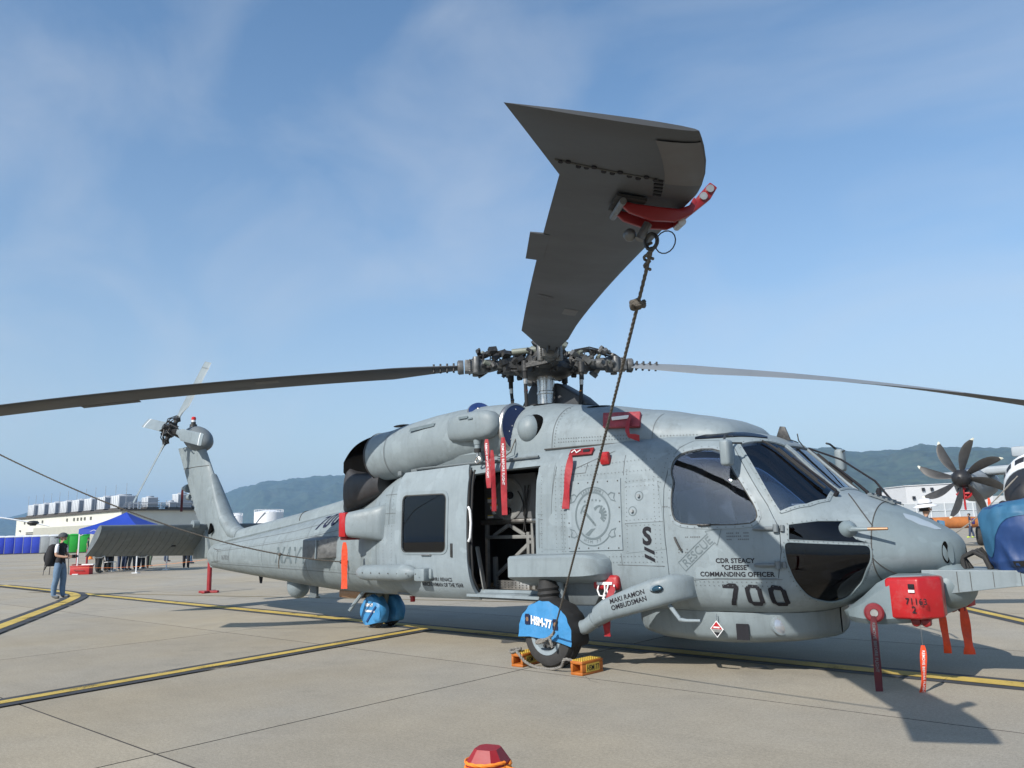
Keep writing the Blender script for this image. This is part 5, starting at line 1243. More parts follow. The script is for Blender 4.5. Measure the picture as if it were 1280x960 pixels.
# ================================================================== covers, streamers, ropes: each its own thing
def ribbon(mb, top, L, w, face=(0,-1,0), lean=(0,0,0), sway=.02, seed=0, twist=0, n=12, tip=1.0):
    """hanging cloth strip; returns a mapper (across, down) -> point"""
    top = Vector(top); f = Vector(face).normalized(); ac = f.cross(Vector((0,0,1))).normalized(); lean = Vector(lean); r_ = random.Random(seed); ph = r_.random()*6
    def at(a, d, o=0):
        t = d/L; tw = R(twist)*t; A = ac*math.cos(tw)+f*math.sin(tw); N = f*math.cos(tw)-ac*math.sin(tw)
        wd = 1 if t > .12 else .55+.45*t/.12
        return top+Vector((0,0,-d))+lean*t*L+A*a*wd*(tip if t > .9 else 1)+N*(sway*math.sin(3.2*t+ph)*t+.010*math.sin(9*t+ph+a*30)+o)
    V = []
    for k in range(n+1):
        d = L*k/n; V += [at(-w/2, d, .002), at(0, d, .004), at(w/2, d, .002), at(w/2, d, -.002), at(-w/2, d, -.002)]
    F = []
    for k in range(n):
        for j in range(5): F.append((5*k+j, 5*k+(j+1) % 5, 5*k+5+(j+1) % 5, 5*k+5+j))
    F += [(4,3,2,1,0), tuple(5*n+j for j in range(5))]; mb.add(V, F); return at
def streamer(name, label, m, top, L, w, text=True, parent=None, tm='decal_white', group='warning streamers on the helicopter', **kw):
    mb = MB(); at = ribbon(mb, top, L, w, **kw); o = mb.build(name, m, parent, ang=60)
    if not parent: tag(o, label, 'streamer', group)
    if text:
        v, f = text2d('REMOVE BEFORE FLIGHT', w*.60, 0, .0004*w/.05, 'LEFT', 1.05); mx = max(p[0] for p in v); k = min(1.0, L*.86/mx)
        m2 = MB(); m2.add([at(-(p[1]*k-w*.24), L*.08+p[0]*k, .008) for p in v], f); m2.build('streamer_lettering', tm, o, recalc=False, ang=0)
    return o
# 1 engine intake plug
ip_ = empty('intake_plug', (.135,-.79,2.715), 0, 'round dark blue plug closing the near engine intake', 'engine plug')
def sub(parent, mb, name, m, **kw):
    o = mb.build(name, m, parent, **kw); o.matrix_parent_inverse = Matrix.Translation(parent.location).inverted() if parent.rotation_euler.z == 0 else parent.matrix_world.inverted(); return o
mb = MB(); mb.lathe([(0,.30),(.03,.302),(.04,.29),(.045,.001)], (.115,-.79,2.715), (1,0,0), 40); sub(ip_, mb, 'plug_disc', 'plug_blue')
mb = MB(); mb.lathe([(-.01,.325),(.02,.33),(.045,.318),(.05,.300),(.02,.30)], (.105,-.79,2.715), (1,0,0), 40, caps=False); sub(ip_, mb, 'plug_rim', 'bare_metal')
mb = MB(); mb.tube([(.16,-.80,2.83),(.20,-.80,2.82),(.205,-.80,2.74),(.20,-.795,2.68),(.16,-.795,2.67)], .014, 8); mb.tube([(.165,-.80,2.70),(.20,-.84,2.66),(.22,-.86,2.60),(.19,-.82,2.58)], .009, 6); sub(ip_, mb, 'plug_handle', 'olive_gear')
mb = MB(); rr = random.Random(5)
for k in range(14): a, q = rr.random()*6.28, .08+.18*rr.random(); p = Vector((.161,-.79+q*math.cos(a),2.715+q*math.sin(a))); mb.cyl(p, p+Vector((.004,0,0)), .008, n=6)
sub(ip_, mb, 'plug_stud', 'white_paint')['kind'] = 'stuff'
mb = MB(); mb.tube([(.2,-.85,2.64),(.25,-.98,2.52),(.22,-1.02,2.40),(.10,-1.02,2.34),(-.05,-1.02,2.38)], .008, 6); sub(ip_, mb, 'plug_lanyard', 'rope')
streamer('warning_streamer', 'long red lettered streamer hanging from the blue intake plug across the open door', 'ribbon_red', (.27,-1.21,2.56), .93, .072, face=(.5,-.85,0), lean=(-.01,0,0), seed=1)
streamer('warning_streamer', 'red lettered streamer left of the intake plug, hanging below the hoist', 'ribbon_red', (.02,-1.24,2.56), .60, .062, face=(.3,-.95,0), lean=(.06,0,0), seed=2)
streamer('warning_streamer', 'plain red streamer half hidden behind another, below the hoist', 'ribbon_red', (.09,-1.22,2.42), .74, .055, text=False, face=(.6,-.8,0), lean=(.02,.01,0), seed=3, twist=20)
op = empty('vent_plug', (-.37,-.88,2.99), 0, 'small dark blue round plug above the rescue hoist', 'engine plug')
mb = MB(); mb.lathe([(0,.13),(.03,.13),(.04,.12),(.042,.001)], (-.40,-.93,2.985), (.55,-.62,.55), 26); sub(op, mb, 'plug_disc', 'plug_blue')
mb = MB(); mb.lathe([(-.02,.142),(.01,.148),(.03,.13)], (-.40,-.93,2.985), (.55,-.62,.55), 26, caps=False); sub(op, mb, 'plug_rim', 'bare_metal')
mb = MB(); q = Vector((-.40,-.93,2.985))+Vector((.55,-.62,.55)).normalized()*.05; mb.ell(q, (.025,.025,.02)); sub(op, mb, 'plug_handle', 'bare_metal')
# 2 padded cover on the cowling
pc = empty('vent_cover', (1.75,-.82,2.6), 0, 'worn faded red oblong pad strapped on the grey cowling', 'red cover')
mb = MB(); RG = []
for k in range(9):
    x = 1.52+.056*k; RG.append([cowl_side(x, 2.555-.03*k/8, .01), cowl_side(x, 2.555-.03*k/8, .055), cowl_side(x-.07, 2.73-.03*k/8, .055), cowl_side(x-.07, 2.73-.03*k/8, .01)])
mb.rings(RG); sub(pc, mb, 'pad', 'cover_red_worn', bevel=.012)
mb = MB(); a, b = cowl_side(1.62,2.63,.07), cowl_side(1.82,2.63,.07); mb.bar(a, b, .012, .04); mb.build; sub(pc, mb, 'pad_strap', 'label_white', bevel=.003)
mb = MB(); pth = [cowl_side(1.84,2.63,.075), cowl_side(1.85,2.56,.085), cowl_side(1.87,2.47,.11), cowl_side(1.90,2.42,.12), cowl_side(1.98,2.40,.12), cowl_side(2.03,2.385,.13)]; wv = Vector((.030,-.004,.006)); L_ = []
for i, p in enumerate(pth): k_ = min(1, max(0, (i-2)/2)); q = Vector((.032*(1-k_)+.006*k_, -.01, .034*k_)); L_.append([p-q, p+q, p+q+Vector((0,-.004,0)), p-q+Vector((0,-.004,0))])
mb.rings(L_); sub(pc, mb, 'streamer', 'ribbon_red', ang=60)
# 3 static-port cover with long streamer
sc = empty('port_cover', (1.28,-1.0,2.27), 0, 'thin red bar cover above the emblem panel with a red streamer', 'red cover')
mb = MB(); RG = [[side(1.14+.04*k, 2.255, .01), side(1.14+.04*k, 2.255, .035), side(1.14+.04*k, 2.325, .035), side(1.14+.04*k, 2.325, .01)] for k in range(9)]; mb.rings(RG); sub(sc, mb, 'bar', 'clamp_red', bevel=.006)
mb = MB(); mb.box(side(1.38,2.29,.038), (.09,.012,.035)); sub(sc, mb, 'bar_label', 'decal_black', bevel=.003)
mb = MB(); mb.tube([side(1.18,2.28,.045), side(1.22,2.30,.05), side(1.26,2.27,.05), side(1.30,2.30,.045)], .007, 6); sub(sc, mb, 'bar_wire', 'label_white')
mb = MB(); ribbon(mb, (1.235,-1.15,2.27), .60, .085, face=(.1,-1,0), lean=(-.14,-.05,0), seed=5, sway=-.02); sub(sc, mb, 'streamer', 'ribbon_red', ang=60)
# 4 small boxy cover
mb = MB(); p = side(1.665,2.19,.035); mb.box(p, (.115,.08,.135), rot=(R(20),0,R(8))); tag(mb.build('probe_cover', 'cover_red', bevel=.02), 'small boxy red cover high on the flank behind the rope', 'red cover')
# 5 rounded cover low on the flank with white loops
fc = empty('vent_cover', (1.66,-1.15,.87), 0, 'rounded red cover with white rope loops above the main strut', 'red cover')
mb = MB(); mb.box((1.66,-1.155,.875), (.31,.10,.155), rot=(R(-8),0,R(3))); sub(fc, mb, 'pad', 'cover_red', bevel=.04, segs=3)
mb = MB(); mb.bar((1.57,-1.215,.87),(1.76,-1.21,.87),.02,.03); sub(fc, mb, 'pad_label', 'label_white', bevel=.004)
mb = MB()
for x in (1.60,1.72): mb.tube([(x,-1.22,.87),(x-.01,-1.24,.80),(x+.02,-1.25,.745),(x+.06,-1.24,.74),(x+.08,-1.23,.79),(x+.07,-1.22,.86)], .009, 6)
mb.tube([(1.70,-1.26,.76),(1.68,-1.27,.72),(1.72,-1.27,.70)], .014, 6); sub(fc, mb, 'rope_loop', 'label_white')
mb = MB(); ribbon(mb, (1.79,-1.245,.84), .26, .07, face=(.3,-.9,0), lean=(-.3,-.25,0), seed=6); sub(fc, mb, 'streamer', 'ribbon_red', ang=60)
mb = MB(); ribbon(mb, (1.735,-1.30,.58), .24, .075, face=(.15,-1,0), lean=(-.06,0,0), seed=7); sub(fc, mb, 'streamer', 'ribbon_red', ang=60)
# 6 cover on the flank blister
bc = empty('blister_cover', (-2.87,-1.25,1.58), 0, 'red box cover on the aft face of the grey flank blister', 'red cover')
mb = MB(); mb.prism([(-2.60,-1.02,1.415),(-2.60,-1.40,1.415),(-2.74,-1.40,1.415),(-2.86,-1.28,1.415),(-2.86,-1.02,1.415)], (0,0,.34)); sub(bc, mb, 'box', 'metal_red', bevel=.012)
mb = MB(); mb.box((-2.71,-1.22,1.395),(.16,.26,.05)); sub(bc, mb, 'box_foot', 'clamp_red', bevel=.02)
streamer('warning_streamer', 'bright orange streamer hanging under the red blister cover', 'ribbon_orange', (-2.68,-1.34,1.34), .64, .085, text=False, face=(.6,-.8,0), seed=9, sway=.015)
# 7 receiver covers on the nose
def nose_box(sy, label, m1):
    nb = empty('sensor_cover', (4.55, sy*.70, .62), 0, label, 'red cover')
    A = [Vector((4.34, sy*.755, .595)), Vector((4.62, sy*.785, .60)), Vector((4.76, sy*.60, .605)), Vector((4.74, sy*.42, .61)), Vector((4.36, sy*.50, .60))]
    mb = MB(); RG = []
    for z, k in ((.605,.94),(.625,1.0),(.93,1.0),(.955,.94)):
        c0 = sum(A, Vector())/5; RG.append([Vector((c0.x+(p.x-c0.x)*k, c0.y+(p.y-c0.y)*k, z+(p.x-4.5)*.02)) for p in A])
    mb.rings(RG); sub(nb, mb, 'cover_shell', m1, bevel=.018, segs=3)
    mb = MB(); mb.box((4.565,sy*.790,.885),(.05,.012,.04), rot=(0,0,R(6)*sy)); sub(nb, mb, 'cover_latch', 'decal_black', bevel=.003)
    mb = MB(); mb.box((4.565,sy*.792,.845),(.05,.008,.022), rot=(0,0,R(6)*sy)); sub(nb, mb, 'cover_label', 'label_white')
    for x in (4.54,4.62):
        mb = MB(); mb.prism([(x-.04,sy*.62,.60),(x+.04,sy*.62,.60),(x+.035,sy*.62,.55),(x,sy*.62,.535),(x-.03,sy*.62,.55)], (0,sy*.06,0)); sub(nb, mb, 'cover_foot', 'clamp_red', bevel=.008)
    if sy < 0:
        lt = lettering('cover_lettering', nb, '71163', 0, 0, .075, 'decal_black', mapf=lambda a, b: Vector((4.505+a*.99*.9, -.786-a*.1, .735+b)), bold=.001, spacing=1.1); lt.matrix_parent_inverse = Matrix.Translation(nb.location).inverted()
        lt = lettering('cover_lettering', nb, '2', 0, 0, .08, 'decal_black', mapf=lambda a, b: Vector((4.55+a*.99, -.792-a*.1, .665+b)), bold=.001); lt.matrix_parent_inverse = Matrix.Translation(nb.location).inverted()
    return nb
nose_box(-1, 'large scuffed red metal box cover on the near side of the nose', 'metal_red')
nose_box(1, 'red box cover on the far side of the nose', 'cover_red')
mb = MB(); mb.lathe([(0,.07),(.02,.082),(.06,.082),(.075,.065),(.075,.035),(.06,.03),(.06,.001)], (4.235,-.775,.655), (.3,-1,0), 24); rp = tag(mb.build('round_plug', 'plug_red'), 'round faded red plug in the port below the nose', 'red cover')
mb = MB(); p = Vector((4.235,-.775,.655))+Vector((.3,-1,0)).normalized()*.07; mb.cyl(p, p+Vector((.3,-1,0)).normalized()*.012, .032, n=16); mb.build('plug_boss', 'bare_metal', rp)
streamer('warning_streamer', 'dark red lettered streamer hanging from the round nose plug', 'ribbon_dark_red', (4.25,-.86,.63), .66, .06, tm='hull_paint_dark', face=(.45,-.9,0), lean=(-.02,0,0), seed=12)
streamer('warning_streamer', 'bright orange twisted streamer on a wire below the large red box', 'ribbon_orange', (4.58,-.70,.39), .50, .052, face=(.5,-.85,0), lean=(-.07,0,0), seed=13, sway=.05, twist=35, tm='label_white')
mb = MB(); mb.tube([(4.58,-.70,.56),(4.58,-.70,.38)], .0025, 4); tag(mb.build('streamer_wire', 'bare_metal'), 'thin wire holding the twisted orange streamer under the red box', 'wire')
streamer('warning_streamer', 'dull orange streamer in shade behind the large red box', 'ribbon_orange', (4.50,.36,.58), .40, .065, text=False, face=(.5,-.85,0), lean=(.05,0,0), seed=14)
streamer('warning_streamer', 'bright orange streamer with a flared end under the far red box', 'ribbon_orange', (4.64,.62,.60), .45, .085, text=False, face=(.55,-.8,0), lean=(.0,0,0), seed=15, tip=1.25)
# red tag on the tail light
mb = MB(); ribbon(mb, (-10.30,-.02,2.53), .50, .05, face=(.9,-.4,0), seed=16); tag(mb.build('warning_streamer', 'ribbon_dark_red', ang=60), 'thin dark red streamer hanging from the tail fin lamp', 'streamer', 'warning streamers on the helicopter')
# red belly plug
mb = MB(); mb.cyl((-2.05,-.62,.56),(-2.05,-.62,.49),.035,n=12); mb.cyl((-2.05,-.62,.565),(-2.05,-.62,.55),.045,n=12); tag(mb.build('belly_plug', 'cover_red'), 'tiny red plug under the cabin belly behind the tail wheel', 'red cover')
# 8 bag over the sensor turret
bag = empty('turret_bag', (5.35,0,.95), 0, 'creased blue vinyl bag tied over the nose sensor turret', 'cover')
def bag_pt(t, a, o=0):
    r = interp([(0,.20),(.04,.27),(.15,.335),(.35,.35),(.55,.345),(.62,.31),(.66,.20),(.675,.02)], t)[0]
    q_ = Vector((2.2*math.cos(a)+1.5*t,2.2*math.sin(a),3.0*t)); q2_ = Vector((3.4*math.cos(a)+1.2*t,3.4*math.sin(a)+.8*t,1.7*t)); fold = .010*math.sin(5*a+7*t)*(1-abs(t-.3))-.050*abs(noise.noise(q_*.8))+.014*noise.noise(q_*1.5)-.030*abs(noise.noise(q2_+Vector((4,1,2))))*(1-.6*(t > .55))-.006*abs(noise.noise(q2_*2.6))+.012
    droop = .05*math.sin(a*1.0+2.2)*(1 if t < .1 else .3)
    return Vector((5.36+(r+fold+o)*math.cos(a), (r+fold+o)*math.sin(a)*1.02, .925+t+droop))
NA = 120; ts = [.675*k/64 for k in range(65)]
lowr = [t for t in ts if t <= .46]; upr = [t for t in ts if t >= .44]
mb = MB(); mb.rings([[bag_pt(t, 2*math.pi*k/NA) for k in range(NA)] for t in ts]); sub(bag, mb, 'bag_skin', 'bag_blue', ang=80)
mb = MB(); RG = []
def capline(a): return .545+.03*math.sin(a+1.0)-.33*max(0, math.cos(a-R(212)))**10
for j in range(12): RG.append([bag_pt(capline(2*math.pi*k/NA)+(.672-capline(2*math.pi*k/NA))*j/11, 2*math.pi*k/NA, .006) for k in range(NA)])
mb.rings(RG, caps=False); sub(bag, mb, 'bag_hood', 'bag_blue_light', ang=80)
mb = MB(); RG = []
for k in range(9):
    a = R(255+9*k); RG.append([bag_pt(.085, a, .004), bag_pt(.085, a, .016), bag_pt(.15, a, .016), bag_pt(.15, a, .004)])
mb.rings(RG); sub(bag, mb, 'bag_strap', 'black_rubber')
# 9 wheel covers
W = Vector((1.10,-1.40,.335))
wc = empty('wheel_cover', (1.10,-1.40,0), 0, 'blue half cover lettered HSM-77 over the near main wheel', 'wheel cover')
def wpt(a, r, y): return Vector((W.x+r*math.cos(a), W.y+y, W.z+r*math.sin(a)))
def A_(k, n=30): return R(-14)+R(198)*k/n
mb = MB(); n = 30; V = []; rr_ = lambda k: .362+.006*math.sin(k*1.9)
V += [wpt(A_(k), rr_(k), -.158-.006*math.sin(k*1.3)) for k in range(n+1)]; V += [wpt(A_(k), .20, -.168) for k in range(n+1)]; cidx = len(V); V.append(wpt(0,0,-.168)+Vector((0,0,-.02)))
F = [(k, k+1, n+2+k, n+1+k) for k in range(n)]+[(n+1+k, n+2+k, cidx) for k in range(n)]+[(n+1, cidx, 2*n+1)]
mb.add(V, F); fc_ = sub(wc, mb, 'cover_face', 'cover_blue', ang=60)
mb = MB(); mb.rings([[wpt(A_(k), rr_(k)+.001, -.157) , wpt(A_(k), rr_(k)+.012, -.10), wpt(A_(k), rr_(k)+.012, .10), wpt(A_(k), rr_(k)-.01, .16)] for k in range(n+1)], closed=False, caps=False); sub(wc, mb, 'cover_band', 'black_rubber', ang=60)
def put(pa, o): o.matrix_parent_inverse = Matrix.Translation(pa.location).inverted(); return o
put(wc, lettering('cover_lettering', wc, 'HSM-77', 0, 0, .115, 'decal_white', mapf=lambda a, b: Vector((W.x-.165+a*.74, W.y-.1785, W.z+.125+b-.10*a)), bold=.006))
for cx_ in (-.215, .165):
    cz_ = .165-.10*(cx_+.2)
    mb = MB(); mb.prism([Vector((W.x+cx_+x, W.y-.1765, W.z+cz_+z)) for x, z in ((-.032,-.055),(.032,-.055),(.035,-.02),(.028,.0),(.035,.03),(.025,.055),(-.025,.055),(-.035,.03),(-.028,0),(-.035,-.02))], (0,-.003,0)); em_ = sub(wc, mb, 'cover_badge', 'decal_navy')
    mb = MB(); mb.add([Vector((W.x+cx_+.018*math.cos(t), W.y-.1808, W.z+cz_+.024*math.sin(t))) for t in [2*math.pi*k/12 for k in range(12)]], [tuple(range(12))]); sub(wc, mb, 'badge_figure', 'copper', recalc=False)
tc_ = empty('tail_wheel_cover', (-3.46,0,0), 0, 'blue two-lobed cloth cover over the twin tail wheels', 'wheel cover')
def twc(sy, nm):
    mb = MB(); RG = []
    for y, r, ph in ((-.10,.10,0),(-.095,.235,.2),(-.05,.262,.5),(0,.268,.8),(.06,.262,.4),(.095,.235,.1),(.10,.10,0)):
        RG.append([Vector((-3.46+(r+.010*math.sin(4*a+ph*9))*math.cos(a), sy*.165+y, max(.045+.05*max(0,math.cos(a+.6))**2, .238+(r+.010*math.sin(4*a+ph*9))*math.sin(a)))) for a in [2*math.pi*k/28 for k in range(28)]])
    mb.rings(RG); return sub(tc_, mb, nm, 'cover_blue', ang=60)
twc(-1, 'cover_lobe'); twc(1, 'cover_lobe')
def twl(a, b, o=.008): 
    th = R(58)-b/.27; return Vector((-3.46+a*0+(.272+o)*math.cos(R(60))*0, 0, 0))
for i, tx in enumerate(('HSM-77', 'SABERHAWKS')):
    put(tc_, lettering('cover_lettering', tc_, tx, 0, 0, .062 if i == 0 else .040, 'decal_white', mapf=lambda a, b, i=i: Vector((-3.56+a*.9, -.272, .335-.085*i+b)), bold=.003))
mb = MB(); mb.bar((-3.30,-.276,.34),(-3.52,-.276,.10),.03,.006,up=(0,1,0)); sub(tc_, mb, 'cover_strap', 'bag_blue')
# 10 chocks
def chock(x, y, rz, label):
    e = empty('wheel_chock', (x, y, 0), rz, label, 'chock', 'orange wheel chocks')
    L, wv, h = .34, .155, .135; mb = MB()
    t = .03   # hollow body: four walls
    mb.box((0,0,t/2),(wv,L,t)); mb.box((0,0,h-t/2),(wv,L,t)); mb.box((-wv/2+t/2,0,h/2),(t,L,h-2*t)); mb.box((wv/2-t/2,0,h/2),(t,L,h-2*t)); mb.box((0,0,h/2),(wv-2*t,.03,h-2*t)); b_ = mb.build('chock_body', 'chock_orange', e, bevel=.008)
    mb = MB()
    for i in range(5):
        for j in range(9): mb.box((-.055+.0275*i, -.14+.035*j, h+.004),(.016,.022,.012))
    mb.build('chock_grip', 'stencil_yellow', e)['kind'] = 'stuff'
    mb = MB(); mb.box((wv/2+.001,.0,h/2),(.003,L*.62,h*.58)); pl = mb.build('stencil_plate', 'stencil_yellow', e)
    v, f = text2d('HSM 77', .075, 0, .001, 'CENTER'); m2 = MB(); m2.add([(wv/2+.004, p[0]*.8, h/2-.027+p[1]) for p in v], f); m2.build('chock_lettering', 'decal_black', e, recalc=False, ang=0)
    return e
chock(1.60,-1.50,R(-3),'orange hollow chock stencilled HSM 77 in front of the main wheel'); chock(.745,-1.45,R(4),'orange hollow chock behind the main wheel with rope coiled on top')
mb = MB()
def rope_tube(pts, r, sub_=6, tw=40):
    """twisted two-strand rope along a smooth path"""
    P_ = [Vector(p) for p in pts]; S_ = []
    for i in range(len(P_)-1):
        p0, p1, p2, p3 = P_[max(i-1,0)], P_[i], P_[i+1], P_[min(i+2,len(P_)-1)]
        for k in range(sub_):
            t = k/sub_; S_.append(.5*((2*p1)+(-p0+p2)*t+(2*p0-5*p1+4*p2-p3)*t*t+(-p0+3*p1-3*p2+p3)*t**3))
    S_.append(P_[-1]); m = MB(); L = 0; u = None
    st = [[], [], []]
    for i, p in enumerate(S_):
        d = (S_[min(i+1,len(S_)-1)]-S_[max(i-1,0)]).normalized()
        if u is None: u = frame_of(d)[0]
        u = (u-d*u.dot(d)).normalized(); w = d.cross(u)
        if i: L += (p-S_[i-1]).length
        for q in range(3):
            a = tw*L+2.094*q; st[q].append(p+(u*math.cos(a)+w*math.sin(a))*r*.5)
    for q in range(3): m.tube(st[q], r*.58, 6)
    return m
tag(rope_tube([(1.52,-1.60,.12),(1.44,-1.66,.14),(1.36,-1.62,.06),(1.2,-1.585,.014),(1.0,-1.585,.014),(.86,-1.60,.06),(.79,-1.62,.135),(.72,-1.58,.16),(.66,-1.50,.165),(.63,-1.58,.155),(.70,-1.63,.15),(.74,-1.55,.168),(.68,-1.47,.17)], .016, 8, 60).build('chock_rope', 'rope_light', ang=60), 'grey rope joining the two chocks round the main wheel', 'rope')
# 11 blade clamp and tie-down ropes
cl = empty('blade_clamp', (5.0,-5.3,2.7), 0, 'red metal clamp gripping the near rotor blade by its leading edge', 'clamp')
b0 = BLADES[0]; az0 = R(b0[0])
def bl(r, c_, h_=0):
    p = R(b0[3]+(b0[4]-b0[3])*(r-1.5)/6.68); c_ += .055; return in_arm(az0, (r, c_*math.cos(p)-h_*math.sin(p), bz(b0, r)+c_*math.sin(p)+h_*math.cos(p)))
for r in (7.17, 7.33):
    mb = MB(); prof = [(.165,.0),(.15,-.06),(.08,-.105),(-.02,-.115),(-.12,-.095),(-.17,-.06),(-.17,-.045),(-.10,-.052),(0,-.05),(.09,-.045),(.135,-.02),(.15,.02)]
    mb.rings([[bl(r, c_, h_) for c_, h_ in prof], [bl(r+.028, c_, h_) for c_, h_ in prof]]); sub(cl, mb, 'clamp_plate', 'clamp_red', bevel=.004)
mb = MB(); mb.rings([[bl(r, .10,-.10), bl(r,.145,-.06), bl(r,.235,.04), bl(r,.26,.10), bl(r,.225,.12), bl(r,.17,.03), bl(r,.10,-.06)] for r in (7.22,7.30)]); sub(cl, mb, 'clamp_lever', 'clamp_red', bevel=.006)
for c_, h_ in ((.225,.085),(.20,.045),(.12,-.09)):
    mb = MB(); mb.cyl(bl(7.205,c_,h_), bl(7.315,c_,h_), .017, n=12); sub(cl, mb, 'clamp_bolt', 'bare_metal')
mb = MB(); mb.rings([[bl(r, c_, h_) for c_, h_ in ((-.19,-.04),(-.06,-.045),(-.06,-.03),(-.19,-.03))] for r in (7.14,7.40)]); sub(cl, mb, 'clamp_pad', 'black_rubber')
mb = MB(); mb.cyl(bl(7.10,-.16,-.06), bl(7.40,-.16,-.06), .016, n=10); mb.cyl(bl(7.26,-.02,-.11), bl(7.26,-.05,-.19), .02, n=10); mb.ell(bl(7.24,-.09,-.17),(.03,.03,.03),10,8); sub(cl, mb, 'clamp_pin', 'mid_gear')
mb = MB(); c0 = bl(7.26,.0,-.16); mb.tube([c0+Vector((.03*math.cos(t),0,.035*math.sin(t)-.03)) for t in [2*math.pi*k/14 for k in range(15)]], .009, 6); mb.tube([c0+Vector((.08+.05*math.cos(t),-.02,.05*math.sin(t)-.06)) for t in [2*math.pi*k/16 for k in range(17)]], .003, 5); sub(cl, mb, 'clamp_shackle', 'dark_gear')
r0 = c0+Vector((0,0,-.06)); r1 = Vector((1.275,-1.63,.37))
mid = lambda t, s=.03: r0+(r1-r0)*t+Vector((0,0,-4*s*t*(1-t)))
rp_ = rope_tube([mid(k/24) for k in range(25)]+[Vector((1.20,-1.63,.315))], .009, 12, 54)
kn = mid(.066); 
for k in range(3): rp_.tube([kn+Vector((.030*math.cos(a+k), .030*math.sin(a+k), .014*math.sin(2*a+k))) for a in [2*math.pi*q/10 for q in range(11)]], .012, 6)
for k in range(2): q = mid(.008+.012*k); rp_.tube([q+Vector((.013*math.cos(a), .013*math.sin(a), .006*a-.02)) for a in [2*math.pi*j/8 for j in range(17)]], .007, 6)
tag(rp_.build('tie_down_rope', 'rope', ang=60), 'brown knotted rope from the near blade clamp down to the main wheel', 'rope')
mb = rope_tube([(1.30,-1.635,.40),(1.25,-1.64,.35),(1.17,-1.63,.315),(1.08,-1.62,.30),(1.04,-1.62,.27),(1.12,-1.625,.285),(1.22,-1.63,.33),(1.25,-1.64,.29),(1.26,-1.63,.24)], .016, 8, 50); tag(mb.build('rope_hitch', 'rope_light', ang=60), 'light grey rope hitch knotted at the main wheel hub', 'rope')
A0 = Vector((-3.22,-.99,1.05)); B0 = Vector((-5.62,-5.62,3.02))
lr = lambda t: A0+(B0-A0)*t+Vector((0,0,-4*.36*t*(1-t)*(1-.25*t)))
tag(rope_tube([lr(k/26) for k in range(27)], .010, 8, 44).build('tie_down_rope', 'rope', ang=60), 'thin brown rope slanting from the left rotor blade to the tail flank', 'rope')
mb = MB(); q = lr(.17); mb.tube([q, q+Vector((-.01,-.01,-.10)), q+Vector((0,-.01,-.20))], .010, 6); mb.ell(q, (.03,.03,.025), 8, 6); tag(mb.build('rope_knot', 'rope'), 'knot with a short loose end on the rope beside the tail', 'rope')
mb = MB(); mb.cyl(A0+Vector((0,.22,0)), A0, .018, n=10); mb.ell(A0, (.03,.03,.03), 10, 8); mb.build('rope_anchor', 'dark_gear', HELI)
# 12 barrier posts and cord
def post(x, y, label, rz=0.0, group='red barrier posts', big=False):
    e = empty('barrier_post', (x, y, 0), rz, label, 'barrier post', group)
    mb = MB(); s_ = .047 if big else .052
    def oc(z, k, ch=.42): q = s_*k; c_ = q*ch; return [Vector(p+(z,)) for p in ((q,-q+c_),(q,q-c_),(q-c_,q),(-q+c_,q),(-q,q-c_),(-q,-q+c_),(-q+c_,-q),(q-c_,-q))]
    mb.rings([oc(.06,1),oc(.90-.01*big,1),oc(.925-.01*big,1),oc(.955-.01*big,.60)]); mb.build('post_shaft', 'metal_post', e, ang=15)
    mb = MB()
    for a in (0, 90): mb.box((0,0,.03),(.56 if a == 0 else .10,.10 if a == 0 else .56,.06))
    mb.build('post_foot', 'metal_post', e, bevel=.015)
    return e
mat('metal_post', (.26,.010,.014), .5, 0, .12, 6, .05, 20, dirt=((.22,.05,.05), .5, 10))
post(5.20,-6.80,'red octagonal barrier post in the foreground, cut by the lower edge', R(20), big=True)
post(-13.83,2.57,'red barrier post on a cross foot beside the tail', R(30))
def cord(pts, label, r=.004, name='barrier_rope'):
    tag(rope_tube(pts, r, 6, 90).build(name, 'cord_orange', ang=60), label, 'cord', 'orange barrier cords')
cord([(5.22,-6.85,.905),(5.10,-7.05,.90),(4.8,-7.5,.88),(4.2,-8.4,.86)], 'orange cord leaving the foreground post toward the lower left')
cord([(5.25,-6.80,.91),(5.6,-6.6,.84),(6.4,-6.2,.74),(7.4,-5.7,.70)], 'orange cord wrapped on the right of the foreground post')
cord([(5.20+.054*math.cos(a), -6.80+.054*math.sin(a), .895+.002*a) for a in [2*math.pi*k/12 for k in range(25)]], 'orange cord coiled twice round the foreground post')
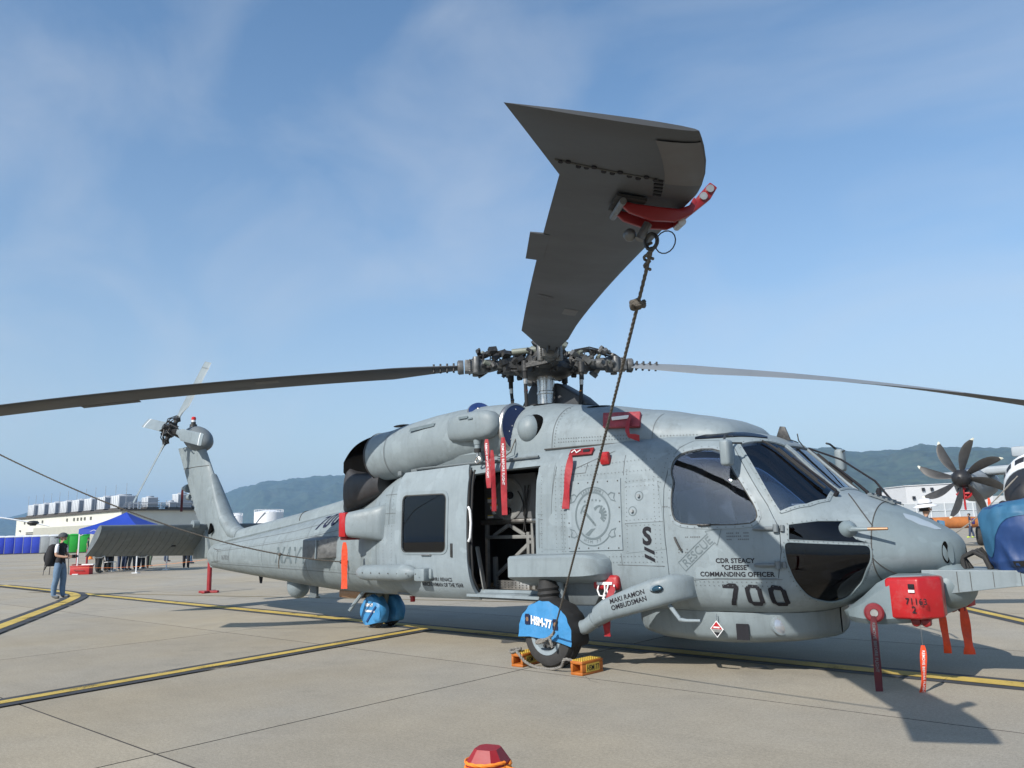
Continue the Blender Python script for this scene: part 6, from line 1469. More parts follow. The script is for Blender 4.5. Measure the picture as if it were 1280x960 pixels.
# ================================================================== the apron
def concrete_mat(name, base, joints=False):
    m = bpy.data.materials.new(name); m.use_nodes = True; n, l = nt(m); b = n['Principled BSDF']; b.inputs['Roughness'].default_value = .88; b.inputs['Specular IOR Level'].default_value = .25
    g = n.new('ShaderNodeNewGeometry'); P_ = g.outputs['Position']
    def nz(sc, det=6, ro=.6, dis=0, st=None):
        z = n.new('ShaderNodeTexNoise'); z.inputs['Scale'].default_value = sc; z.inputs['Detail'].default_value = det; z.inputs['Roughness'].default_value = ro; z.inputs['Distortion'].default_value = dis
        if st:
            q = n.new('ShaderNodeMapping'); q.inputs['Scale'].default_value = st; l.new(P_, q.inputs[0]); l.new(q.outputs[0], z.inputs['Vector'])
        else: l.new(P_, z.inputs['Vector'])
        return z.outputs[0]
    def rng(o, a, b_, c_, d): r = n.new('ShaderNodeMapRange'); r.inputs[1].default_value = a; r.inputs[2].default_value = b_; r.inputs[3].default_value = c_; r.inputs[4].default_value = d; l.new(o, r.inputs[0]); return r.outputs[0]
    def mul(a, b_): q = n.new('ShaderNodeMath'); q.operation = 'MULTIPLY'; l.new(a, q.inputs[0]); l.new(b_, q.inputs[1]); return q.outputs[0]
    f = mul(rng(nz(.35, 5), .3, .7, .92, 1.07), rng(nz(2.6, 7, .7), .3, .7, .93, 1.06))
    f = mul(f, rng(nz(38, 4, .8), .25, .75, .74, 1.20)); f = mul(f, rng(nz(110, 3, .85), .2, .8, .62, 1.32))
    f = mul(f, rng(nz(1.0, 6, .6, .6, (.12, 1.3, 1)), .5, .8, 1.0, .90))      # long tyre and water streaks
    f = mul(f, rng(nz(.9, 8, .75, .3), .56, .74, 1.0, .82))                   # blotchy stains
    oi = n.new('ShaderNodeObjectInfo'); f = mul(f, rng(oi.outputs['Random'], 0, 1, .90, 1.06))
    if joints:
        sx = n.new('ShaderNodeSeparateXYZ'); l.new(P_, sx.inputs[0])
        for ax, off, per in ((0, .9, 6.1), (1, -1.72, 3.86)):
            a = n.new('ShaderNodeMath'); a.operation = 'SUBTRACT'; l.new(sx.outputs[ax], a.inputs[0]); a.inputs[1].default_value = off-per*1000
            d = n.new('ShaderNodeMath'); d.operation = 'MODULO'; l.new(a.outputs[0], d.inputs[0]); d.inputs[1].default_value = per
            lt = n.new('ShaderNodeMath'); lt.operation = 'GREATER_THAN'; l.new(d.outputs[0], lt.inputs[0]); lt.inputs[1].default_value = .03
            f = mul(f, rng(lt.outputs[0], 0, 1, .55, 1))
    # warm / cool drift
    mx = n.new('ShaderNodeMixRGB'); mx.inputs[1].default_value = (base[0]*1.03, base[1], base[2]*.95, 1); mx.inputs[2].default_value = (base[0]*.965, base[1]*1.0, base[2]*1.08, 1); l.new(rng(nz(.22, 3), .35, .65, 0, 1), mx.inputs[0])
    mm = n.new('ShaderNodeMixRGB'); mm.blend_type = 'MULTIPLY'; mm.inputs[0].default_value = 1; l.new(mx.outputs[0], mm.inputs[1]); l.new(f, mm.inputs[2]); l.new(mm.outputs[0], b.inputs['Base Color'])
    bp = n.new('ShaderNodeBump'); bp.inputs['Strength'].default_value = .35; bp.inputs['Distance'].default_value = .004; l.new(nz(90, 6, .8), bp.inputs['Height']); l.new(bp.outputs[0], b.inputs['Normal'])
    MATS[name] = m
CONC = (.372,.330,.254)
concrete_mat('concrete', CONC); concrete_mat('concrete_far', CONC, True)
mat('joint_fill', (.05,.047,.042), .95)
def worn_paint(name, col, wear, thin=0.0):
    m = bpy.data.materials.new(name); m.use_nodes = True; n, l = nt(m); b = n['Principled BSDF']; out = n['Material Output']; b.inputs['Roughness'].default_value = .75
    g = n.new('ShaderNodeNewGeometry')
    def nz(sc, d, ro): z = n.new('ShaderNodeTexNoise'); z.inputs['Scale'].default_value = sc; z.inputs['Detail'].default_value = d; z.inputs['Roughness'].default_value = ro; l.new(g.outputs['Position'], z.inputs['Vector']); return z.outputs[0]
    r1 = n.new('ShaderNodeMapRange'); r1.inputs[1].default_value = .3; r1.inputs[2].default_value = .7; r1.inputs[3].default_value = .72; r1.inputs[4].default_value = 1.15; l.new(nz(2.5, 6, .7), r1.inputs[0])
    mx = n.new('ShaderNodeMixRGB'); mx.blend_type = 'MULTIPLY'; mx.inputs[0].default_value = 1; mx.inputs[1].default_value = tuple(col)+(1,); l.new(r1.outputs[0], mx.inputs[2]); l.new(mx.outputs[0], b.inputs['Base Color'])
    ad = n.new('ShaderNodeMath'); ad.operation = 'ADD'; q = n.new('ShaderNodeMath'); q.operation = 'MULTIPLY'; q.inputs[1].default_value = .55; l.new(nz(45, 5, .8), q.inputs[0]); l.new(q.outputs[0], ad.inputs[0]); l.new(nz(1.6, 4, .6), ad.inputs[1])
    r2 = n.new('ShaderNodeMapRange'); r2.inputs[1].default_value = wear; r2.inputs[2].default_value = wear+.16; r2.inputs[3].default_value = thin; r2.inputs[4].default_value = max(.85, thin+.12); l.new(ad.outputs[0], r2.inputs[0])
    tr = n.new('ShaderNodeBsdfTransparent'); ms = n.new('ShaderNodeMixShader'); l.new(r2.outputs[0], ms.inputs[0]); l.new(b.outputs[0], ms.inputs[1]); l.new(tr.outputs[0], ms.inputs[2]); l.new(ms.outputs[0], out.inputs[0]); MATS[name] = m
worn_paint('paint_yellow', (.56,.40,.085), .84); worn_paint('paint_black', (.050,.051,.054), .86); worn_paint('tyre_mark', (.15,.14,.125), .62, .80)
mat('paint_brown', (.22,.17,.085), .8, 0, .25, 3, dirt=((.28,.25,.2), .6, 4))
mb = MB(); S = 9000
mb.add([(-S,-S,-.020),(S,-S,-.020),(S,S,-.020),(-S,S,-.020)], [(0,1,2,3)]); GROUND = tag(mb.build('ground', 'concrete_far', ang=0, recalc=False), kind='structure')
mb = MB(); xa, xb, ya, yb = .9-6.1*11+.012, .9+6.1*3-.012, -1.72-3.86*3+.012, -1.72+3.86*12-.012
mb.add([(xa,ya,-.004),(xb,ya,-.004),(xb,yb,-.004),(xa,yb,-.004)], [(0,1,2,3)]); mb.build('joint_bed', 'joint_fill', GROUND, ang=0, recalc=False)
mb = MB(); mb.box((0,0,-.008),(6.1-.016,3.86-.016,.016)); mb.m = [1,0,1,1,1,1]; slab0 = mb.build('concrete_slab', ['concrete', 'joint_fill'], GROUND, ang=0)
first = True
for i in range(-11, 3):
    for j in range(-3, 12):
        o = slab0 if first else slab0.copy()
        if not first: C.objects.link(o)
        first = False; o.location = (.9+6.1*(i+.5), -1.72+3.86*(j+.5), 0)
def smooth_path(pts, sub_=10):
    P_ = [Vector((p[0], p[1], 0)) for p in pts]; S_ = []
    for i in range(len(P_)-1):
        p0, p1, p2, p3 = P_[max(i-1,0)], P_[i], P_[i+1], P_[min(i+2,len(P_)-1)]
        for k in range(sub_):
            t = k/sub_; S_.append(.5*((2*p1)+(-p0+p2)*t+(2*p0-5*p1+4*p2-p3)*t*t+(-p0+3*p1-3*p2+p3)*t**3))
    return S_+[P_[-1]]
def strip(name, pts, w, z, m, parent=None, sub_=8):
    S_ = smooth_path(pts, sub_) if len(pts) > 2 else [Vector((p[0],p[1],0)) for p in pts]; L = []; Q = []
    for i, p in enumerate(S_):
        d = (S_[min(i+1,len(S_)-1)]-S_[max(i-1,0)]).normalized(); nn = Vector((-d.y, d.x, 0))*w/2; L.append(p+nn+Vector((0,0,z))); Q.append(p-nn+Vector((0,0,z)))
    mb = MB(); k = len(S_); mb.add(L+Q, [(k+i, k+i+1, i+1, i) for i in range(k-1)]); return mb.build(name, m, parent, ang=0, recalc=False)
def taxi_line(pts, wy, wb, lift=0):
    b = tag(strip('line_marking', pts, wy+2*wb, .004+lift, 'paint_black'), kind='structure'); strip('line_paint', pts, wy, .008+lift, 'paint_yellow', b)
lb = lambda x: (x, .22-.0286*x)
taxi_line([lb(-58), lb(19)], .23, .13)
taxi_line([(-1.35,-12.5), (-2.60,.12)], .15, .13, .009)
taxi_line([(-3.5,-7.2),(-7,-5.05),(-9.55,-3.54),(-12.1,-2.08),(-14.76,-.59),(-16.6,.25),(-18.6,.65),(-21.5,.80),(-25,.93)], .24, .17, .018)
taxi_line([(7.2,1.0), (.5,10.6)], .15, .13, .002)
tag(strip('line_marking', [(-20,.20),(-8.6,3.09),(2,5.7)], .10, .005, 'paint_brown'), kind='structure')
# hairline crack beside the chock
rr = random.Random(21)
for x0, y0, a0, L_ in ((1.7,-1.66,-.6,.35),):
    pts = [(x0, y0)]; a = a0
    for k in range(9): a += rr.uniform(-.5,.5); pts.append((pts[-1][0]+L_/9*math.cos(a), pts[-1][1]+L_/9*math.sin(a)))
    tag(strip('hairline_crack', pts, .004, .0016, 'joint_fill', None, 2), kind='structure')
# oil drips and dark patches on the slabs
mat('oil_stain', (.10,.09,.075), .6, 0, .3, 4)
for x, y, r_ in ((2.9,-.3,.10),(-.6,-.2,.14),(5.55,-1.55,.018)):
    mb = MB(); mb.add([(x+r_*(1+.25*math.sin(3*a+x))*math.cos(a), y+r_*(1+.25*math.sin(3*a+x))*math.sin(a), .0035) for a in [2*math.pi*k/18 for k in range(18)]], [tuple(range(18))]); tag(mb.build('ground_stain', 'oil_stain', ang=0, recalc=False), kind='structure')

# ================================================================== hills
mat('forest', (.040,.058,.034), .95, 0, .6, .035, 1.0, .05, dirt=((.10,.10,.06), .5, .018))
YE = [(60,3.4),(80,4.0),(92,4.0),(98,4.05),(100,4.15),(102,4.35),(103.6,4.6),(105,4.35),(107.5,4.45),(109,4.85),(110.5,4.85),(113,4.9),(118,5.0),(124,4.8),(132,4.5),(138,4.3),(141,4.2),(143,4.05),(146,3.95),(149,3.65),(150.5,3.2),(152,2.75),(153.5,2.4),(156,2.2),(159,2.25),(162,2.05),(164,1.45),(166,1.1),(170,.8),(200,.7)]
YR = [(60,3000),(110,3200),(125,3600),(140,4200),(149,4600),(151,5200),(154,6000),(200,6500)]
NY, NR_ = 900, 50; RG = []
for j in range(NR_+1):
    u = j/NR_; row = []
    for i in range(NY+1):
        a = 62+134*i/NY; e = interp(YE, a)[0]; Rr = interp(YR, a)[0]; Hh = math.tan(R(e))*Rr+1.0
        r = Rr-1300+2300*u; x, y = r*math.cos(R(a)), r*math.sin(R(a))
        s = 1-abs(r-Rr)/1300 if r < Rr else 1-(r-Rr)/1000
        q = Vector((x, y, 0)); nz_ = (.42-abs(noise.noise(q*.0026)))*.9+(.35-abs(noise.noise(q*.006+Vector((3,7,0)))))*.45+noise.fractal(q*.011, 1.0, 2.0, 4)*.16
        prof = max(0, s)**.85; z = Hh*prof*(1+.75*nz_*(1-prof)*1.6+.05*nz_+.03*noise.noise(q*.012)+.018*noise.noise(q*.035)+.012*noise.noise(q*.09))
        row.append(Vector((x, y, max(z-1.5 if prof <= 0 else z, -.5))))
    RG.append(row)
mb = MB(); mb.rings(RG, closed=False, caps=False); tag(mb.build('hills', 'forest', ang=80, recalc=False), kind='structure')

# ================================================================== left background
mat('wall_cream', (.56,.56,.50), .8, 0, .05, .6); mat('wall_beige', (.36,.36,.31), .8, 0, .06, .8); mat('roof_dark', (.07,.065,.06), .8); mat('unit_light', (.52,.55,.58), .6, 0, .05, 1); mat('unit_side', (.30,.33,.37), .6, 0, .06, 1); mat('louvre_dark', (.10,.10,.09), .7)
mat('loo_blue', (.03,.06,.45), .45, 0, .1, 2); mat('loo_grey', (.34,.36,.37), .5, 0, .08, 2); mat('loo_green', (.02,.33,.035), .45, 0, .1, 2); mat('loo_roof', (.66,.68,.70), .5); mat('tank_white', (.72,.73,.74), .5, 0, .05, .5)
TB = empty('terminal_building', (-143,52,0), 0, 'long cream flat-roofed building with rows of rooftop units', 'building')
def at_p(pa, mb, nm, m, **kw): o = mb.build(nm, m, pa, **kw); o.matrix_parent_inverse = Matrix.Translation(pa.location).inverted(); return o
mb = MB(); mb.box((-143.5,51.6,2.95),(47.6,15.4,5.9)); at_p(TB, mb, 'wall', 'wall_cream')
mb = MB(); mb.box((-143.5,51.6,6.02),(48.6,16.2,.24)); at_p(TB, mb, 'roof', 'roof_dark')
mb = MB(); mb.box((-136.5,43.2,1.95),(33.0,1.6,3.9)); at_p(TB, mb, 'lower_wing', 'wall_beige')
mb = MB(); mb.box((-157.2,43.7,2.15),(6.0,.5,2.9)); lv = at_p(TB, mb, 'louvre_frame', 'wall_cream')
for k in range(9): mb = MB(); mb.box((-157.2,43.42,.95+.28*k),(5.4,.12,.16)); at_p(TB, mb, 'louvre_slat', 'louvre_dark')
for k, x in enumerate((-162.5,-160.0,-158.6,-157.2,-155.9,-153.2,-141.5,-138.4,-136.8,-135.3,-133.8,-131.3)): mb = MB(); mb.box((x,43.86,5.05),(.55,.12,.5)); at_p(TB, mb, 'window', 'louvre_dark')
for x in (-164.5,-152.5,-147.5,-143,-139,-134): mb = MB(); mb.box((x,43.8,3.6),(.5,.25,.25)); at_p(TB, mb, 'wall_lamp', 'roof_dark')
mb = MB(); mb.box((-119.66,50.5,3.4),(.06,.3,.3)); at_p(TB, mb, 'wall_lamp', 'roof_dark')
def unit(x, y, sx, sy, h, z0=6.45):
    e = empty('rooftop_unit', (x, y, 6.14), 0, None, None); mb = MB(); mb.box((x,y,z0+h/2),(sx,sy,h)); at_p(e, mb, 'casing', 'unit_light', bevel=.05)
    for q in range(4): mb = MB(); mb.box((x-sx*.36+sx*.24*q,y-sy/2-.02,z0+h/2),(.06,.05,h*.9)); at_p(e, mb, 'casing_rib', 'unit_side')
    mb = MB(); mb.box((x+sx/2+.02,y,z0+h*.5),(.05,sy*.9,h*.85)); at_p(e, mb, 'shaded_face', 'unit_side')  # darker panel that paints the shade on the casing's right face
    mb = MB(); mb.cyl((x,y,z0+h),(x,y,z0+h+.22),min(sx,sy)*.36,n=18); at_p(e, mb, 'fan_collar', 'unit_side')
    mb = MB(); mb.box((x,y,6.30),(sx*1.15,sy*1.1,.32)); at_p(e, mb, 'base_frame', 'roof_dark'); return e
NM = ['leftmost','second','third','fourth','fifth','sixth','seventh','eighth']
for k in range(8):
    x = -163.2+5.45*k; tag(unit(x, 46.4, 3.0, 3.0, 2.0), f'{NM[k]} pale box unit in the row on the cream building roof' if k else 'leftmost pale box unit in the row on the cream building roof', 'rooftop unit', 'rooftop cooling units')
for k, (x, y, sx, sy, h, lab) in enumerate(((-121.6,49.0,2.2,1.7,1.6,'low pale unit right of the roof pipework'),(-121.4,54.2,2.0,2.4,2.2,'paired tall pale unit near the right roof end'),(-121.6,56.8,2.0,1.8,2.5,'tall pale unit at the right end of the roof'),(-120.9,52.2,1.4,1.2,.9,'small pale unit before the paired tall ones'))): tag(unit(x, y, sx, sy, h), lab, 'rooftop unit', 'rooftop cooling units')
mb = MB(); rr = random.Random(9)
for k in range(22):
    x, y = -123+3*rr.random(), 45+12.5*rr.random(); h = .5+1.1*rr.random(); mb.tube([(x,y,6.14),(x,y,6.14+h),(x+.8*rr.random()-.4,y+1.6*rr.random(),6.14+h)], .07, 6)
for k in range(4): mb.tube([(-121+.3*k,44.6,6.5+.22*k),(-121+.3*k,58.5,6.5+.22*k)], .06, 6)
at_p(TB, mb, 'roof_pipework', 'unit_side')['kind'] = 'stuff'
for k in range(12): mb = MB(); x = -165+4.0*k; mb.tube([(x,45,6.1),(x,45,10.2)], .035, 5); at_p(TB, mb, 'lightning_rod', 'unit_side')
# portable toilets
def loo(x, y, m, label, rz=-.35, cat='portable toilet'):
    e = empty('portable_toilet', (x, y, 0), rz, label, cat, 'portable toilets')
    mb = MB(); mb.box((0,0,1.08),(1.08,1.08,2.06)); mb.build('cabin', m, e, bevel=.04)
    mb = MB(); mb.box((0,0,.03),(1.2,1.2,.10)); mb.build('skid', 'roof_dark', e)
    mb = MB(); mb.rings([[Vector((x_*k,y_*k,z)) for x_, y_ in ((-.57,-.57),(.57,-.57),(.57,.57),(-.57,.57))] for z, k in ((2.10,1),(2.20,1),(2.30,.82),(2.34,.5))]); mb.build('roof', 'loo_roof' if m != 'loo_green' else 'loo_green', e, bevel=.02)
    mb = MB(); mb.box((.0,-.555,1.05),(.76,.03,1.86)); d = mb.build('door', m, e, bevel=.02)
    mb = MB(); mb.box((.28,-.58,1.05),(.08,.03,.10)); mb.build('door_latch', 'roof_dark', d)
    mb = MB(); mb.box((.555,0,1.05),(.03,.76,1.86)); mb.build('side_panel', m, e, bevel=.02)
    for s_ in (-1,1): mb = MB(); mb.box((s_*.50,-.56,1.08),(.10,.05,2.02)); mb.build('corner_post', 'loo_grey' if m != 'loo_green' else 'roof_dark', e)
    return e
for k, (x, y, m, lab) in enumerate(((-109.9,25.1,'loo_blue','blue portable toilet partly cut by the left picture edge'),(-109.0,25.9,'loo_blue','blue portable toilet next to the one at the picture edge'),(-108.1,26.75,'loo_blue','blue portable toilet in the middle of the blue row'),(-107.25,27.45,'loo_blue','blue portable toilet fourth in the row from the left'),(-106.45,28.15,'loo_blue','blue portable toilet beside the grey ones'),(-105.6,28.85,'loo_grey','grey portable toilet next to the blue row'),(-104.8,29.6,'loo_grey','grey portable toilet nearest the standing man'))): loo(x, y, m, lab)
for k, (x, y, lab) in enumerate(((-100.5,29.3,'green portable toilet nearest the standing man'),(-99.6,30.1,'green portable toilet in the middle of the green row'),(-98.6,30.95,'green portable toilet beside the tent leg'))): loo(x, y, 'loo_green', lab)
# white storage tanks far off
def tank(x, y, r, h, label):
    e = empty('storage_tank', (x, y, 0), 0, label, 'tank', 'white storage tanks'); mb = MB(); mb.lathe([(0,r),(h,r),(h+.3,r*.96),(h+1.0,r*.3),(h+1.05,.01)], (0,0,0), (0,0,1), 32); mb.build('shell', 'tank_white', e)
    mb = MB()
    for k in range(24): a = 2*math.pi*k/24; mb.tube([(r*math.cos(a),r*math.sin(a),h),(r*math.cos(a),r*math.sin(a),h+1.1)], .06, 4)
    mb.tube([(r*math.cos(2*math.pi*k/30),r*math.sin(2*math.pi*k/30),h+1.1) for k in range(31)], .06, 4); mb.build('roof_railing', 'tank_white', e)
    mb = MB(); mb.tube([(r*1.02*math.cos(a),r*1.02*math.sin(a),h*(a+2.6)/1.8) for a in [-2.6+1.8*k/14 for k in range(15)]], .25, 5); mb.build('stairway', 'unit_side', e)
tank(-265.6,159.3,5.4,10.2,'wide white storage tank beyond the tail spine'); tank(-275,151.2,2.2,9.2,'narrow white storage tank just right of the tail fin')
mb = MB(); mb.box((-262,163,2.8),(22,6,5.6)); o = mb.build('far_shed', 'roof_dark'); tag(o, 'dark low shed roof beyond the tail boom', 'shed')
# far-off town at the foot of the hills: too many to count
mb = MB(); rr = random.Random(4)
for k in range(420):
    a = R(96+64*rr.random()); d_ = 1200+1500*rr.random(); x, y = d_*math.cos(a), d_*math.sin(a); h = 6+22*rr.random()**2.5; mb.box((x,y,h/2),(10+20*rr.random(),10+20*rr.random(),h), rot=(0,0,rr.random()*3))
mat('town', (.42,.43,.42), .8, 0, .25, .02); tag(mb.build('far_town', 'town', ang=0), 'hazy pale town blocks at the foot of the hills', 'town', kind='stuff')
# tent
mat('tent_blue', (.012,.045,.34), .55, 0, .08, 2, .05, 8); mat('tent_pole', (.62,.63,.64), .4, .4); mat('box_red', (.42,.02,.018), .5, 0, .1, 3)
tn = empty('canopy_tent', (-30.9,7.45,0), R(38), 'blue pop-up canopy tent behind the horizontal tail', 'tent')
mb = MB(); hs = 1.36; c4 = [(-hs,-hs),(hs,-hs),(hs,hs),(-hs,hs)]
for i in range(4):
    a, b = c4[i], c4[(i+1) % 4]; N = 8; V = []
    for j in range(N+1):
        for k in range(N+1):
            u, v = j/N, k/N; x = (a[0]+(b[0]-a[0])*v)*(1-u); y = (a[1]+(b[1]-a[1])*v)*(1-u); V.append((x, y, 1.98+.72*u-.05*math.sin(math.pi*u)*1.2-.05*math.sin(math.pi*v)*(1-u)))
    mb.add(V, [(j*(N+1)+k, j*(N+1)+k+1, (j+1)*(N+1)+k+1, (j+1)*(N+1)+k) for j in range(N) for k in range(N)])
mb.build('canopy', 'tent_blue', tn, recalc=False, ang=25)
for i in range(4):
    a, b = c4[i], c4[(i+1) % 4]; mb = MB(); V = []
    for k in range(13): v = k/12; x, y = a[0]+(b[0]-a[0])*v, a[1]+(b[1]-a[1])*v; V += [(x*1.005,y*1.005,1.98-.05*math.sin(math.pi*v)), (x*1.01,y*1.01,1.76-.03*(k % 2))]
    mb.add(V, [(2*k,2*k+1,2*k+3,2*k+2) for k in range(12)]); mb.build('valance', 'tent_blue', tn, recalc=False)
for a in c4:
    mb = MB(); mb.box((a[0]*.985,a[1]*.985,1.0),(.05,.05,2.0)); lg = mb.build('leg', 'tent_pole', tn); mb = MB(); mb.box((a[0]*.985,a[1]*.985,.02),(.26,.26,.04)); mb.build('foot_plate', 'tent_pole', lg)
mb = MB()
for i in range(4):
    a, b = c4[i], c4[(i+1) % 4]
    for k in range(4): t0, t1 = k/4, (k+1)/4; mb.bar((a[0]+(b[0]-a[0])*t0,a[1]+(b[1]-a[1])*t0,1.92 if k % 2 else 1.65),(a[0]+(b[0]-a[0])*t1,a[1]+(b[1]-a[1])*t1,1.65 if k % 2 else 1.92),.02,.02)
mb.build('truss_bar', 'tent_pole', tn)
# red case and folding table by the tent
cs = empty('tool_case', (-31.1,5.75,0), R(45), 'low red metal case on the ground beside the tent', 'case'); mb = MB(); mb.box((0,0,.17),(.82,.40,.34)); mb.build('case_body', 'box_red', cs, bevel=.02); mb = MB(); mb.box((0,0,.36),(.86,.43,.05)); mb.build('case_lid', 'box_red', cs, bevel=.012); mb = MB(); mb.tube([(-.2,-.22,.2),(-.2,-.26,.18),(.2,-.26,.18),(.2,-.22,.2)], .012, 6); mb.build('case_handle', 'roof_dark', cs)
mb = MB(); mb.box((-30.9,5.95,.42),(.5,.25,.05), rot=(0,0,R(45))); tag(mb.build('paper_tray', 'label_white', bevel=.01), 'white tray lying on the red case', 'tray')
ft = empty('folding_table', (-32.2,5.1,0), R(40), 'small pale folding table left of the red case', 'table'); mb = MB(); mb.box((0,0,.70),(.9,.5,.035)); mb.build('tabletop', 'loo_grey', ft, bevel=.008)
for x, y in ((-.4,-.2),(.4,-.2),(.4,.2),(-.4,.2)): mb = MB(); mb.bar((x,y,.69),(x*1.1,y*1.1,0),.025,.025); mb.build('leg', 'roof_dark', ft)
mb = MB(); mb.box((-32.2,5.1,.86),(.42,.36,.28), rot=(0,0,R(40))); tag(mb.build('equipment_box', 'loo_grey', bevel=.02), 'grey box standing on the folding table', 'box')
ch = empty('folding_chair', (-32.6,7.55,0), R(50), 'white-backed folding chair under the tent', 'chair'); mb = MB(); mb.box((0,0,.44),(.42,.42,.03)); mb.build('seat', 'label_white', ch, bevel=.01); mb = MB(); mb.box((-.2,0,.68),(.03,.42,.34), rot=(0,R(-10),0)); mb.build('backrest', 'label_white', ch, bevel=.01)
for x, y in ((-.2,-.2),(.2,-.2),(.2,.2),(-.2,.2)): mb = MB(); mb.bar((x,y,.44),(x*1.15,y*1.1,0),.025,.025); mb.build('leg', 'tent_pole', ch)
for k, (x, y, lab) in enumerate(((-45.75,10.9,'left one of two distant red posts beyond the tent'),(-45.45,11.35,'right one of two distant red posts beyond the tent'))): post(x, y, lab)
cn = empty('traffic_cone', (-60,17.1,0), 0, 'orange traffic cone far behind near the green toilets', 'cone'); mb = MB(); mb.lathe([(0,.16),(.03,.15),(.65,.03),(.66,.01)], (0,0,.03), (0,0,1), 14); mb.build('cone_body', 'cord_orange', cn); mb = MB(); mb.box((0,0,.02),(.38,.38,.04)); mb.build('cone_base', 'cord_orange', cn)
def line_cord(a, b, z0, z1, label, sag=.12): cord([Vector((a[0]+(b[0]-a[0])*k/8, a[1]+(b[1]-a[1])*k/8, z0+(z1-z0)*k/8-4*sag*(k/8)*(1-k/8))) for k in range(9)], label, .004)
line_cord((-13.83,2.57), (-30.2,5.2), .88, .35, 'orange cord running from the tail-side post past the tent', .10)
line_cord((-13.83,2.57), (-4,14), .88, .8, 'orange cord running from the tail-side post away behind the helicopter', .15)
# tip of another parked helicopter's rotor blade, reaching in at the left edge
ob = empty('rotor_blade_tip', (-41.5,3.4,0), 0, 'thin white rotor blade of another aircraft at the left edge', 'rotor blade')
mb = MB(); RG = []
for k in range(13):
    t = k/12; p = Vector((-43.5,1.6,3.05))+(Vector((-38.05,6.62,2.25))-Vector((-43.5,1.6,3.05)))*t+Vector((0,0,.25*math.sin(math.pi*t))); w_ = .20 if t < .98 else .14
    RG.append([p+Vector((.53*w_,-.85*w_*0,-.02)), p+Vector((0,0,.03)), p+Vector((-.53*w_,.3*w_,.01)), p+Vector((0,0,-.035))])
mb.rings(RG); at_p(ob, mb, 'blade', 'white_paint')
mb = MB(); p = Vector((-38.65,6.06,2.42)); mb.ell(p, (.28,.28,.12), 12, 8); mb.box(p+Vector((0,0,-.06)),(.3,.2,.16)); at_p(ob, mb, 'blade_clamp', 'dark_gear')
mb = MB(); mb.cyl((-43.5,1.6,0),(-43.5,1.6,3.1),.10,n=12); mb.ell((-43.5,1.6,3.1),(.3,.3,.15),12,8); at_p(ob, mb, 'blade_stand', 'mid_gear')
# ================================================================== right background
mat('hangar_white', (.56,.57,.58), .6, 0, .04, .4); mat('fence_white', (.62,.64,.66), .6); mat('fence_panel', (.40,.43,.46), .7, 0, .05, .5); mat('grass', (.07,.11,.025), .95, 0, .3, 1.5); mat('barrier_orange', (.40,.135,.03), .7, 0, .25, .5, .1, 4, dirt=((.16,.07,.03), .5, .6))
mat('plane_grey', (.30,.335,.36), .5, 0, .06, 1.2, dirt=((.2,.21,.21), .3, 2)); mat('plane_white', (.70,.71,.72), .4, 0, .04, 1); mat('plane_black', (.018,.018,.02), .5, 0, .2, 3); mat('prop_grey', (.035,.034,.033), .5, 0, .25, 4); mat('prop_tip', (.55,.55,.46), .6); mat('edge_metal', (.55,.53,.48), .35, .5)
dirF = Vector((22.2,19.4,0)).normalized(); nF = Vector((-dirF.y, dirF.x, 0))
hb = empty('arched_hangar', (-73,273,0), 0, 'low white hangar with a curved roof beyond the nose', 'hangar')
mb = MB(); o0 = Vector((-79.5,267.5,0)); d1 = Vector((11.8,10.3,0)); nv = Vector((-10,12,0)); mb.rings([[o0+d1*t+nv*s_+Vector((0,0,0 if k == 0 else 7.6+2.9*math.sin(math.pi*t))) for k, t in ((0,0),)]+[o0+d1*(j/14)+nv*s_+Vector((0,0,7.4+3.0*math.sin(math.pi*j/14))) for j in range(15)]+[o0+d1+nv*s_] for s_ in (0,1)]); at_p(hb, mb, 'hall', 'hangar_white', ang=30)
mb = MB(); mb.prism([o0+d1*.08+Vector((.3,-.3,0)), o0+d1*.92+Vector((.3,-.3,0)), o0+d1*.92+Vector((.3,-.3,6.6)), o0+d1*.08+Vector((.3,-.3,6.6))], (.1,-.1,0)); at_p(hb, mb, 'hall_door', 'wall_beige')
wb = empty('white_building', (-55,262,0), 0, 'white flat-roofed building with small windows behind the propeller', 'building')
w0 = Vector((-62.8,255,0)); dw = Vector((20,17.4,0)); nw = Vector((-9,10.4,0)); mb = MB(); mb.rings([[w0, w0+dw, w0+dw+nw, w0+nw], [w0+Vector((0,0,11.2)), w0+dw+Vector((0,0,11.9)), w0+dw+nw+Vector((0,0,11.9)), w0+nw+Vector((0,0,11.2))]]); at_p(wb, mb, 'wall', 'hangar_white')
mb = MB(); mb.rings([[w0+Vector((0,0,11.3))-nw*.02-dw*.01, w0+dw*1.01+Vector((0,0,12.0))-nw*.02, w0+dw*1.01+nw*1.02+Vector((0,0,12.0)), w0+nw*1.02+Vector((0,0,11.3))-dw*.01], [w0+Vector((0,0,11.55))-nw*.02-dw*.01, w0+dw*1.01+Vector((0,0,12.25))-nw*.02, w0+dw*1.01+nw*1.02+Vector((0,0,12.25)), w0+nw*1.02+Vector((0,0,11.55))-dw*.01]]); at_p(wb, mb, 'roof', 'hangar_white')
for t, z in ((.18,9.7),(.28,9.7),(.06,7.2),(.72,10.2),(.80,10.2),(.88,10.2)): p = w0+dw*t+Vector((.25,-.25,z)); mb = MB(); mb.prism([p, p+dw*.035, p+dw*.035+Vector((0,0,1.0)), p+Vector((0,0,1.0))], (.12,-.14,0)); at_p(wb, mb, 'window', 'plane_black')
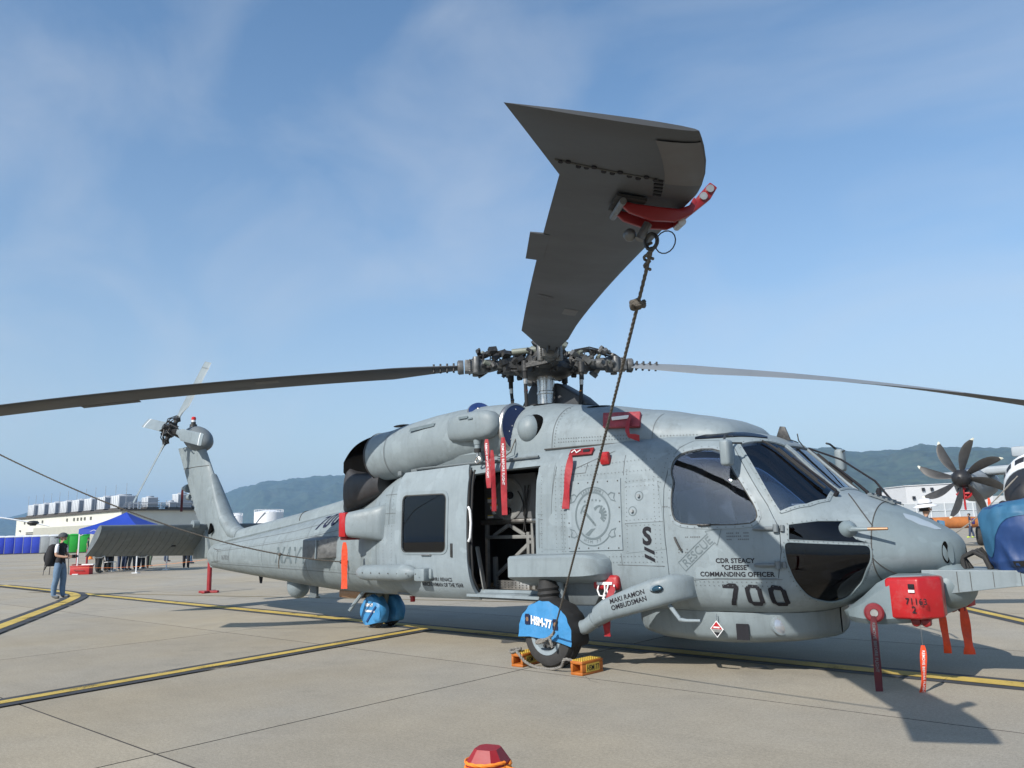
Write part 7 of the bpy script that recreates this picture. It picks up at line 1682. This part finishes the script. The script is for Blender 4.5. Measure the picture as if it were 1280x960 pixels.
# fence: posts, rails, panels
fn = empty('perimeter_fence', (-40,192,0), 0, 'white railed fence with grey panels behind the white-hatted man', 'fence')
f0 = Vector((-66,171.2,0)); FL = 62
for k in range(20): p = f0+dirF*(FL*k/19); mb = MB(); mb.box(p+Vector((0,0,2.5)),(.16,.16,5.0), rot=(0,0,R(41))); at_p(fn, mb, 'post', 'fence_white')
for z in (1.1,3.1,4.9): mb = MB(); mb.bar(f0+Vector((0,0,z)), f0+dirF*FL+Vector((0,0,z)), .10, .12); at_p(fn, mb, 'rail', 'fence_white')
for k in range(19): a = f0+dirF*(FL*k/19+.15)+nF*.12; b = f0+dirF*(FL*(k+1)/19-.15)+nF*.12; mb = MB(); mb.prism([a+Vector((0,0,.2)), b+Vector((0,0,.2)), b+Vector((0,0,4.7)), a+Vector((0,0,4.7))], nF*.05); at_p(fn, mb, 'panel', 'fence_panel')
mb = MB(); a = Vector((-60,110,0)); b = Vector((20,180,0)); mb.add([a+Vector((0,0,.02)), b+Vector((0,0,.02)), b+nF*45+Vector((0,0,.02)), a+nF*45+Vector((0,0,.02))], [(0,1,2,3)]); mb.v = [tuple(q) for q in mb.v]
tag(mb.build('grass_verge', 'grass', ang=0, recalc=False), kind='structure')
mb = MB(); a0 = Vector((-34,102,0)); b0_ = Vector((4,137,0))
for k in range(7):
    t0, t1 = k/7, (k+1)/7; mb2 = MB(); RG = []
    for j in range(9):
        t = t0+(t1-t0)*j/8; p = a0+(b0_-a0)*t; sc = 1-.14*(abs(j-4)/4)**4; RG.append([p+nF*(.8*sc*math.cos(a))+Vector((0,0,.80+.82*sc*math.sin(a)+.06*math.sin(9*t+k))) for a in [2*math.pi*q/14 for q in range(14)]])
    mb2.rings(RG); tag(mb2.build('orange_barrier', 'barrier_orange', ang=50), f'{["leftmost","second","third","fourth","fifth","sixth","last"][k]} segment of the long orange-brown barrier tube behind the propeller, counted from the left', 'barrier', 'orange barrier tubes')
# turboprop aircraft facing us: nacelle, propeller, wing root, fuselage
AC = empty('turboprop_aircraft', (1.3,40,0), 0, 'grey twin turboprop aircraft with eight-bladed propeller and white cockpit roof', 'aircraft')
HB = Vector((-2.41,36.05,3.36)); fw = Vector((-.03,-1,.02)).normalized(); rx = Vector((1,-.03,0)).normalized(); uz = rx.cross(-fw).normalized()
if uz.z < 0: uz = -uz
mb = MB(); mb.lathe([(-.05,.42),(.10,.45),(.30,.43),(.50,.34),(.62,.22),(.68,.10),(.69,.001)], HB, fw, 28); sp_ = at_p(AC, mb, 'spinner', 'plane_black')
mb = MB(); mb.cyl(HB+fw*.66, HB+fw*.695, .06, n=12); at_p(AC, mb, 'spinner_port', 'decal_black')
for k in range(8):
    a0_ = 81+45*k; RG = []; TG = []
    for j in range(15):
        t = j/14; r = .36+1.72*t; a = R(a0_-1-11*t**2.2); ch_ = (.19+.21*math.sin(math.pi*min(1,t*1.05))**.9)*(1 if t < .8 else (1-.72*((t-.8)/.2)**1.5)); d = rx*math.cos(a)+uz*math.sin(a); q = -rx*math.sin(a)+uz*math.cos(a)
        pt = R(52-34*t); cv = q*math.cos(pt)*1.0+fw*math.sin(pt); cv.normalize(); nn = d.cross(cv).normalized(); th = .030*(1-.7*t)
        if t < .05: ch_ = .15
        ring = [HB+fw*.18+d*r+cv*(ch_*.62*math.cos(b))+nn*th*math.sin(b) for b in [2*math.pi*i/12 for i in range(12)]]
        RG.append(ring)
    mb = MB(); mb.rings(RG[:14]); bl_ = at_p(AC, mb, 'propeller_blade', 'prop_grey', ang=50)
    mb = MB(); mb.rings(RG[13:]); at_p(AC, mb, 'blade_tip', 'prop_tip', ang=50)
mb = MB(); RG = []
for s_, w_, h_, dz in ((.02,.44,.44,-.02),(.3,.52,.60,-.10),(.9,.62,.78,-.20),(1.8,.66,.84,-.25),(3.2,.66,.80,-.18),(5.0,.55,.62,-.02),(6.6,.30,.35,.12)):
    RG.append([HB-fw*s_+rx*(w_*math.copysign(abs(math.cos(a))**.8, math.cos(a)))+uz*(dz+h_*math.copysign(abs(math.sin(a))**.8, math.sin(a))) for a in [2*math.pi*i/24 for i in range(24)]])
mb.rings(RG); at_p(AC, mb, 'engine_nacelle', 'plane_grey')
mb = MB(); mb.lathe([(0,.30),(.06,.33),(.10,.30),(.10,.02)], HB-fw*.15-uz*.62, fw, 20); at_p(AC, mb, 'intake_lip', 'plane_black')
for z_, w_ in ((-.52,.10),(-.74,.26),(-.90,.12)): mb = MB(); mb.box(HB+fw*.06+uz*z_,(w_*2,.10,.10)); at_p(AC, mb, 'intake_cover', 'cover_red', bevel=.02)
mb = MB(); mb.tube([HB+fw*.12-uz*.45, HB+fw*.12-uz*1.55], .05, 8); mb.tube([HB+fw*.10-uz*.5-rx*.12, HB+fw*.10-uz*.72-rx*.2], .04, 8); at_p(AC, mb, 'intake_cover', 'cover_red')
for sx in (-1,1): mb = MB(); mb.tube([HB-uz*(.62)+rx*(.36*sx*math.cos(t))+uz*(-.36*math.sin(t))+fw*.02 for t in [math.pi*k/10*.9 for k in range(11)]][3:11], .05, 6); at_p(AC, mb, 'intake_ring', 'cover_red')
mb = MB(); mb.prism([HB-fw*2.2+uz*.25+rx*.3, HB-fw*2.2+uz*.33+rx*4.0, HB-fw*4.6+uz*.42+rx*4.0, HB-fw*4.6+uz*.35+rx*.3], uz*.42); at_p(AC, mb, 'wing_root', 'plane_grey', bevel=.15, segs=4)
mb = MB(); mb.prism([HB-fw*2.0+uz*.2-rx*.3, HB-fw*2.2+uz*.2-rx*1.6, HB-fw*4.0+uz*.28-rx*1.6, HB-fw*4.2+uz*.28-rx*.3], uz*.3); at_p(AC, mb, 'wing_stub', 'plane_grey', bevel=.1, segs=3)
# fuselage: starts at the nose, runs back
FX = .62; RG = []; mats_ = []
def fsec2(s_): return interp([(0,.05,.05,2.25),(.12,.42,.45,2.25),(.4,.72,.78,2.28),(.9,.98,1.02,2.35),(1.4,1.10,1.18,2.45),(1.9,1.18,1.35,2.62),(2.5,1.25,1.55,2.80),(3.4,1.30,1.62,2.82),(8,1.32,1.62,2.82),(15,.8,1.0,3.3)], s_)
NYS = 33.2
ss = [0,.05,.12,.25,.4,.65,.9,1.1,1.4,1.65,1.9,2.2,2.5,2.9,3.4,5,8,11,15]
for s_ in ss:
    w_, h_, zc = fsec2(s_); RG.append([Vector((FX+w_*math.cos(a), NYS+s_, zc+h_*math.sin(a))) for a in [2*math.pi*i/32 for i in range(32)]])
mb = MB(); mb.rings(RG[:9]); at_p(AC, mb, 'nose_radome', 'plane_black')
mb = MB(); mb.rings(RG[8:]); fsl = at_p(AC, mb, 'fuselage', 'plane_white')
mb = MB(); mb.tube([p*1.0+Vector((0,-.01,0)) for p in RG[8]]+[RG[8][0]+Vector((0,-.01,0))], .03, 6); at_p(AC, mb, 'radome_ring', 'plane_grey')
mb = MB(); RG2 = []
for s_ in (1.42,1.6,1.8,2.0,2.2): w_, h_, zc = fsec2(s_); RG2.append([Vector((FX+(w_+.012)*math.cos(R(a)), NYS+s_, zc+(h_+.012)*math.sin(R(a)))) for a in range(-200,25,15)])
for a0_, a1_, s0, s1 in ((130,145,1.95,2.35),(150,161,2.05,2.5),(100,120,1.85,2.25),(60,80,1.85,2.25),(35,50,1.95,2.35)):
    mb = MB(); V = []
    for i in range(6):
        for j in range(5):
            s_ = s0+(s1-s0)*i/5; a = R(a0_+(a1_-a0_)*j/4); w_, h_, zc = fsec2(s_); V.append((FX+(w_+.018)*math.cos(a), NYS+s_, zc+(h_+.018)*math.sin(a)))
    mb.add(V, [(i*5+j, i*5+j+1, (i+1)*5+j+1, (i+1)*5+j) for i in range(5) for j in range(4)]); at_p(AC, mb, 'cockpit_window', 'plane_black', ang=60, recalc=False)
mb = MB(); mb.box((.9,38.5,4.6),(2.6,2.2,.5)); at_p(AC, mb, 'dome_pylon', 'plane_grey', bevel=.1)
mb = MB(); mb.cyl(HB-fw*2.4-uz*.6, (HB-fw*2.4-uz*3.0), .10, n=12); at_p(AC, mb, 'gear_leg', 'plane_white')
mb = MB(); mb.lathe([(-.16,.3),(-.14,.45),(0,.5),(.14,.45),(.16,.3)], (HB.x,HB.y+2.4,.5), (1,0,0), 22); at_p(AC, mb, 'gear_wheel', 'tyre_rubber')
mb = MB(); mb.cyl((FX,NYS+1.8,.35),(FX,NYS+2.0,1.6),.10,n=12); at_p(AC, mb, 'gear_leg', 'plane_white')
mb = MB(); mb.lathe([(-.14,.2),(-.12,.33),(0,.36),(.12,.33),(.14,.2)], (FX,NYS+1.8,.36), (1,0,0), 20); at_p(AC, mb, 'gear_wheel', 'tyre_rubber')
mb = MB(); ribbon(mb, (-.95,33.6,2.3), .95, .12, face=(0,-1,0), seed=31); tag(mb.build('warning_streamer', 'ribbon_orange', ang=60), 'orange-red strip hanging beside the far aircraft fuselage', 'streamer')
tag(rope_tube([(-3.6,33.0,.05),(-1.6,33.1,1.3),(.4,33.0,3.2)], .035, 6, 30).build('tie_down_rope', 'rope_light', ang=60), 'grey strap slanting up to the far aircraft nose', 'rope')
mb = MB(); mb.box((-3.7,32.9,.08),(.9,.35,.16), rot=(0,0,R(35))); mb.box((-3.7,32.9,.18),(.5,.2,.05), rot=(0,0,R(35))); tag(mb.build('anchor_weight', 'roof_dark', bevel=.03), 'dark anchor block on the ground below the propeller', 'weight')
# ================================================================== people
mat('skin', (.42,.25,.17), .6, 0, .06, 20); mat('hair', (.015,.012,.010), .6); mat('cloth_black', (.016,.016,.018), .85, 0, .2, 14); mat('cloth_white', (.66,.67,.69), .85, 0, .06, 14); mat('denim', (.12,.19,.28), .85, 0, .2, 12); mat('denim_dark', (.035,.05,.09), .85, 0, .2, 12); mat('cloth_green', (.10,.13,.09), .85, 0, .2, 12); mat('cloth_grey', (.09,.095,.10), .85, 0, .2, 12); mat('shoe_grey', (.10,.10,.095), .8); mat('shoe_white', (.62,.62,.60), .7); mat('shoe_lime', (.55,.70,.05), .6); mat('shoe_brown', (.16,.06,.03), .6); mat('bag_purple', (.045,.03,.16), .8); mat('cap_grey', (.06,.065,.07), .85, 0, .2, 10); mat('navy', (.02,.025,.05), .85, 0, .15, 12)
def person(loc, head, label, h=1.72, top='cloth_black', sleeve=None, legs='denim', shoe='shoe_grey', hair='hair', arms='down', stride=.0, lean=0.0, headturn=0, fingers=True, long_sleeve=False, group='people on the apron'):
    e = empty('person', loc, head, label, 'person', group); k = h/1.72
    V = []; E = []; Rr = []
    def v(p, r, par=None):
        V.append(tuple(c*k for c in p)); Rr.append((r[0]*k, r[1]*k) if isinstance(r, tuple) else (r*k, r*k))
        if par is not None: E.append((par, len(V)-1))
        return len(V)-1
    L = lean
    pel = v((0,0,.95), (.105,.145)); wa = v((L*.3,0,1.10), (.095,.130), pel); chn = v((L*.7,0,1.27), (.115,.155), wa); sh = v((L,0,1.41), (.085,.115), chn); nk = v((L+.01,0,1.49), .052, sh); jw = v((L+.035,0,1.555), .070, nk); hd = v((L+.03,0,1.625), .088, jw); tp = v((L+.02,0,1.69), .062, hd)
    for s_ in (-1, 1):
        st = stride*s_
        hp = v((0,s_*.09,.90), .112, pel); th = v((st*.25+.01,s_*.10,.70), .103, hp); kn_ = v((st*.5+.02,s_*.105,.49), .082, th); cf = v((st*.72-.01,s_*.105,.33), .080, kn_); an = v((st*.95,s_*.105,.11), .066, cf); he = v((st*.95+.02,s_*.105,.05), .054, an); to = v((st*.95+.19,s_*.12,.038), .044, he)
        so = v((L,s_*.175,1.40), .060, sh)
        if arms == 'fwd': el = v((L+.02,s_*.225,1.13), .046, so); wr = v((L+.24,s_*.15,1.09), .033, el); hn = v((L+.31,s_*.11,1.10), .036, wr)
        elif arms == 'chest': el = v((L+.02,s_*.24,1.15), .048, so); wr = v((L+.18,s_*.10,1.24), .035, el); hn = v((L+.21,s_*.04,1.27), .036, wr)
        else: el = v((L-.02+st*.2,s_*.225,1.13), .046, so); wr = v((L+.03-st*.3,s_*.24,.89), .034, el); hn = v((L+.05-st*.3,s_*.235,.80), .036, wr)
    me = bpy.data.meshes.new('body'); me.from_pydata(V, E, []); ob = bpy.data.objects.new('tmp', me); C.objects.link(ob)
    md = ob.modifiers.new('s', 'SKIN'); md.use_smooth_shade = True; md.branch_smoothing = .6
    for i, sv in enumerate(me.skin_vertices[0].data): sv.radius = Rr[i]; sv.use_root = (i == 0)
    ob.modifiers.new('u', 'SUBSURF').levels = 1
    dg = bpy.context.evaluated_depsgraph_get(); nm = bpy.data.meshes.new_from_object(ob.evaluated_get(dg)); bpy.data.objects.remove(ob)
    bm = bmesh.new(); bm.from_mesh(nm)
    nm.materials.clear()
    ml = ['skin', top, sleeve or top, legs, shoe]
    for q in ml: nm.materials.append(MATS[q])
    for f in bm.faces:
        c = f.calc_center_median()/k; y = abs(c.y); i = 0
        if c.z < .075: i = 4
        elif c.z < .95 and not (y > .19 and c.z > .72): i = 3
        elif c.z < 1.47 and y < .165 and not (arms != 'down' and c.x > L+.13): i = 1
        elif c.z < 1.47 and y >= .165: i = 2 if (c.z > 1.22 or long_sleeve) else 0
        if long_sleeve and i == 0 and c.z < 1.44 and arms != 'down' and c.x < L+.26: i = 2
        if long_sleeve and arms == 'down' and y > .19 and .83 < c.z < 1.0: i = 2
        f.material_index = i; f.smooth = True
    bm.to_mesh(nm); bm.free()
    b = bpy.data.objects.new('body', nm); C.objects.link(b); b.parent = e
    if fingers:
        mb = MB()
        for s_ in (-1, 1):
            if arms == 'fwd': p0 = Vector((L+.315,s_*.105,1.10)); dr = Vector((.9,-s_*.5,.05)); sp = Vector((0,0,1))
            elif arms == 'chest': p0 = Vector((L+.215,s_*.03,1.28)); dr = Vector((.3,-s_*.6,.6)); sp = Vector((.6,0,.5))
            else: p0 = Vector((L+.05-stride*s_*.3,s_*.235,.785)); dr = Vector((.15,-s_*.05,-1)); sp = Vector((1,0,.1))
            for j in range(4): a = p0+sp*(.014*(j-1.5)*1.6); ln = (.062,.072,.068,.052)[j]; mb.tube([a*k, (a+dr.normalized()*ln*.55)*k, (a+dr.normalized()*ln+Vector((.012,-s_*.012,.0)))*k], [.0085,.008,.0065], 6)
            a = p0-sp*.03+dr*.0; mb.tube([(a-dr.normalized()*.04)*k, (a+dr.normalized()*.01-sp*.018)*k, (a+dr.normalized()*.035-sp*.02)*k], [.010,.009,.007], 6)
        mb.build('fingers', 'skin', b)
    hc = Vector((L+.03,0,1.625)); ct, sn = math.cos(headturn), math.sin(headturn)
    def hp_(x, y, z): return (hc+Vector((x*ct-y*sn, x*sn+y*ct, z)))*k
    mb = MB(); mb.ell(hp_(.098,0,-.025), (.018*k,.013*k,.026*k), 8, 6)
    for s_ in (-1, 1): mb.ell(hp_(0,s_*.088,-.015), (.018*k,.010*k,.030*k), 8, 6)
    mb.build('nose_and_ears', 'skin', b)
    mb = MB()
    for s_ in (-1, 1): mb.ell(hp_(.085,s_*.034,.006), (.010*k,.016*k,.008*k), 8, 6)
    mb.ell(hp_(.085,0,-.068), (.010*k,.026*k,.006*k), 8, 6); mb.build('eyes_and_mouth', 'hair', b)
    if hair:
        mb = MB(); RG = []
        for j in range(8):
            t = R(2+88*j/7); RG.append([Vector(hp_(-.012+.108*math.sin(t)*math.cos(a)*(1 if math.cos(a) < 0 else .80), .099*math.sin(t)*math.sin(a), .022+.085*math.cos(t)-(.075 if (j == 7 and math.cos(a) < .2) else 0))) for a in [2*math.pi*i/18 for i in range(18)]])
        mb.rings(RG); mb.build('hair', hair, b)
    return e
def fit(e, mb, name, m, cat, label, **kw):
    """a worn or carried item: its own thing, placed in the wearer's frame"""
    M_ = Matrix.Translation(e.location) @ Matrix.Rotation(e.rotation_euler.z, 4, 'Z'); mb.xf(M_); return tag(mb.build(name, m, None, **kw), label, cat)
# man with backpack, side on, looking toward the tail
hm = math.atan2(.657,.753)   # faces right across the picture
p1 = person((-16.25,-.31,0), hm-.10, 'man in grey cap, black vest, white sleeves and jeans holding a camera', 1.66, 'cloth_black', 'cloth_white', 'denim', 'shoe_grey', arms='fwd', stride=.06)
mb = MB(); RG = []
for z, w_, d in ((-.30,.12,.09),(-.27,.165,.12),(-.10,.185,.145),(.10,.175,.13),(.22,.13,.10),(.27,.05,.04)): RG.append([Vector((-.235-.05*(.2-z)+d*math.cos(a)*1.0, w_*math.sin(a), 1.12+z)) for a in [2*math.pi*i/18 for i in range(18)]])
mb.rings(RG); bk = fit(p1, mb, 'backpack', 'cloth_black', 'backpack', 'bulky black backpack worn by the man in the grey cap', ang=50)
M1 = Matrix.Translation(p1.location) @ Matrix.Rotation(p1.rotation_euler.z, 4, 'Z')
mb = MB(); mb.tube([(-.33,.05,1.02),(-.42,.05,.85),(-.47,.05,.72)], [.02,.022,.008], 8); mb.xf(M1); mb.build('umbrella_point', 'cloth_black', bk)
mb = MB(); mb.ell((-.38,0,1.05),(.05,.13,.16),14,10); mb.xf(M1); mb.build('front_pocket', 'cloth_black', bk)
mb = MB(); RG = []
for j in range(8): t = R(2+88*j/7); RG.append([Vector((.022+.125*math.sin(t)*math.cos(a), .115*math.sin(t)*math.sin(a), 1.575+.115*math.cos(t))) for a in [2*math.pi*i/20 for i in range(20)]])
mb.rings(RG); mb.prism([(-.08,-.085,1.575),(-.19,-.06,1.545),(-.205,0,1.54),(-.19,.06,1.545),(-.08,.085,1.575)], (0,0,.012)); fit(p1, mb, 'flat_cap', 'cap_grey', 'cap', 'grey cap worn back to front by the man with the backpack', ang=50)
mb = MB(); mb.box((.37,0,1.065),(.06,.14,.09)); mb.cyl((.40,0,1.065),(.47,0,1.065),.032,n=12); fit(p1, mb, 'camera_body', 'decal_black', 'camera', 'small black camera held by the man with the backpack', bevel=.01)
# visitors under and beyond the tent: mostly legs below the tail
V_ = [((-32.3,6.9),'cloth_black','cloth_grey','shoe_grey',.9,.02,'visitor in olive trousers beside the near tent leg','cloth_green'),
 ((-32.9,7.7),'cloth_black','cloth_black','shoe_white',1.4,.10,'visitor in black with white shoes, left of the tent middle',None),
 ((-33.2,8.3),'cloth_black','denim_dark','shoe_white',2.4,.05,'visitor in black trousers at the tent middle, right of the white chair',None),
 ((-33.4,8.9),'cloth_grey','cloth_grey','shoe_grey',.4,.08,'visitor in dark grey trousers under the tent',None),
 ((-33.3,9.3),'cloth_black','cloth_black','shoe_white',3.0,.06,'visitor in black with white soles at the right of the tent',None),
 ((-36.8,11.3),'cloth_green','cloth_green','shoe_white',2.0,.12,'person in green trousers and white shoes right of the tent',None),
 ((-44.0,15.6),'navy','denim_dark','shoe_brown',1.2,.10,'distant person in dark jeans and brown shoes past the tent',None),
 ((-32.0,10.95),'cloth_black','cloth_black','shoe_grey',2.6,.12,'person in black suit trousers mid-stride under the tail',None),
 ((-45.0,17.5),'cloth_grey','denim_dark','shoe_white',1.0,.08,'farther person in dark trousers and white shoes under the tail root',None),
 ((-38.0,14.2),'cloth_white','denim','shoe_grey',1.5,.10,'person in blue jeans under the tail root',None),
 ((-31.0,12.05),'cloth_black','cloth_black','shoe_brown',2.2,.10,'person in black beside the red tail-side post',None),
 ((-31.6,6.6),'cloth_black','cloth_black','shoe_grey',1.8,.06,'visitor in black trousers nearest the red case',None),
 ((-33.9,8.05),'cloth_grey','cloth_black','shoe_grey',2.9,.10,'visitor in black behind the white chair',None),
 ((-34.2,9.7),'cloth_black','cloth_grey','shoe_white',.8,.05,'visitor in grey trousers at the far tent leg',None),
 ((-32.7,7.25),'cloth_black','cloth_black','shoe_grey',.3,.05,'visitor in black between the near tent leg and the white chair',None),
 ((-33.6,8.65),'navy','denim_dark','shoe_grey',1.9,.08,'visitor in dark jeans behind the tent middle',None),
 ((-34.6,10.1),'cloth_black','cloth_black','shoe_brown',2.7,.09,'visitor in black with brown shoes past the far tent leg',None),
 ((-30.8,12.5),'cloth_grey','cloth_grey','shoe_brown',2.5,.14,'person in grey with brown shoes nearest the tail-side post',None)]
for i, (xy, top, leg, sho, hd_, sd_, lab, lg) in enumerate(V_):
    person((xy[0],xy[1],0), hd_, lab, 1.66+.05*((i*7) % 3), top, None, lg or leg, sho, stride=sd_, fingers=False, long_sleeve=(i % 2 == 0), group='visitors behind the tail')
person((-70,20.6,0), 1.0, 'distant person in dark clothes, left before the green toilets', 1.72, 'cloth_grey', None, 'cloth_grey', 'shoe_grey', fingers=False, group='visitors behind the tail'); person((-69.4,21.4,0), 2.0, 'distant person in dark jacket, right before the green toilets', 1.74, 'navy', None, 'denim_dark', 'shoe_grey', fingers=False, group='visitors behind the tail')
# man in the white hat behind the nose
p2 = person((2.55,8.05,0), hm+.05, 'man in white bucket hat and navy jacket beyond the nose', 1.74, 'navy', None, 'cloth_grey', 'shoe_grey', arms='chest', long_sleeve=True, lean=.02)
mb = MB(); mb.lathe([(0,.215),(.012,.218),(.022,.20),(.055,.125),(.06,.118),(.125,.108),(.15,.09),(.16,.05),(.16,.001)], (.05,0,1.665), (-.10,0,1), 26); ht = fit(p2, mb, 'bucket_hat', 'cloth_white', 'hat', 'white bucket hat worn by the man beyond the nose', ang=50)
M2 = Matrix.Translation(p2.location) @ Matrix.Rotation(p2.rotation_euler.z, 4, 'Z')
mb = MB(); mb.tube([(.044+.120*math.cos(2*math.pi*i/24), .120*math.sin(2*math.pi*i/24), 1.735+.012*math.cos(2*math.pi*i/24)) for i in range(25)], .008, 5); mb.xf(M2); mb.build('hat_band', 'cloth_grey', ht)
mb = MB(); mb.tube([(.12,-.14,1.02),(.135,-.13,1.20),(.10,-.12,1.36),(0,-.115,1.43),(-.10,-.11,1.36)], .022, 6); fit(p2, mb, 'shoulder_strap', 'copper', 'strap', 'tan strap over the shoulder of the white-hatted man', ang=50)
mb = MB(); mb.prism([(.22,-.06,1.12),(.30,-.12,1.10),(.33,-.10,1.40),(.25,-.04,1.42)], (.02,.10,0)); fit(p2, mb, 'folded_cloth', 'bag_blue_light', 'cloth', 'blue and white cloth held by the white-hatted man', bevel=.01)
p3 = person((-6.46,56.55,0), R(200), 'walking man in dark clothes and lime shoes with a purple bag', 1.72, 'navy', None, 'denim_dark', 'shoe_lime', stride=.16, fingers=False)
mb = MB(); RG = []
for z, w_, d in ((-.22,.10,.07),(-.18,.15,.10),(.05,.16,.11),(.20,.10,.07)): RG.append([Vector((-.21+d*math.cos(a), w_*math.sin(a), 1.16+z)) for a in [2*math.pi*i/14 for i in range(14)]])
mb.rings(RG); fit(p3, mb, 'rucksack', 'bag_purple', 'rucksack', 'purple rucksack on the walking man with lime shoes', ang=50)
p4 = person((2.45,16.47,0), R(-60), 'man in sunglasses seen over the blue bag', 1.86, 'cloth_grey', None, 'cloth_grey', 'shoe_grey', fingers=False)
mb = MB(); mb.box((.128,0,1.77),(.02,.14,.037)); fit(p4, mb, 'sunglasses', 'decal_black', 'sunglasses', 'dark sunglasses on the man behind the blue bag', bevel=.006)
person((3.02,16.9,0), R(-120), 'dark-haired person at the right edge behind the blue bag', 1.78, 'cloth_grey', None, 'cloth_grey', 'shoe_grey', fingers=False, headturn=.6)
# ================================================================== haze
m = bpy.data.materials.new('haze_air'); m.use_nodes = True; n, l = nt(m); n.clear(); o_ = n.new('ShaderNodeOutputMaterial'); vp = n.new('ShaderNodeVolumePrincipled')
vp.inputs['Color'].default_value = (.36,.64,1.0,1); vp.inputs['Density'].default_value = 1.35e-4; vp.inputs['Anisotropy'].default_value = .0
l.new(vp.outputs[0], o_.inputs['Volume']); MATS['haze_air'] = m
mb = MB(); mb.box((0,0,210),(18400,18400,423)); tag(mb.build('haze', 'haze_air', ang=0), kind='stuff')
